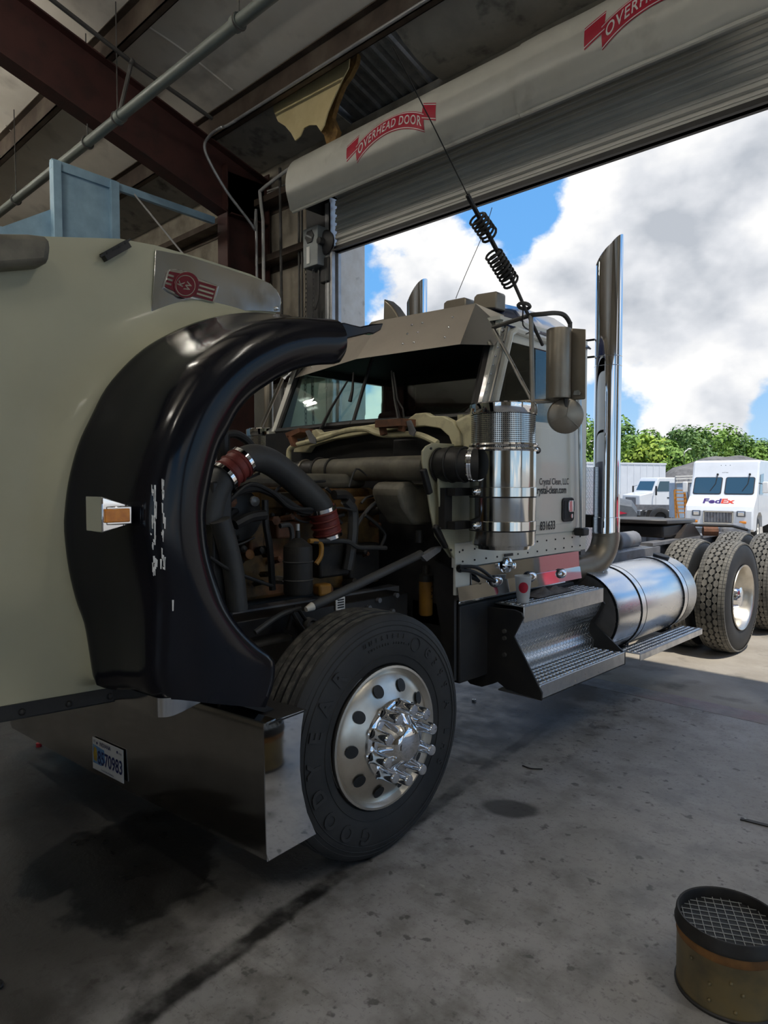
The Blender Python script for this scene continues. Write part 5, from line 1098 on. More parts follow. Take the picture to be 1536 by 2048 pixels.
# far side mirror stays seen past the windscreen
mf = MB(); mf.tube([mir(Q) + Vector((0, 0, -.05)), Vector((2 * XM + 1.96, 3.15, 1.95))], .012, 8); mf.build('mirror_stay', M['steel_brown'], mbrk)
MB().tube([Vector((2 * XM + 1.96, 3.15, 1.95)), mir(wl) + Vector((-.05, .05, -.05))], .012, 8).build('mirror_stay', M['steel_brown'], mbrk)
mm = MB(); mm.box((2 * XM + 1.80, 3.22, 1.98), (2 * XM + 1.98, 3.30, 2.42)); mm.build('mirror_housing', M['steel_brown'], mbrk, bevel=.03)
MB().ball((2 * XM + 2.06, 3.45, 1.86), .11, 16, 10, (1, .6, .6)).build('red_dome', M['red_plain'], mbrk)  # red rounded item of unclear kind, fixed to the mirror bracket
# --- two way radio aerial with loading coils
b0, tip = P(1048, 612, 'X', -1.97), P(862, 235, 'X', -1.97)
dirn = (P(935, 388, 'X', -1.97) - b0); pts_ = lambda u, v: P(u, v, 'X', -1.97)
an = MB().tube([P(1085, 690, 'X', -2.0), b0, pts_(1025, 560)], .009, 8).build('aerial', M['dark_conduit'], truck)
MB().tube([pts_(1025, 560), pts_(935, 390)], .011, 8).build('aerial_mast', M['hose_black'], an)
MB().helix(pts_(985, 505), pts_(1023, 566), .040, .006, 8.5).build('aerial_coil', M['hose_black'], an)
MB().helix(pts_(953, 434), pts_(980, 472), .040, .006, 5.5).build('aerial_coil', M['hose_black'], an)
MB().tube(catmull([pts_(935, 390), pts_(900, 320), pts_(868, 255), pts_(845, 210), pts_(815, 150), pts_(785, 92)], 4), .0028, 5).build('aerial_whip', M['hose_black'], an)
MB().tube(catmull([pts_(1046, 620), P(1046, 650, 'X', -2.0), P(1060, 662, 'X', -2.05), P(1052, 668, 'X', -2.2)], 4), .004, 5).build('aerial_cable', M['hose_black'], an)
wa = MB().tube(catmull([P(912, 597, 'Y', 3.45), P(915, 588, 'Y', 3.45), P(935, 540, 'Y', 3.5), P(962, 478, 'Y', 3.55), P(978, 435, 'Y', 3.6), P(984, 415, 'Y', 3.6)], 4), .0022, 5).build('thin_aerial', M['dark_conduit'], cabo)
MB().torus(b0, (0, .3, 1), .030, .009, 16, 6).build('aerial_clamp', M['dark_conduit'], an)
# --- air cleaners
def air_cleaner(x, y, dup_=False):
    o = MB().lathe((x, y, 0), (0, 0, 1), [(1.255, .0), (1.255, .142), (1.272, .146), (1.275, .166), (1.285, .169), (1.75, .169), (1.752, .172), (1.765, .172)], 48).build('air_cleaner', M['stainless'], truck, smooth=40)
    s = MB().lathe((x, y, 0), (0, 0, 1), [(1.765, .163), (1.945, .163)], 64).build('perforated_screen', M['perf'], o, smooth=60)
    set_uv(s, lambda co: ((math.atan2(co.y - y, -(co.x - x))) * 17.0, (co.z) * 104.0))
    MB().lathe((x, y, 0), (0, 0, 1), [(1.935, .168), (1.94, .172), (1.985, .172), (1.992, .166), (1.992, 0)], 48).build('top_cap', M['chrome'], o, smooth=40)
    for z, r in ((1.757, .178), (1.78, .174)): MB().torus((x, y, z), (0, 0, 1), r - .004, .010, 48, 6).build('clamp_ring', M['chrome'], o)
    MB().ball((x + .13, y + .12, 1.757), .018, 8, 6).build('clamp_bolt', M['dark_conduit'], o)
    for z in (1.375, 1.545):
        MB().lathe((x, y, 0), (0, 0, 1), [(z - .024, .1695), (z - .022, .1725), (z + .022, .1725), (z + .024, .1695)], 48).build('mount_band', M['stainless'], o, smooth=40)
        MB().torus((x, y, z - .026), (0, 0, 1), .169, .003, 48, 5).build('band_edge', M['dark_steel'], o)
        s_ = 1 if x > XM else -1
        MB().box((x - .17 * s_, y - .24, z - .02), (x - .12 * s_, y - .05, z + .02)).build('band_arm', M['dark_steel'], o)
        MB().ball((x - .04 * s_, y - .175, z), .020, 8, 6).build('band_bolt', M['chrome'], o)
    MB().box((x - (.215 if x > XM else -.175), y - .255, 1.355), (x - (.175 if x > XM else -.215), y - .195, 1.565)).build('mount_bracket', M['dark_steel'], o)
    return o
XA, YAc = -2.045, 2.995
air_cleaner(XA, YAc); air_cleaner(2 * XM - XA, YAc + .2)
# rubber elbow from air cleaner into the bay, then the long dusty duct across it
e_ = [P(868, 930, 'X', -2.36), P(880, 930, 'X', -2.28), P(905, 929, 'X', -2.20), P(930, 929, 'X', -2.13), P(955, 929, 'X', -2.08)]
el = MB().tube(catmull(e_, 4), [.080] * 6 + [.088] * 6 + [.078] * 5, 20).build('intake_elbow', M['hose_black'], truck, smooth=50)
for q, r in ((e_[1], .088), (e_[2], .092), (e_[3], .090)): MB().torus(q, e_[3] - e_[1], r - .004, .006, 28, 6).build('elbow_ridge', M['hose_black'], el)
for t in (.25, .45): q = e_[3].lerp(e_[4], t + .2); MB().torus(q, e_[4] - e_[2], .080, .008, 28, 6).build('hose_clamp', M['chrome'], el)
YI = 2.72
dy_ = [P(852, 936, 'Y', YI), P(745, 938, 'Y', YI), P(650, 942, 'Y', YI)]
du = MB().tube([P(868, 934, 'X', -2.33)] + dy_, .066, 20).build('intake_duct', M['duct_grey'], truck, smooth=50)
for (u0, u1, r, m) in ((640, 668, .072, 'duct_grey'), (600, 642, .060, 'hose_black'), (560, 602, .050, 'hose')):
    MB().cyl(P(u0, 942, 'Y', YI), P(u1, 941, 'Y', YI), r, n=20).build('duct_sleeve', M[m], du)
for u, r, m in ((667, .072, 'dark_steel'), (640, .074, 'dark_steel'), (612, .064, 'steel_brown')): MB().torus(P(u, 941, 'Y', YI), (1, 0, 0), r - .002, .008, 24, 6).build('duct_clamp', M[m], du)
# --- exhaust stacks
def stack(x, y, zc, f):
    r = .089; n = 40; ca = Vector((0, -1, 0)) if f > 0 else Vector((0, -1, 0))
    rings = []
    for z in (1.22, 1.30, 1.36, 2.40, 2.41, 2.46, 2.47): rings.append([Vector((x + r * math.cos(2 * math.pi * k / n), y + r * math.sin(2 * math.pi * k / n), z)) for k in range(n)])
    slope = lambda k: -(math.cos(2 * math.pi * k / n) * rt.x + math.sin(2 * math.pi * k / n) * rt.y)
    rings.append([Vector((x + r * math.cos(2 * math.pi * k / n), y + r * math.sin(2 * math.pi * k / n), zc - .20 * (.5 + .5 * slope(k)) ** 2.0)) for k in range(n)])
    o = MB().sheet(rings, True).build('exhaust_stack', M['chrome'], truck, smooth=40, solid=.004)
    for z in (2.40, 2.465): MB().torus((x, y, z), (0, 0, 1), r, .004, 36, 5).build('stack_seam', M['stainless'], o)
    MB().lathe((x, y, 0), (0, 0, 1), [(1.24, .091), (1.242, .0945), (1.345, .0945), (1.347, .091)], 40).build('stack_clamp', M['chrome'], o, smooth=40)
    MB().box((x - .16, y - .06, 1.27), (x - .08, y - .02, 1.36)).build('clamp_lug', M['dark_steel'], o)
    ep_ = [Vector((x, y, 1.24)), Vector((x, y, 1.19)), Vector((x - .01, y - .03, 1.10)), Vector((x - .03, y - .10, 1.03)), Vector((x - .06, y - .19, 1.00)), Vector((x - .10, y - .30, .99))]
    MB().tube(catmull(ep_, 5), .095, 24).build('exhaust_elbow', M['steel_brown'], o, smooth=50)
    mb = MB(); mb.box((x - .26, y - .05, 2.44), (x - .22, y - .01, 2.62)); mb.tube([Vector((x - .24, y - .03, 2.60)), Vector((x - .10, y - .01, 2.60))], .008, 6); mb.tube([Vector((x - .24, y - .03, 2.48)), Vector((x - .10, y - .01, 2.48))], .008, 6); mb.build('stack_bracket', M['dark_steel'], o)
    return o
sc_ = P(1214, 900, 'X', -2.28); stack(sc_.x, sc_.y, P(1240, 464, 'X', -2.28).z - .07, 1); stack(2 * XM - sc_.x, sc_.y, 3.35, -1)
# --- battery box and steps
XU, XW = -2.09, -1.95
ya_, yb_ = 3.215, 4.235
lo_ = MB(); lo_.box((XW - .27, ya_ + .005, .425), (XW, yb_, .435)); lo_.box((XW - .006, ya_ + .005, .425), (XW, yb_, .508)); lo_.box((XW - .27, ya_ + .005, .500), (XW, yb_, .506))
stp = lo_.build('step', M['alu_tread'], truck, bevel=.003)
def treads(x0, x1, y0, y1, z, par, nx, ny):
    mb = MB(); dk = MB()
    for i in range(nx):
        for j in range(ny):
            cx = x0 + (x1 - x0) * (i + .5) / nx; cy = y0 + (y1 - y0) * (j + .5 + (.25 if i % 2 else -.25)) / ny
            mb.lathe((cx, cy, z), (0, 0, 1), [(0, .017), (.005, .0145), (.006, .0125)], 8)
            dk.add([Vector((cx + .0120 * math.cos(q * math.pi / 4), cy + .016 * math.sin(q * math.pi / 4), z + .0055)) for q in range(8)], [tuple(range(8))])
    tag(mb.build('grip_dimples', M['alu_tread'], par, smooth=0), kind='stuff'); tag(dk.build('grip_holes', M['mesh_dark'], par, smooth=0, clean=False), kind='stuff')
treads(XW - .25, XW - .012, ya_ + .02, yb_ - .02, .506, stp, 6, 26)
u_ = MB(); u_.box((XU - .20, ya_ + .06, .90), (XU, yb_ - .02, .907)); u_.box((XU - .006, ya_ + .06, .815), (XU, yb_ - .02, .907))
stu = u_.build('step', M['alu_tread'], truck, bevel=.003); treads(XU - .19, XU - .012, ya_ + .08, yb_ - .04, .907, stu, 5, 26)
def plate_sheet(name, prof, y0, y1, par, m='diamond', s=26.0):
    pr = catmull([Vector((x, 0, z)) for x, z in prof], 5); L_ = [0]
    for a, b in zip(pr, pr[1:]): L_.append(L_[-1] + (b - a).length)
    mb = MB(); mb.sheet([[Vector((p.x, y0 + (y1 - y0) * k / 6, p.z)) for p in pr] for k in range(7)]); o = mb.build(name, M[m], par, smooth=50)
    uvl = o.data.uv_layers.new(name='UVMap'); n = len(pr)
    for p in o.data.polygons:
        for li in p.loop_indices:
            vi = o.data.loops[li].vertex_index; uvl.data[li].uv = (o.data.vertices[vi].co.y * s, L_[vi % n] * s)
    return o
plate_sheet('battery_box_cover', [(XU - .012, .83), (XU - .05, .74), (XU - .10, .67), (XU - .105, .60), (XU - .075, .55), (XU - .08, .50)], ya_ + .01, yb_, stu)
plate_sheet('tool_box_cover', [(XU - .20, .905), (XU - .23, .93), (XU - .24, .965), (XU - .24, 1.02)], ya_ - .20, yb_ - .1, stu)
ep1 = PL([(955, 1184), (962, 1205), (970, 1213), (1030, 1220), (1043, 1226), (1047, 1236), (1028, 1273), (1084, 1386), (1083, 1402), (1040, 1388), (1012, 1378), (995, 1364), (985, 1368), (963, 1374), (940, 1368), (930, 1357), (930, 1200)], 'Y', ya_)
bx = MB().prism(ep1, (0, .012, 0)).build('step_end_plate', M['dark_steel'], truck, bevel=.003)
MB().prism([Vector((p.x, yb_, p.z)) for p in [Vector((XU - .02, 0, .82)), Vector((XU + .0, 0, .80)), Vector((XU - .075, 0, .66)), Vector((XW - .0, 0, .50)), Vector((XW, 0, .425)), Vector((XW - .2, 0, .43)), Vector((XW - .5, 0, .45)), Vector((XW - .5, 0, .85))]], (0, .012, 0)).build('step_end_plate', M['dark_steel'], truck)
for u, v in ((1010, 1262), (1010, 1276), (1010, 1309)): MB().cyl(P(u, v, 'Y', ya_), P(u, v, 'Y', ya_) + Vector((0, -.014, 0)), .012, n=8).build('plate_bolt', M['dark_conduit'], bx)
bb = MB().box((XU - .55, 2.96, .50), (XU - .20, 4.2, .93)).build('battery_box', M['dark_steel'], truck, bevel=.01)
MB().box((XU - .50, 2.965, .925), (XU - .21, 3.2, .955)).build('box_lid', M['stainless'], bb, bevel=.01)
MB().prism(PL([(868, 1120), (905, 1140), (908, 1190), (908, 1362), (897, 1365), (880, 1250), (868, 1180)], 'Y', 2.88), (0, .02, 0)).build('mud_shield', M['dark_steel'], truck)
# --- fuel tank with straps, cap and step
XTk, ZTk, RTk = -2.33, .695, .29
ty0, ty1 = 4.34, 5.78
tk = MB().lathe((XTk, ty0, ZTk), (0, 1, 0), [(.03, 0), (.028, .18), (.0, .275), (-.004, .288), (.01, .292), (1.37, .292), (1.385, .286), (1.39, .27), (1.36, .18), (1.36, 0)], 64).build('fuel_tank', M['alu'], truck, smooth=40)
MB().lathe((XTk, ty0, ZTk), (0, 1, 0), [(.022, 0), (.018, .18), (-.006, .272)], 48).build('tank_end', M['frame_grey'], tk)
for y in (ty0 + .38, ty0 + 1.14):
    MB().lathe((XTk, y, ZTk), (0, 1, 0), [(-.034, .293), (-.032, .298), (.032, .298), (.034, .293)], 64).build('tank_strap', M['alu'], tk, smooth=40)
    for d in (-.037, .037): MB().torus((XTk, y + d, ZTk), (0, 1, 0), .294, .006, 64, 6).build('strap_rubber', M['hose_black'], tk)
    MB().cyl((XTk + .17, y, ZTk - .30), (XTk + .17, y, ZTk - .22), .014, n=8).build('strap_bolt', M['chrome'], tk)
cpos = P(1331, 1122, 'X', XTk + .06); ang_ = Vector((.25, 0, 1)).normalized()
cc_ = Vector((XTk + .05, ty0 + 1.24, ZTk + .283)); MB().lathe(cc_, ang_, [(0, .062), (.022, .064), (.028, .058), (.030, 0)], 24).build('tank_cap', M['dark_steel'], tk, smooth=40)
MB().cyl(Vector((XTk + .08, ty0 + .16, ZTk + .27)), Vector((XTk + .09, ty0 + .16, ZTk + .34)), .016, n=10).build('tank_fitting', M['chrome'], tk)
ts = MB(); tsy0, tsy1 = 4.47, 5.60; ts.box((XW - .17, tsy0, .445), (XW, tsy1, .450)); ts.box((XW - .006, tsy0, .405), (XW, tsy1, .450)); ts.box((XW - .17, tsy0, .41), (XW - .164, tsy1, .450)); tso = ts.build('tank_step', M['alu_tread'], tk, bevel=.002)
treads(XW - .16, XW - .01, tsy0 + .02, tsy1 - .02, .450, tk, 4, 30)
for y in (ty0 + .38, ty0 + 1.14): MB().box((XTk - .30, y - .03, .40), (XW - .02, y + .03, .425)).build('tank_bracket', M['dark_steel'], tk)
# --- things behind the cab
MB().box((XS - .05, 4.30, 1.10), (XT + .05, 4.36, 1.74)).build('cab_guard', M['frame_grey'], truck)
gs = plate_sheet('guard_plate', [(XS - .16, 1.70), (XS - .16, 1.4), (XS - .16, 1.05)], 4.30, 4.85, truck)
vv = MB(); q0 = Vector((-2.80, 5.5, 1.06)); vv.cyl(q0, q0 + Vector((.0, .55, 0)), .055, n=16); vv.cyl(q0 + Vector((0, .32, 0)), q0 + Vector((0, .72, 0)), .080, n=16); val = vv.build('brake_canister', M['frame_grey'], truck)
MB().torus(q0 + Vector((0, .28, 0)), (0, 1, 0), .095, .02, 20, 8).build('canister_clamp', M['frame_grey'], val)
MB().box(q0 + Vector((-.04, .05, .05)), q0 + Vector((.04, .2, .22))).build('valve_body', M['rust'], val, bevel=.01)
MB().tube([q0 + Vector((0, .0, .25)), q0 + Vector((0, .3, .25))], .02, 8).build('valve_handle', M['conduit'], val)
MB().tube([q0 + Vector((0, .34, 0)), q0 + Vector((0, .34, -.45))], .018, 8).build('hanger_strut', M['frame_grey'], val)
dk_ = plate_sheet('deck_plate', [(-2.62, 1.0), (-3.1, 1.005), (2 * XM + 2.62, 1.0)], 5.55, 6.25, truck)
MB().box((-2.62, 5.2, .72), (-2.60, 6.35, 1.0)).build('frame_skirt', M['frame_grey'], truck)
for k in range(9): MB().ball((-2.596, 5.3 + k * .12, .80 + .05 * (k % 2)), .012, 8, 5).build('frame_bolt', M['dark_steel'], truck)
# fifth wheel
fp = []
for k in range(40):
    a = 2 * math.pi * k / 40; fp.append((XM + .47 * math.cos(a), 7.25 + .60 * math.sin(a)))
fw_ = [(x, y) for x, y in [(XM + .47, 6.75), (XM + .44, 7.45), (XM + .30, 7.95), (XM + .10, 8.10), (XM + .08, 7.5), (XM - .08, 7.5), (XM - .10, 8.10), (XM - .30, 7.95), (XM - .44, 7.45), (XM - .47, 6.75), (XM - .25, 6.62), (XM + .25, 6.62)]]
f5 = MB().prism([Vector((x, y, 1.165 - .03 * (y - 7.2))) for x, y in fw_], (0, 0, .04)).build('fifth_wheel', M['greasy'], truck, bevel=.008)
mb = MB(); mb.box((XM - .42, 6.78, 1.04), (XM + .42, 7.4, 1.165)); mb.build('fifth_wheel_rib', M['greasy'], f5, bevel=.02)
for s in (-1, 1): MB().prism([Vector((XM + s * .42, 7.0, .99)), Vector((XM + s * .42, 7.7, .99)), Vector((XM + s * .42, 7.42, 1.16)), Vector((XM + s * .42, 7.28, 1.16))], (.05 * s, 0, 0)).build('fifth_wheel_stand', M['greasy'], f5)
MB().tube([Vector((XM + .4, 7.6, 1.13)), Vector((XM + .75, 7.75, 1.13)), Vector((XM + .82, 8.0, 1.08))], .015, 8).build('release_handle', M['dark_steel'], f5)
MB().tube([Vector((XM + .5, 7.62, 1.07)), Vector((XM + .62, 7.7, 1.07))], .05, 10).build('fifth_wheel_pin', M['rust'], f5)
for s in (-1, 1):
    mb = MB(); mb.box((XM + s * .42 - .06, 6.4, .99), (XM + s * .42 + .06, 8.6, 1.02)); mb.build('slide_rail', M['frame_grey'], f5)
    MB().box((XM + s * .40, 8.35, .80), (XM + s * .52, 9.0, 1.10)).build('rear_hanger', M['frame_grey'], truck, bevel=.05)
# --- engine bay
XE_ = -2.78
eng = MB(); eng.box((-3.5, 1.75, 1.02), (XE_, 2.85, 1.42))
engine = eng.build('engine', M['engine_y'], truck, bevel=.02)
MB().box((-3.45, 1.78, 1.42), (XE_ - .04, 2.84, 1.56)).build('cylinder_head', M['engine_y'], engine, bevel=.02)
MB().box((-3.42, 1.82, 1.56), (XE_ - .06, 2.80, 1.64)).build('valve_cover', M['duct_grey'], engine, bevel=.03)
MB().box((-3.48, 1.80, .66), (XE_ - .05, 2.80, 1.02)).build('oil_pan', M['engine_d'], engine, bevel=.03)
rd = random.Random(11)
def bay_box(u0, v0, u1, v1, x, d, nm, m, bev=.012):
    a, b = P(u0, v0, 'X', x), P(u1, v1, 'X', x); return MB().box((x - d, a.y, b.z), (x, b.y, a.z)).build(nm, M[m], engine, bevel=bev)
bay_box(520, 975, 585, 1015, -2.72, .1, 'head_cover', 'engine_y'); bay_box(590, 1010, 650, 1040, -2.70, .1, 'exhaust_manifold', 'rust')
bay_box(500, 1020, 530, 1105, -2.70, .1, 'front_housing', 'engine_y'); bay_box(555, 1045, 600, 1075, -2.70, .1, 'fuel_block', 'rust'); bay_box(690, 995, 760, 1020, -2.70, .1, 'manifold', 'engine_y')
bay_box(640, 1090, 700, 1150, -2.66, .1, 'pump_body', 'engine_d'); bay_box(560, 985, 650, 1000, -2.70, .05, 'wiring_rail', 'duct_grey', .004)
bay_box(700, 1090, 760, 1160, -2.72, .1, 'compressor', 'engine_d'); bay_box(640, 1170, 665, 1190, -2.58, .06, 'fuel_filter_base', 'filter_y')
for u in (545, 575, 605, 640, 670, 700, 730): MB().ball(P(u, 1030, 'X', -2.69), .012, 8, 5).build('bolt_head', M['engine_d'], engine)
# round housings and pulleys at the engine's front
c = P(475, 1030, 'X', -2.72); MB().lathe(c, (1, 0, 0), [(-.1, .13), (0, .13), (.02, .12), (.03, .08), (.035, 0)], 28).build('front_cover', M['engine_d'], engine)
c = P(470, 1075, 'X', -2.70); MB().torus(c, (1, .5, 0), .12, .02, 28, 8).build('fan_belt', M['hose_black'], engine)
# radiator and fan shroud
MB().box((-3.75, 1.60, .70), (-2.55, 1.70, 1.60)).build('radiator', M['dark_steel'], truck, bevel=.01)
MB().tube(catmull(PL([(440, 1040), (455, 1090), (468, 1150), (475, 1220)], 'X', -2.52), 4), .045, 12).build('radiator_hose', M['hose'], engine)
MB().tube(catmull(PL([(448, 870), (470, 868), (492, 880), (508, 900)], 'X', -2.75), 4), .020, 10).build('coolant_hose', M['hose_black'], engine)
MB().tube(catmull(PL([(446, 868), (446, 960)], 'X', -2.75), 2), .030, 10).build('coolant_pipe', M['hose_black'], engine)
# charge air pipe with red couplers
XPp = -2.60
cap_ = catmull(PL([(418, 1050), (424, 1005), (440, 965), (462, 942), (490, 920), (515, 916), (545, 927), (580, 953), (615, 985), (640, 1012), (652, 1045), (656, 1075)], 'X', XPp), 5)
cp_ = MB().tube(cap_, .062, 18).build('charge_air_pipe', M['hose'], truck, smooth=50)
def coupler(i0, i1, n):
    pts = cap_[i0:i1 + 1]; rr = []
    for k in range(len(pts) * 1): rr.append(.070)
    o = MB().tube(pts, .068, 18).build('red_coupler', M['red_hose'], cp_, smooth=50)
    for k in range(n):
        q = pts[0].lerp(pts[-1], (k + .5) / n); MB().torus(q, pts[-1] - pts[0], .067, .007, 22, 6).build('coupler_ridge', M['red_hose'], cp_)
    for q in (pts[0], pts[-1]): MB().lathe(q, pts[-1] - pts[0], [(-.010, .068), (-.009, .073), (.009, .073), (.010, .068)], 24).build('coupler_clamp', M['chrome'], cp_)
coupler(12, 19, 3); coupler(46, 54, 4)
# filter canister with cone lid
cc = P(596, 1130, 'X', -2.45); r_ = .066; zt_, zb_ = P(596, 1092, 'X', -2.45).z, P(596, 1187, 'X', -2.45).z
cn = MB().lathe((cc.x, cc.y, 0), (0, 0, 1), [(zb_, 0), (zb_, r_ * .95), (zb_ + .01, r_), (zt_ - .02, r_), (zt_, r_ * .97), (zt_ + .035, .02), (zt_ + .037, .012), (zt_ + .07, .010), (zt_ + .072, 0)], 28).build('crankcase_canister', M['engine_d'], truck, smooth=40)
for t in (.30, .68): MB().torus((cc.x, cc.y, zb_ + (zt_ - zb_) * t), (0, 0, 1), r_ + .001, .004, 28, 5).build('canister_strap', M['hose'], cn)
MB().tube([Vector((cc.x - .0, cc.y, zt_ + .05)), Vector((cc.x, cc.y, zt_ + .10))], .009, 8).build('canister_fitting', M['conduit'], cn)
# hoses and harness
def hose(px, x, r, m='hose_black'):
    return MB().tube(catmull(PL(px, 'X', x), 4), r, 8).build('hose', M[m], engine)
hose([(625, 1083), (660, 1082), (695, 1083), (715, 1094), (745, 1095), (772, 1096)], -2.55, .012, 'hose')
hose([(690, 1000), (705, 1020), (706, 1060), (702, 1100), (695, 1140)], -2.62, .028, 'hose'); hose([(668, 990), (690, 990), (703, 1005)], -2.62, .026, 'hose_black')
hose([(470, 985), (510, 975), (560, 995), (600, 1020), (628, 1022)], -2.60, .018); hose([(450, 1010), (480, 985), (530, 980), (570, 1010)], -2.64, .014)
hose([(460, 1000), (500, 968), (545, 985), (580, 1015), (625, 1018)], -2.58, .010); hose([(530, 1000), (532, 1050), (540, 1100), (545, 1180)], -2.62, .016)
hose([(470, 1050), (500, 1035), (530, 1030)], -2.60, .024, 'hose_black'); hose([(560, 1052), (578, 1050), (584, 1065), (584, 1085)], -2.55, .012, 'hose')
hose([(618, 1082), (640, 1085), (642, 1110), (632, 1128)], -2.55, .012, 'filter_y'); hose([(730, 1030), (755, 1050), (770, 1070), (760, 1095)], -2.60, .010)
hose([(700, 1080), (720, 1040), (745, 1010), (770, 995)], -2.62, .010, 'hose'); hose([(640, 1270), (612, 1240), (590, 1215), (575, 1260)], -2.52, .010)
hose([(420, 1115), (460, 1140), (510, 1160), (545, 1172)], -2.50, .008); hose([(510, 1265), (560, 1230), (600, 1215)], -2.46, .012, 'hose')
hose([(640, 1300), (625, 1280), (600, 1250), (585, 1225)], -2.45, .010); hose([(700, 1240), (720, 1228), (738, 1240), (742, 1262)], -2.55, .010, 'hose')
for k in range(14):
    u, v = rd.uniform(440, 780), rd.uniform(960, 1080); du, dv = rd.uniform(25, 70), rd.uniform(-30, 40)
    hose([(u, v), (u + du * .4, v + dv + rd.uniform(-15, 15)), (u + du, v + dv)], -2.63 + rd.uniform(-.05, .04), rd.choice((.005, .007, .009)), rd.choice(('hose_black', 'hose')))
for k in range(22):
    u, v = rd.uniform(450, 770), rd.uniform(1000, 1180); c = P(u, v, 'X', -2.70 + rd.uniform(-.03, .05)); r = rd.uniform(.010, .028)
    MB().lathe(c, (1, rd.uniform(-.3, .3), rd.uniform(-.3, .3)), [(-.05, r), (.02, r), (.025, r * .6), (.03, 0)], rd.choice((6, 12))).build('engine_fitting', M[rd.choice(('engine_d', 'engine_y', 'engine_d', 'rust', 'conduit'))], engine)
# surge tank
st_ = PL([(797, 985), (800, 972), (808, 965), (826, 962), (836, 972), (862, 966), (866, 1000), (864, 1050), (830, 1050), (806, 1015)], 'X', -2.42)
sg = MB().prism(st_, (-.20, 0, 0)).build('coolant_tank', M['duct_grey'], truck, bevel=.02)
a = P(808, 962, 'X', -2.50); MB().lathe(a + Vector((0, 0, -.01)), (0, -.2, 1), [(0, .028), (.03, .030), (.033, .0)], 14).build('coolant_cap', M['frame_grey'], sg)
MB().tube([P(838, 1060, 'X', -2.45), P(838, 1085, 'X', -2.45)], .022, 10).build('tank_outlet', M['hose_black'], sg)
# hood stay: fat tube with worn end
s0_, s1_ = P(612, 1219, 'X', -2.36), P(842, 1108, 'X', -2.34)
sy = MB().tube([s0_.lerp(s1_, .05), s1_], .022, 12).build('hood_stay', M['hose'], truck)
MB().tube([s0_, s0_.lerp(s1_, .06)], [.012, .022], 12).build('stay_tip', M['jamb'], sy)
MB().prism(PL([(835, 1112), (862, 1095), (876, 1092), (872, 1102), (845, 1122)], 'X', -2.34), (.03, 0, 0)).build('stay_bracket', M['frame_grey'], sy)
# yellow spin on filter
f0, f1 = P(852, 1162, 'X', -2.52), P(852, 1230, 'X', -2.52)
ff = MB().lathe((f0.x, f0.y, 0), (0, 0, 1), [(f1.z, 0), (f1.z, .034), (f1.z + .008, .040), (f0.z, .040)], 24).build('oil_filter', M['filter_y'], truck, smooth=40)
MB().lathe((f0.x, f0.y, 0), (0, 0, 1), [(f0.z, .044), (f0.z + .035, .044), (f0.z + .04, .02), (f0.z + .09, .018)], 20).build('filter_head', M['engine_d'], ff)
mb = MB(); 
for k, ch in enumerate('CAT'): text_on(mb, ch, (f0.x + .0402, f0.y + .004, f0.z - .035 - .03 * k), (0, 0, -1), (0, 1, 0), .03, .0005, 0, 1)
mb.build('filter_lettering', M['black_print'], ff, clean=False)
# steering gear, frame labels, spring hanger
MB().box((-2.62, 1.75, .62), (-2.50, 2.0, .90)).build('steering_gear', M['engine_d'], truck, bevel=.03)
a = P(546, 1222, 'X', -2.5); MB().lathe(P(626, 1250, 'X', -2.48), (1, -.2, 0), [(-.05, .03), (0, .03), (.0, .022), (-.01, .018), (-.01, 0)], 18).build('spring_eye', M['frame_grey'], truck)
for (u0, v0, u1, v1, m) in ((672, 1196, 690, 1218, 'white_print'), (560, 1276, 584, 1296, 'filter_y')):
    a, b = P(u0, v0, 'X', -2.56), P(u1, v1, 'X', -2.56); lb = MB().box((-2.566, a.y, b.z), (-2.56, b.y, a.z)).build('warning_label', M[m], truck)
    l2 = MB()
    for k in range(4): l2.box((-2.561, a.y + .01, b.z + (a.z - b.z) * (.15 + .2 * k)), (-2.558, b.y - .008, b.z + (a.z - b.z) * (.25 + .2 * k)))
    l2.build('label_lines', M['black_print'], lb)
MB().box((-2.74, 1.6, .98), (-2.57, 2.85, .74)).build('frame_side', M['dark_steel'], truck, bevel=.005)
for u, v in ((790, 1190), (782, 1222), (755, 1200), (735, 1215)): MB().cyl(P(u, v, 'X', -2.57), P(u, v, 'X', -2.57) + Vector((.02, 0, 0)), .014, n=8).build('frame_bolt', M['frame_grey'], truck)
for k in range(5): MB().box((-2.62, 1.60 + .02 * k, .60 + .018 * k), (-2.50, 2.75 - .02 * k, .615 + .018 * k)).build('leaf_spring', M['dark_steel'], truck)
# pale bracket between bumper and tyre
wb = MB().tube(catmull(PL([(539, 1392), (549, 1365), (553, 1352), (565, 1346), (582, 1341)], 'X', -2.45), 4), .017, 8).build('tow_hook', M['jamb'], truck)

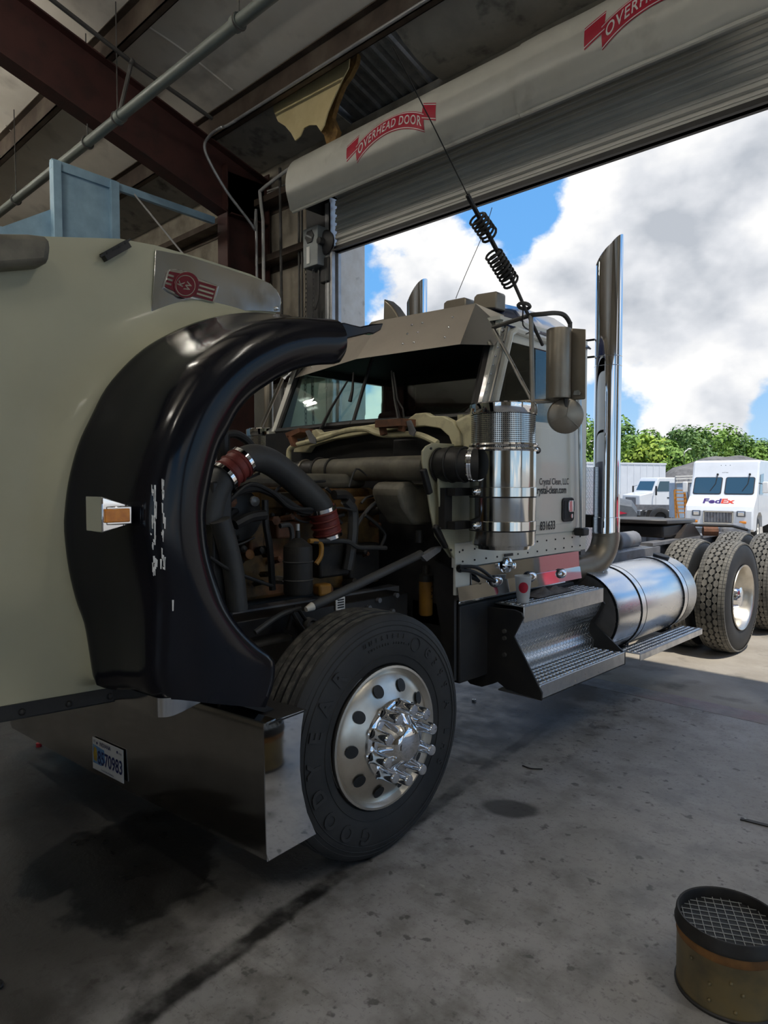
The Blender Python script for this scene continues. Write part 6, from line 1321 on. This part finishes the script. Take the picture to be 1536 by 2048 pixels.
# ------------------------------------------------------------------ loose things in the bay
XCp = XU - .09; a = P(1046, 1205, 'Z', .913); 
cx_, cy_ = a.x, a.y
cup = MB().lathe((cx_, cy_, .9135), (0, 0, 1), [(0, 0), (0, .033), (.004, .034), (.145, .047), (.150, .050), (.153, .048), (.150, .046), (.140, .045), (.008, .032), (.006, 0)], 32).build('plastic_cup', M['cup'], None, smooth=50)
tag(cup, 'clear plastic drink cup with red round mark standing on the upper truck step', 'cup')
mb = MB(); n = 20; dcam = Vector((-cx_, -cy_, 0)).normalized(); sd_ = Vector((0, 0, 1)).cross(dcam)
def cup_pt(s, h): 
    r = .034 + .013 * h / .145 + .0022; an_ = s / r; return Vector((cx_, cy_, .9135 + h)) + (dcam * math.cos(an_) + sd_ * math.sin(an_)) * r
mb.sheet([[cup_pt(.028 * q * math.cos(2 * math.pi * k / n) + .002, .090 + .031 * q * math.sin(2 * math.pi * k / n)) for k in range(n)] for q in (.02, .25, .5, .75, 1.0)], True)
mb.build('cup_print', M['red_print'], cup, clean=False)
# crumpled rag
a = P(1092, 1190, 'Z', .913); rgm = MB(); NG = 16; grid = []
for i in range(NG + 1):
    r = []
    for j in range(NG + 1):
        s, t = i / NG - .5, j / NG - .5; e = max(0, 1 - (2 * max(abs(s), abs(t))) ** 3)
        h = .003 + e * (.016 + .050 * max(0, mnoise.noise(Vector((s * 5 + 3, t * 9, 1.3)))) + .02 * abs(mnoise.noise(Vector((s * 14, t * 14, 4)))))
        r.append(Vector((a.x - .01 + s * .10 * (1 + .3 * mnoise.noise(Vector((s * 4, t * 4, 9)))), a.y + .06 + t * .42, .9135 + h)))
    grid.append(r)
rag = rgm.sheet(grid).build('rag', M['rag'], None, smooth=60, solid=.003); tag(rag, 'crumpled grey rag lying on the upper truck step beside the cup', 'rag')
# old round air filter standing on the floor
fc = Vector((-.695, 2.28, 0)); r0 = .152
can = MB().lathe(fc, (0, 0, 1), [(0, 0), (.0, r0 * .97), (.006, r0), (.02, r0 * .99), (.195, r0), (.20, r0 * 1.02)], 56).build('filter_can', M['can'], None, smooth=45)
tag(can, 'tarnished round metal filter can with black gridded top standing on the floor', 'filter')
MB().lathe(fc, (0, 0, 1), [(.168, r0 * 1.0), (.172, r0 * 1.012), (.196, r0 * 1.012), (.20, r0)], 56).build('rust_band', M['can_rust'], can, smooth=45)
MB().lathe(fc, (0, 0, 1), [(.196, r0 * 1.0), (.200, r0 * 1.045), (.208, r0 * 1.05), (.214, r0 * 1.03), (.236, r0 * 1.02), (.242, r0 * 1.0), (.240, r0 * .965), (.232, r0 * .95), (.205, r0 * .95)], 56).build('top_ring', M['hose_black'], can, smooth=40)
MB().lathe(fc, (0, 0, 1), [(.0, r0 * 1.02), (.008, r0 * 1.03), (.012, r0 * 1.0)], 56).build('bottom_ring', M['dark_steel'], can, smooth=40)
MB().lathe(fc, (0, 0, 1), [(.207, r0 * .955), (.208, 0)], 48).build('filter_media', M['mesh_dark'], can)
mb = MB(); ga_ = math.radians(28)
for k in range(-5, 6):
    for ang in (ga_, ga_ + math.pi / 2):
        o_ = k * .026; h_ = math.sqrt(max(0, (r0 * .945) ** 2 - o_ ** 2)); d_ = Vector((math.cos(ang), math.sin(ang), 0)); n_ = Vector((-d_.y, d_.x, 0))
        if h_ > .01: mb.bar(fc + n_ * o_ - d_ * h_ + Vector((0, 0, .2095)), fc + n_ * o_ + d_ * h_ + Vector((0, 0, .2095)), .0017, .0017)
mb.build('wire_grid', M['grid'], can)
for k, (an, h) in enumerate(((205, .14), (228, .095), (228, .045), (250, .12), (255, .035), (262, .09))):
    a_ = math.radians(an + 40); MB().ball(fc + Vector((r0 * math.cos(a_ ), r0 * math.sin(a_), h)), .006, 8, 5).build('dimple', M['can'], can)
# flat metal bar
a, b = P(1481, 1637, 'Z', .004), P(1560, 1657, 'Z', .004); d_ = (b - a).normalized(); n_ = Vector((-d_.y, d_.x, 0))
fbar = MB().prism([a - n_ * .012, b - n_ * .012, b + n_ * .012, a + n_ * .012 ], (0, 0, .006)); fbo = fbar.build('flat_bar', M['dark_steel'], None, bevel=.001); fbo.location.z = -.004; tag(fbo, 'dark flat metal bar with a hole lying on the concrete floor', 'metal bar')
MB().cyl(a + d_ * .02 + Vector((0, 0, .0062)), a + d_ * .02 + Vector((0, 0, .0068)), .006, n=12).build('bar_hole', M['grid'], fbo)
# small litter
def litter(name, px, m, lab, cat, r=.004):
    o = MB().tube(catmull([P(u, v, 'Z', r) for u, v in px], 4), r, 6).build(name, M[m]); tag(o, lab, cat)
litter('zip_tie', [(1045, 1531), (1062, 1537), (1085, 1538)], 'hose_black', 'black cable tie scrap lying on the floor near the truck step', 'litter')
a = P(78, 1493, 'Z', 0.0); cpo = MB().lathe(a, (0, 0, 1), [(0, 0), (0, .016), (.022, .016), (.024, .012), (.024, 0)], 14).build('bottle_cap', M['red_plain']); tag(cpo, 'small red bottle cap on the floor past the chrome bumper', 'bottle cap')
a = P(948, 1403, 'Z', 0.0); nt__ = MB().lathe(a, (0, 0, 1), [(0, .008), (0, .016), (.016, .016), (.016, .008)], 6).build('loose_nut', M['conduit']); tag(nt__, 'small steel nut lying on the floor under the truck step', 'nut')
a = P(-2, 1975, 'Z', 0.0); vb = MB().ball(a + Vector((0, 0, .012)), .014, 10, 6, (1.6, 1, .8)).build('rubber_scrap', M['hose_black']); tag(vb, 'small black rubber scrap on the dark oily floor', 'litter')
# ------------------------------------------------------------------ the yard outside
def PD(u, v, depth): return CAM + ray(u, v) * depth
def gz(y):
    t = ((5.2, -.002), (9.5, -.004), (14, -.16), (20, -.40), (27, -.62), (40, -.80), (70, -.9), (140, -1.0))
    for (a, za), (b, zb) in zip(t, t[1:]):
        if y <= b: return za + (zb - za) * max(0, (y - a)) / (b - a)
    return -1.0
def ground_at(u, depth):
    p = PD(u, 962, depth); return Vector((p.x, p.y, gz(p.y)))
class LB(MB):
    """builds in a vehicle's own axes: x to its left seen from the front, y towards its back, z up"""
    def __init__(s, m): super().__init__(); s.m = m
    def build(s, *a, **k):
        s.v = [s.m @ v for v in s.v]; return super().build(*a, **k)
def place(o, facing): 
    f = Vector((facing[0], facing[1], 0)).normalized(); back = -f; x = back.cross(Vector((0, 0, 1)))   # x: to the right as seen by a viewer in front
    x = Vector((-f.y, f.x, 0)); return Matrix(((x.x, back.x, 0, o.x), (x.y, back.y, 0, o.y), (0, 0, 1, o.z), (0, 0, 0, 1)))
# --- delivery step van
vo = ground_at(1437, 24.3); tocam = Vector((-vo.x, -vo.y, 0)).normalized(); side_ = Vector((rt.x, rt.y, 0))
mv = place(vo, tocam * 1.0 - side_ * .22)
van = empty('step_van', vo); tag(van, 'white step van with parcel company name on its hood facing the bay', 'van')
W = 1.10
def lb(): return LB(mv)
prof = [(.30, .42), (.10, .50), (.08, 1.12), (.16, 1.28), (.72, 1.62), (1.16, 2.36), (1.22, 2.62), (1.30, 2.86), (1.42, 2.93), (6.2, 2.95), (6.2, .55), (2.2, .5), (2.1, .9), (1.7, 1.05), (1.2, 1.05), (.85, .9), (.75, .45)]
m = lb()
rows = []
for x, ins in ((-W, .04), (-W + .06, 0), (W - .06, 0), (W, .04)):
    rows.append([Vector((x, y + (ins if y < 2 else 0), z - (ins if z > 2.8 else 0))) for y, z in prof])
m.sheet(rows, False); n = len(prof)
m.sheet([[r[0], r[-1]] for r in rows]); m.add(rows[0], [tuple(range(n))]); m.add(rows[-1], [tuple(reversed(range(n)))])
body = m.build('body', M['van_white'], van, smooth=25)
def wpt(x, t, off=.012):                           # on the windscreen slope
    a, b = Vector((0, .72, 1.62)), Vector((0, 1.16, 2.36)); p = a.lerp(b, t); nn = Vector((0, -.86, .51)); p = p + nn * off; return Vector((x, p.y, p.z))
def rr2(x0, x1, t0, t1, r, off, k=5):
    pts = []
    for cx, ct, a0 in ((x1 - r, t1 - r, 0), (x0 + r, t1 - r, 90), (x0 + r, t0 + r, 180), (x1 - r, t0 + r, 270)):
        for q in range(k + 1):
            a = math.radians(a0 + 90 * q / k); pts.append(wpt(cx + r * math.cos(a), ct + r * math.sin(a), off))
    return pts
for x0, x1 in ((-1.0, -.05), (.05, 1.0)):
    m = lb(); m.prism(rr2(x0, x1, .10, .93, .08, .004), mv.to_3x3().inverted() @ Vector((0, 0, 0)) + Vector((0, -.012, .008))); m.build('windscreen_seal', M['dark_steel'], van)
    m = lb(); m.prism(rr2(x0 + .03, x1 - .03, .13, .90, .07, .012), Vector((0, -.012, .008))); m.build('windscreen_pane', M['van_glass'], van)
    xm = x0 + (x1 - x0) * .80; m = lb(); m.tube([wpt(xm, 1.02, .05), wpt(xm - .03, .6, .035), wpt(xm - .18, .25, .03)], .014, 6); m.build('wiper', M['hose_black'], van)
    m = lb(); m.ball(wpt(xm, 1.05, .04), .04, 8, 6); m.build('wiper_motor', M['hose_black'], van)
m = lb()
for k in range(9): m.box((-.40 + k * .1 - .02, .035, .74), (-.40 + k * .1 + .02, .085, 1.08))
m.box((-.46, .06, .70), (.46, .10, 1.12)); m.build('grille', M['frame_grey'], van)
m = lb(); m.box((-.48, .03, 1.08), (.48, .09, 1.13)); m.box((-.48, .03, .68), (.48, .09, .72)); m.box((-.48, .03, .70), (-.44, .09, 1.12)); m.box((.44, .03, .70), (.48, .09, 1.12)); m.build('grille_frame', M['stainless'], van)
for s in (-1, 1):
    m = lb(); m.box((s * .72 - .14, .05, .94), (s * .72 + .14, .10, 1.14)); m.build('headlamp_bezel', M['bumper_grey'], van, bevel=.02)
    m = lb(); m.box((s * .72 - .10, .035, .97), (s * .72 + .10, .07, 1.11)); m.build('headlamp', M['chrome'], van, bevel=.03)
    m = lb(); m.box((s * .78 - .11, .06, .70), (s * .78 + .11, .11, .79)); m.build('turn_lamp', M['amber'], van, bevel=.03)
m = lb(); m.box((-1.12, -.02, .26), (1.02, .16, .52)); m.build('front_bumper', M['bumper_grey'], van, bevel=.01)
m = lb()
def hoodpt(x, y_, z_): 
    a, b = Vector((0, .16, 1.28)), Vector((0, .72, 1.62)); q = a.lerp(b, .5) + (b - a).normalized() * y_; return Vector((x, q.y, q.z)) + Vector((0, -.52, .855)) * .010
vs, fs = text_verts('Fed', .42, 0, .014); wF = max(v.x for v in vs) - min(v.x for v in vs); x0 = max(v.x for v in vs)
m.add([hoodpt(v.x - x0 + .02, v.y, 0) for v in vs], fs); m.build('hood_lettering', mat('purple print', (0.05, 0.02, 0.14), .5), van, clean=False, smooth=0)
m = lb(); vs, fs = text_verts('Ex', .42, 0, .014); x1 = min(v.x for v in vs); m.add([hoodpt(v.x - x1 + .03, v.y, 0) for v in vs], fs); m.build('hood_lettering', mat('red orange print', (0.62, 0.05, 0.02), .5), van, clean=False, smooth=0)
m = lb(); vs, fs = text_verts('443299', .07, 0, 0)
m.add([Vector((v.x, 1.185, 2.47 + v.y)) for v in vs], fs); m.build('roof_number', M['black_print'], van, clean=False, smooth=0)
for k in range(3): 
    m = lb(); m.ball(Vector((-.15 + .15 * k, 1.285, 2.74)), .03, 8, 6); m.build('roof_marker', M['bumper_grey'], van)
m = lb(); m.prism([Vector((W + .006, y, z)) for y, z in ((1.30, 1.70), (2.2, 1.70), (2.2, 2.45), (1.45, 2.40))], Vector((.01, 0, 0))); m.build('side_window', M['van_glass'], van)
m = lb(); m.prism([Vector((-W - .006, y, z)) for y, z in ((1.30, 1.70), (2.2, 1.70), (2.2, 2.45), (1.45, 2.40))], Vector((-.01, 0, 0))); m.build('side_window', M['van_glass'], van)
for s in (-1, 1):
    for y in (1.45, 4.9):
        m = lb(); m.lathe((s * (W - .28), y, .42), (s, 0, 0), [(0, .0), (0, .40), (.02, .42), (.22, .42), (.25, .39), (.25, .24), (.20, .22), (.20, 0)], 28); wo = m.build('van_wheel', M['rubber'], van, smooth=40)
        m = lb(); m.lathe((s * (W - .28), y, .42), (s, 0, 0), [(.24, .24), (.25, .22), (.21, .19), (.22, .08), (.26, .07), (.26, 0)], 20); m.build('van_hub', M['jamb'], wo, smooth=40)
    m = lb(); m.box((s * (W + .22) - .09, 1.0, 1.75), (s * (W + .22) + .09, 1.06, 2.15)); m.build('van_mirror', M['white_print'], van, bevel=.03)
    m = lb(); m.tube([Vector((s * W, 1.15, 2.1)), Vector((s * (W + .22), 1.06, 2.05))], .015, 6); m.build('mirror_stay', M['dark_steel'], van)

# --- white box trailer and trucks further back
def far_box(name, u0, u1, v0, v1, d0, d1, lab, cat, m_):
    a, b = PD(u0, v1, d0), PD(u1, v1, d1); zt0 = PD(u0, v0, d0).z; zb = (a.z + b.z) / 2
    d = Vector((b.x - a.x, b.y - a.y, 0)); L_ = d.length; d.normalize(); nb_ = Vector((-d.y, d.x, 0)); nb_ = nb_ if nb_.dot(Vector((a.x, a.y, 0))) > 0 else -nb_
    root = empty(name, Vector((a.x, a.y, gz(a.y)))); tag(root, lab, cat); H_ = zt0 - zb
    A0 = Vector((a.x, a.y, zb)); Wd = 2.5
    MB().prism([A0, A0 + d * L_, A0 + d * L_ + nb_ * Wd, A0 + nb_ * Wd], (0, 0, H_)).build('box_body', M[m_], root)
    nn = int(L_ / .6)
    for k in range(1, nn): MB().obox(A0 + d * (L_ * k / nn) + Vector((0, 0, H_ / 2)) - nb_ * .012, d, nb_, Vector((0, 0, 1)), .05, .03, H_).build('box_rib', M[m_], root)
    MB().obox(A0 + d * L_ / 2 + Vector((0, 0, H_ + .03)), d, nb_, Vector((0, 0, 1)), L_ + .1, .08, .12).build('top_rail', M['box_white'], root)
    MB().obox(A0 + d * L_ / 2 + Vector((0, 0, .05)) - nb_ * .02, d, nb_, Vector((0, 0, 1)), L_ + .1, .05, .12).build('lower_rail', M['box_white'], root)
    g_ = gz(a.y)
    for t in (.74, .86):
        c = A0 + d * L_ * t; c.z = g_ + .5
        for off in (.2, Wd - .2): MB().cyl(c + nb_ * (off - .15), c + nb_ * (off + .15), .5, n=20).build('trailer_wheel', M['rubber'], root)
    c = A0 + d * L_ * .2; MB().box((c.x - .1, c.y - .1, g_), (c.x + .1, c.y + .1, zb)).build('landing_leg', M['frame_grey'], root)
    return root
far_box('box_trailer', 1130, 1330, 926, 1011, 46, 50, 'long white box trailer parked behind the white day cab', 'trailer', 'box_white')
def far_cab(u, depth, lab, facing, h=2.3, trim=None):
    o = ground_at(u, depth); mm = place(o, facing); root = empty('parked_truck', o); tag(root, lab, 'truck'); s = h / 2.9
    def B(): return LB(mm @ Matrix.Diagonal((s, s, s, 1)))
    m = B(); pr = [(0, .7), (0, 1.75), (.9, 1.95), (1.25, 2.75), (1.35, 2.9), (2.7, 2.9), (2.7, .7)]
    m.prism([Vector((-1.05, y, z)) for y, z in pr], Vector((2.1, 0, 0))); m.build('cab_body', M['van_white'], root, bevel=.05)
    m = B(); m.prism([Vector((x, y, z)) for x, y, z in ((-.92, .97, 2.05), (.92, .97, 2.05), (.86, 1.22, 2.65), (-.86, 1.22, 2.65))], Vector((0, -.03, .01))); m.build('windscreen', M['van_glass'], root)
    for q in (-1, 1):
        m = B(); m.prism([Vector((q * 1.055, y, z)) for y, z in ((1.2, 2.0), (2.1, 2.0), (2.1, 2.65), (1.42, 2.65))], Vector((q * .02, 0, 0))); m.build('side_window', M['van_glass'], root)
        m = B(); m.box((q * 1.06, 1.15, .85), (q * 1.075, 2.2, 1.95)); m.build('cab_door', M['van_white'], root, bevel=.01)
        m = B(); m.box((q * 1.08, 1.95, 1.55), (q * 1.10, 2.1, 1.62)); m.build('door_handle', M['dark_steel'], root)
        m = B(); m.box((q * 1.35 - .09, .95, 1.75), (q * 1.35 + .09, 1.0, 2.35)); m.build('mirror', M['dark_steel'], root, bevel=.02)
        m = B(); m.tube([Vector((q * 1.05, 1.15, 2.4)), Vector((q * 1.35, .98, 2.3))], .02, 6); m.build('mirror_stay', M['stainless'], root)
        for y in (.55, 4.2, 5.4): m = B(); m.lathe((q * .75, y, .5), (q, 0, 0), [(0, 0), (0, .5), (.28, .5), (.3, .46), (.3, .28), (.2, .25), (.2, 0)], 22); m.build('wheel', M['rubber'], root, smooth=40)
    m = B(); m.box((-.6, -.02, .95), (.6, .02, 1.6)); m.build('grille', M['frame_grey'], root)
    m = B(); m.box((-1.1, -.08, .45), (1.1, .05, .75)); m.build('bumper', M['bumper_grey'], root)
    m = B(); m.box((-.45, 2.7, .8), (.45, 6.2, 1.0)); m.build('chassis', M['frame_grey'], root)
    if trim: m = B(); m.box((-1.06, 1.25, 2.82), (1.06, 2.2, 2.95)); m.build('roof_trim', M[trim], root, bevel=.02)
    return root
far_cab(1262, 41, 'white day cab truck parked in front of the box trailer', Vector((-.55, -.80, 0)), 2.6)
far_cab(1172, 38, 'white parked truck with rusty roof edge behind the chrome stack', Vector((.35, -.9, 0)), 2.5, 'rust')
# dark nose with red flames, standing between the tractor and the white cab
o = ground_at(1272, 26); mm = place(o, Vector((rt.x, rt.y, 0)) - Vector((fw.x, fw.y, 0)) * .35) @ Matrix.Diagonal((1.45, 1.45, 1.45, 1)); root = empty('dark_car', o); tag(root, 'dark grey pickup hood with red stripes parked behind the fifth wheel', 'car')
def B(): return LB(mm)
rows = []
for x, k in ((-.95, .86), (-.8, .97), (0, 1.0), (.8, .97), (.95, .86)): rows.append([Vector((x, y, z * (k if z > .5 else 1))) for y, z in ((0, .35), (-.03, .8), (.1, 1.0), (1.3, 1.22), (1.9, 1.75), (2.2, 1.82), (4.2, 1.80), (4.3, 1.1), (5.6, 1.1), (5.6, .35))])
m = B(); m.sheet(rows); n = 10; m.add(rows[0], [tuple(range(n))]); m.add(rows[-1], [tuple(reversed(range(n)))]); m.build('car_body', M['bumper_grey'], root, smooth=40)
for q in (-1, 1):
    m = B(); m.prism([Vector((q * .955, y, z)) for y, z in ((.2, .70), (1.2, .95), (.9, .90), (1.7, 1.0), (1.2, .85), (.9, .82), (.4, .66))], Vector((q * .012, 0, 0))); m.build('flame_stripe', M['red_print'], root)
    for y in (.9, 4.6): m = B(); m.lathe((q * .7, y, .38), (q, 0, 0), [(0, 0), (0, .38), (.24, .38), (.26, .34), (.26, .2), (.2, 0)], 20); m.build('car_wheel', M['rubber'], root)
m = B(); m.prism([Vector((x, y, z)) for x, y, z in ((-.75, 1.40, 1.28), (.75, 1.40, 1.28), (.65, 1.86, 1.68), (-.65, 1.86, 1.68))], Vector((0, -.02, .02))); m.build('car_windscreen', M['van_glass'], root)
# bare chassis with a wheel
o = ground_at(1325, 36); mm = place(o, Vector((-.85, -.5, 0))); root = empty('truck_chassis', o); tag(root, 'bare dark truck chassis on wheels parked left of the orange steps', 'truck chassis')
for x in (-.42, .34): m = B(); m.box((x, -2.5, .85), (x + .08, 2.6, 1.1)); m.build('chassis_rail', M['frame_grey'], root)
for q in (-1, 1):
    for y in (-.2, 1.1): m = B(); m.lathe((q * .65, y, .5), (q, 0, 0), [(0, 0), (0, .5), (.3, .5), (.33, .46), (.33, .28), (.18, .24), (.18, 0)], 22); m.build('chassis_wheel', M['rubber'], root, smooth=40)
m = B(); m.box((-.3, -2.3, .9), (.3, -1.6, 1.35)); m.build('chassis_box', M['rust'], root, bevel=.02)
for y in (-2.0, 0, 2.0): m = B(); m.box((-.4, y, .9), (.4, y + .1, 1.05)); m.build('cross_bar', M['frame_grey'], root)
# orange rolling steps
o = ground_at(1362, 31); root = empty('rolling_steps', o); tag(root, 'orange metal rolling steps with open treads beside the step van', 'ladder')
def S(u, v, d=31): return PD(u, v, d)
for u0, u1 in ((1349, 1354), (1369, 1373)): MB().bar(S(u0, 981), Vector((*S(u1, 1040).to_2d(), gz(S(u1, 1040).y))), .07, .07, tuple(fw)).build('stringer', M['orange'], root)
for k in range(6):
    t = k / 6; MB().bar(S(1350 + 4 * t, 987 + 46 * t), S(1370 + 3 * t, 987 + 46 * t), .16, .04).build('tread', M['orange'], root)
MB().bar(S(1369, 982), Vector((*S(1385, 1030, 31.8).to_2d(), gz(26))), .05, .05, tuple(fw)).build('back_leg', M['orange'], root)
MB().bar(S(1349, 982, 31.8), Vector((*S(1362, 1030, 31.8).to_2d(), gz(26))), .05, .05, tuple(fw)).build('back_leg', M['orange'], root)
MB().bar(S(1371, 1028), S(1386, 1020, 31.8), .04, .04).build('brace', M['orange'], root)
MB().bar(S(1348, 980), S(1370, 981), .05, .05).build('top_bar', M['orange'], root)
# blue grey panel rack
o = ground_at(1375, 33); root = empty('panel_rack', o); tag(root, 'blue grey metal rack with open top frame behind the orange steps', 'rack')
def S2(u, v): return PD(u, v, 33)
MB().prism([S2(1352, 966), S2(1398, 964), S2(1398, 1034), S2(1352, 1036)], fw * .8).build('rack_panel', mat('blue grey sheet', (.32, .40, .50), .5, c2=(.26, .33, .42), scale=2), root)
for u in (1351, 1377, 1398): MB().bar(S2(u, 955) - fw * .04, Vector((*S2(u, 1040).to_2d(), o.z)) - fw * .04, .07, .07, tuple(fw)).build('rack_post', M['frame_grey'], root)
for v in (953, 958, 965): MB().bar(S2(1350, v) - fw * .05, S2(1402, v - 2) - fw * .05, .06, .06).build('rack_rail', M['jamb'], root)
# gravel heap
GD = 58.0; prof_u = [(1290, 1003), (1312, 985), (1328, 945), (1345, 932), (1375, 925), (1400, 918), (1430, 912), (1450, 914), (1480, 912), (1510, 916), (1540, 919), (1600, 935), (1680, 975), (1720, 1003)]
def heap_h(u):
    for (a, va), (b, vb) in zip(prof_u, prof_u[1:]):
        if a <= u <= b: v = va + (vb - va) * (u - a) / (b - a); return CAM.z + (962 - v) / F_PX * GD
    return -1.0
root_o = ground_at(1450, GD); N_ = 70; g = []
for i in range(N_ + 1):
    r = []; u = 1290 + 430 * i / N_
    for j in range(25):
        t = j / 12 - 1; p = ground_at(u, GD) + Vector(fw) * (t * 7); k = max(0, 1 - abs(t)) ** .85; h = max(0, heap_h(u) - root_o.z) * k
        h += .22 * mnoise.noise(Vector((p.x * .5, p.y * .5, 2))) * min(1, 3 * k) if h > .3 else 0; r.append(Vector((p.x, p.y, root_o.z - .05 + h)))
    g.append(r)
gp = MB().sheet(g).build('gravel_pile', M['gravel'], None, smooth=60); tag(gp, 'long heap of grey gravel rising behind the step van', 'gravel pile')
# lamp pole
o = ground_at(1367, 68.5); pt_ = PD(1370, 903, 68.5); pr_o = MB().tube([o, Vector((o.x, o.y, pt_.z))], .09, 8).build('lamp_pole', M['jamb'], None); tag(pr_o, 'slim pale lamp pole in front of the trees', 'lamp pole')
MB().tube(catmull([Vector((o.x, o.y, pt_.z - .1)), PD(1373, 901, 68.5), PD(1378, 898, 68.5)], 4), .06, 6).build('lamp_arm', M['jamb'], pr_o)
MB().ball(PD(1379, 898, 68.5), .16, 10, 6, (1.4, 1, .6)).build('lamp_head', M['jamb'], pr_o)
# trees
def tree(u, depth, vtop, width, leaf, lab, seed, nl=2600, group=None):
    rd = random.Random(seed); o = ground_at(u, depth); h = PD(u, vtop, depth).z - o.z
    root = empty('tree', o); tag(root, lab, 'tree', group)
    MB().tube([o, o + Vector((.1, 0, h * .3)), o + Vector((.2, .1, h * .65))], [.22, .17, .08], 8).build('trunk', M['bark'], root)
    for k in range(4):
        a = rd.uniform(0, 6.28); MB().tube([o + Vector((.1, 0, h * (.25 + .08 * k))), o + Vector((math.cos(a) * width * .22, math.sin(a) * width * .22, h * (.5 + .08 * k)))], [.09, .03], 6).build('branch', M['bark'], root)
    cl = []
    for k in range(26):
        a, zz = rd.uniform(0, 6.28), rd.uniform(.12, 1); rr = width * .5 * math.sqrt(max(.05, 1 - ((zz - .45) / .62) ** 2)) * rd.uniform(.35, .95)
        cl.append((Vector((math.cos(a) * rr, math.sin(a) * rr, h * (zz * .86 + .06))), width * rd.uniform(.13, .22)))
    cl.append((Vector((0, 0, h * .88)), h * .12))
    vs, fs = [], []
    for k in range(nl):
        c, r = cl[k % len(cl)]; d = Vector((rd.gauss(0, 1), rd.gauss(0, 1), rd.gauss(0, 1) + .25)).normalized(); p = o + c + d * r * rd.uniform(.75, 1.05)
        if p.z < o.z + .3: continue
        s = rd.uniform(.16, .34); nn = (d + Vector((rd.uniform(-.6, .6), rd.uniform(-.6, .6), rd.uniform(-.3, .8)))).normalized(); x, y, _ = frame(nn); a = rd.uniform(0, 3.14); e = x * math.cos(a) + y * math.sin(a); f = nn.cross(e)
        b = len(vs); vs += [p - e * s, p + f * s * .6, p + e * s, p - f * s * .6]; fs.append((b, b + 1, b + 2, b + 3))
    mb = MB(); mb.add(vs, fs); cr = mb.build('crown', LEAF[leaf], root, smooth=0, clean=False)
T = [(1150, 84, 832, 9, 0, 'tree'), (1195, 86, 838, 10, 0, ''), (1248, 82, 848, 9, 1, ''), (1285, 74, 868, 6, 0, ''), (1312, 72, 876, 5.5, 2, ''), (1345, 84, 862, 8, 1, ''), (1378, 88, 858, 8, 1, ''), (1408, 90, 860, 9, 0, ''), (1440, 92, 868, 9, 1, ''), (1475, 92, 880, 8, 0, ''), (1512, 94, 888, 8, 1, ''), (1545, 92, 890, 8, 1, ''),
     (1090, 88, 850, 10, 1, ''), (1030, 90, 850, 10, 0, ''), (960, 88, 848, 10, 1, ''), (890, 86, 848, 10, 0, ''), (820, 88, 850, 10, 1, ''), (740, 84, 850, 10, 0, ''), (660, 80, 850, 10, 1, ''), (1330, 70, 884, 5, 0, '')]
TN = {1150: 'tall mid green tree rising behind the cab of the tractor', 1195: 'tall mid green tree rising behind the chrome exhaust stack', 1248: 'tall dark green tree rising behind the white box trailer',
      1285: 'low mid green tree just above the roof of the box trailer', 1312: 'small bright yellow green tree in front of the tree line', 1330: 'small mid green tree between the yellow green tree and the gravel heap',
      1345: 'dark green tree standing behind the slim lamp pole'}
for k, (u, d, vt, w_, lf, _) in enumerate(T):
    lab = TN.get(u) or ((('mid' if lf == 0 else 'dark') + ' green leafy tree rising behind the gravel heap') if u > 1345 else 'leafy tree beyond the yard in line behind the tractor cab')
    tree(u, d, vt, w_, lf, lab, 100 + k, 3000 if u > 1140 else 1500, None if u in TN else ('trees behind the gravel heap' if u > 1345 else 'trees hidden by the tractor'))

# red pickup standing on the apron by the next bay: the bright panels of the tractor mirror it
o = Vector((1.15, 7.1, gz(7.1))); mm = place(o, Vector((-.35, -1, 0))); root = empty('red_pickup', o); tag(root, 'red pickup truck with black mesh grille parked outside the next bay', 'car')
rows = []
for x, k in ((-1.0, .88), (-.86, .98), (0, 1.0), (.86, .98), (1.0, .88)): rows.append([Vector((x, y, z * (k if z > .6 else 1))) for y, z in ((.05, .40), (0, .75), (.06, 1.12), (.25, 1.20), (1.35, 1.30), (2.0, 1.85), (2.3, 1.93), (3.9, 1.90), (4.1, 1.2), (5.7, 1.2), (5.7, .45))])
m = B(); m.sheet(rows); n = 11; m.add(rows[0], [tuple(range(n))]); m.add(rows[-1], [tuple(reversed(range(n)))]); m.build('car_body', M['red_plain'], root, smooth=40)
m = B(); m.box((-.7, -.03, .68), (.7, .03, 1.05)); m.build('grille', M['mesh_dark'], root, bevel=.03)
m = B(); m.box((-1.0, -.10, .40), (1.0, .05, .62)); m.build('bumper', M['chrome_dull'], root, bevel=.03)
m = B(); m.prism([Vector((x, y, z)) for x, y, z in ((-.80, 1.42, 1.36), (.80, 1.42, 1.36), (.70, 1.98, 1.82), (-.70, 1.98, 1.82))], Vector((0, -.03, .02))); m.build('windscreen', M['van_glass'], root)
for q in (-1, 1):
    m = B(); m.prism([Vector((q * .985, y, z)) for y, z in ((1.65, 1.30), (3.85, 1.30), (3.75, 1.72), (2.15, 1.74))], Vector((q * .02, 0, 0))); m.build('side_window', M['van_glass'], root)
    m = B(); m.box((q * .84 - .12, -.02, .85), (q * .84 + .12, .06, 1.05)); m.build('headlamp', M['chrome'], root, bevel=.02)
    for y in (.95, 4.7): m = B(); m.lathe((q * .74, y, .40), (q, 0, 0), [(0, 0), (0, .40), (.25, .40), (.28, .36), (.28, .22), (.2, .2), (.2, 0)], 22); m.build('car_wheel', M['rubber'], root, smooth=40)
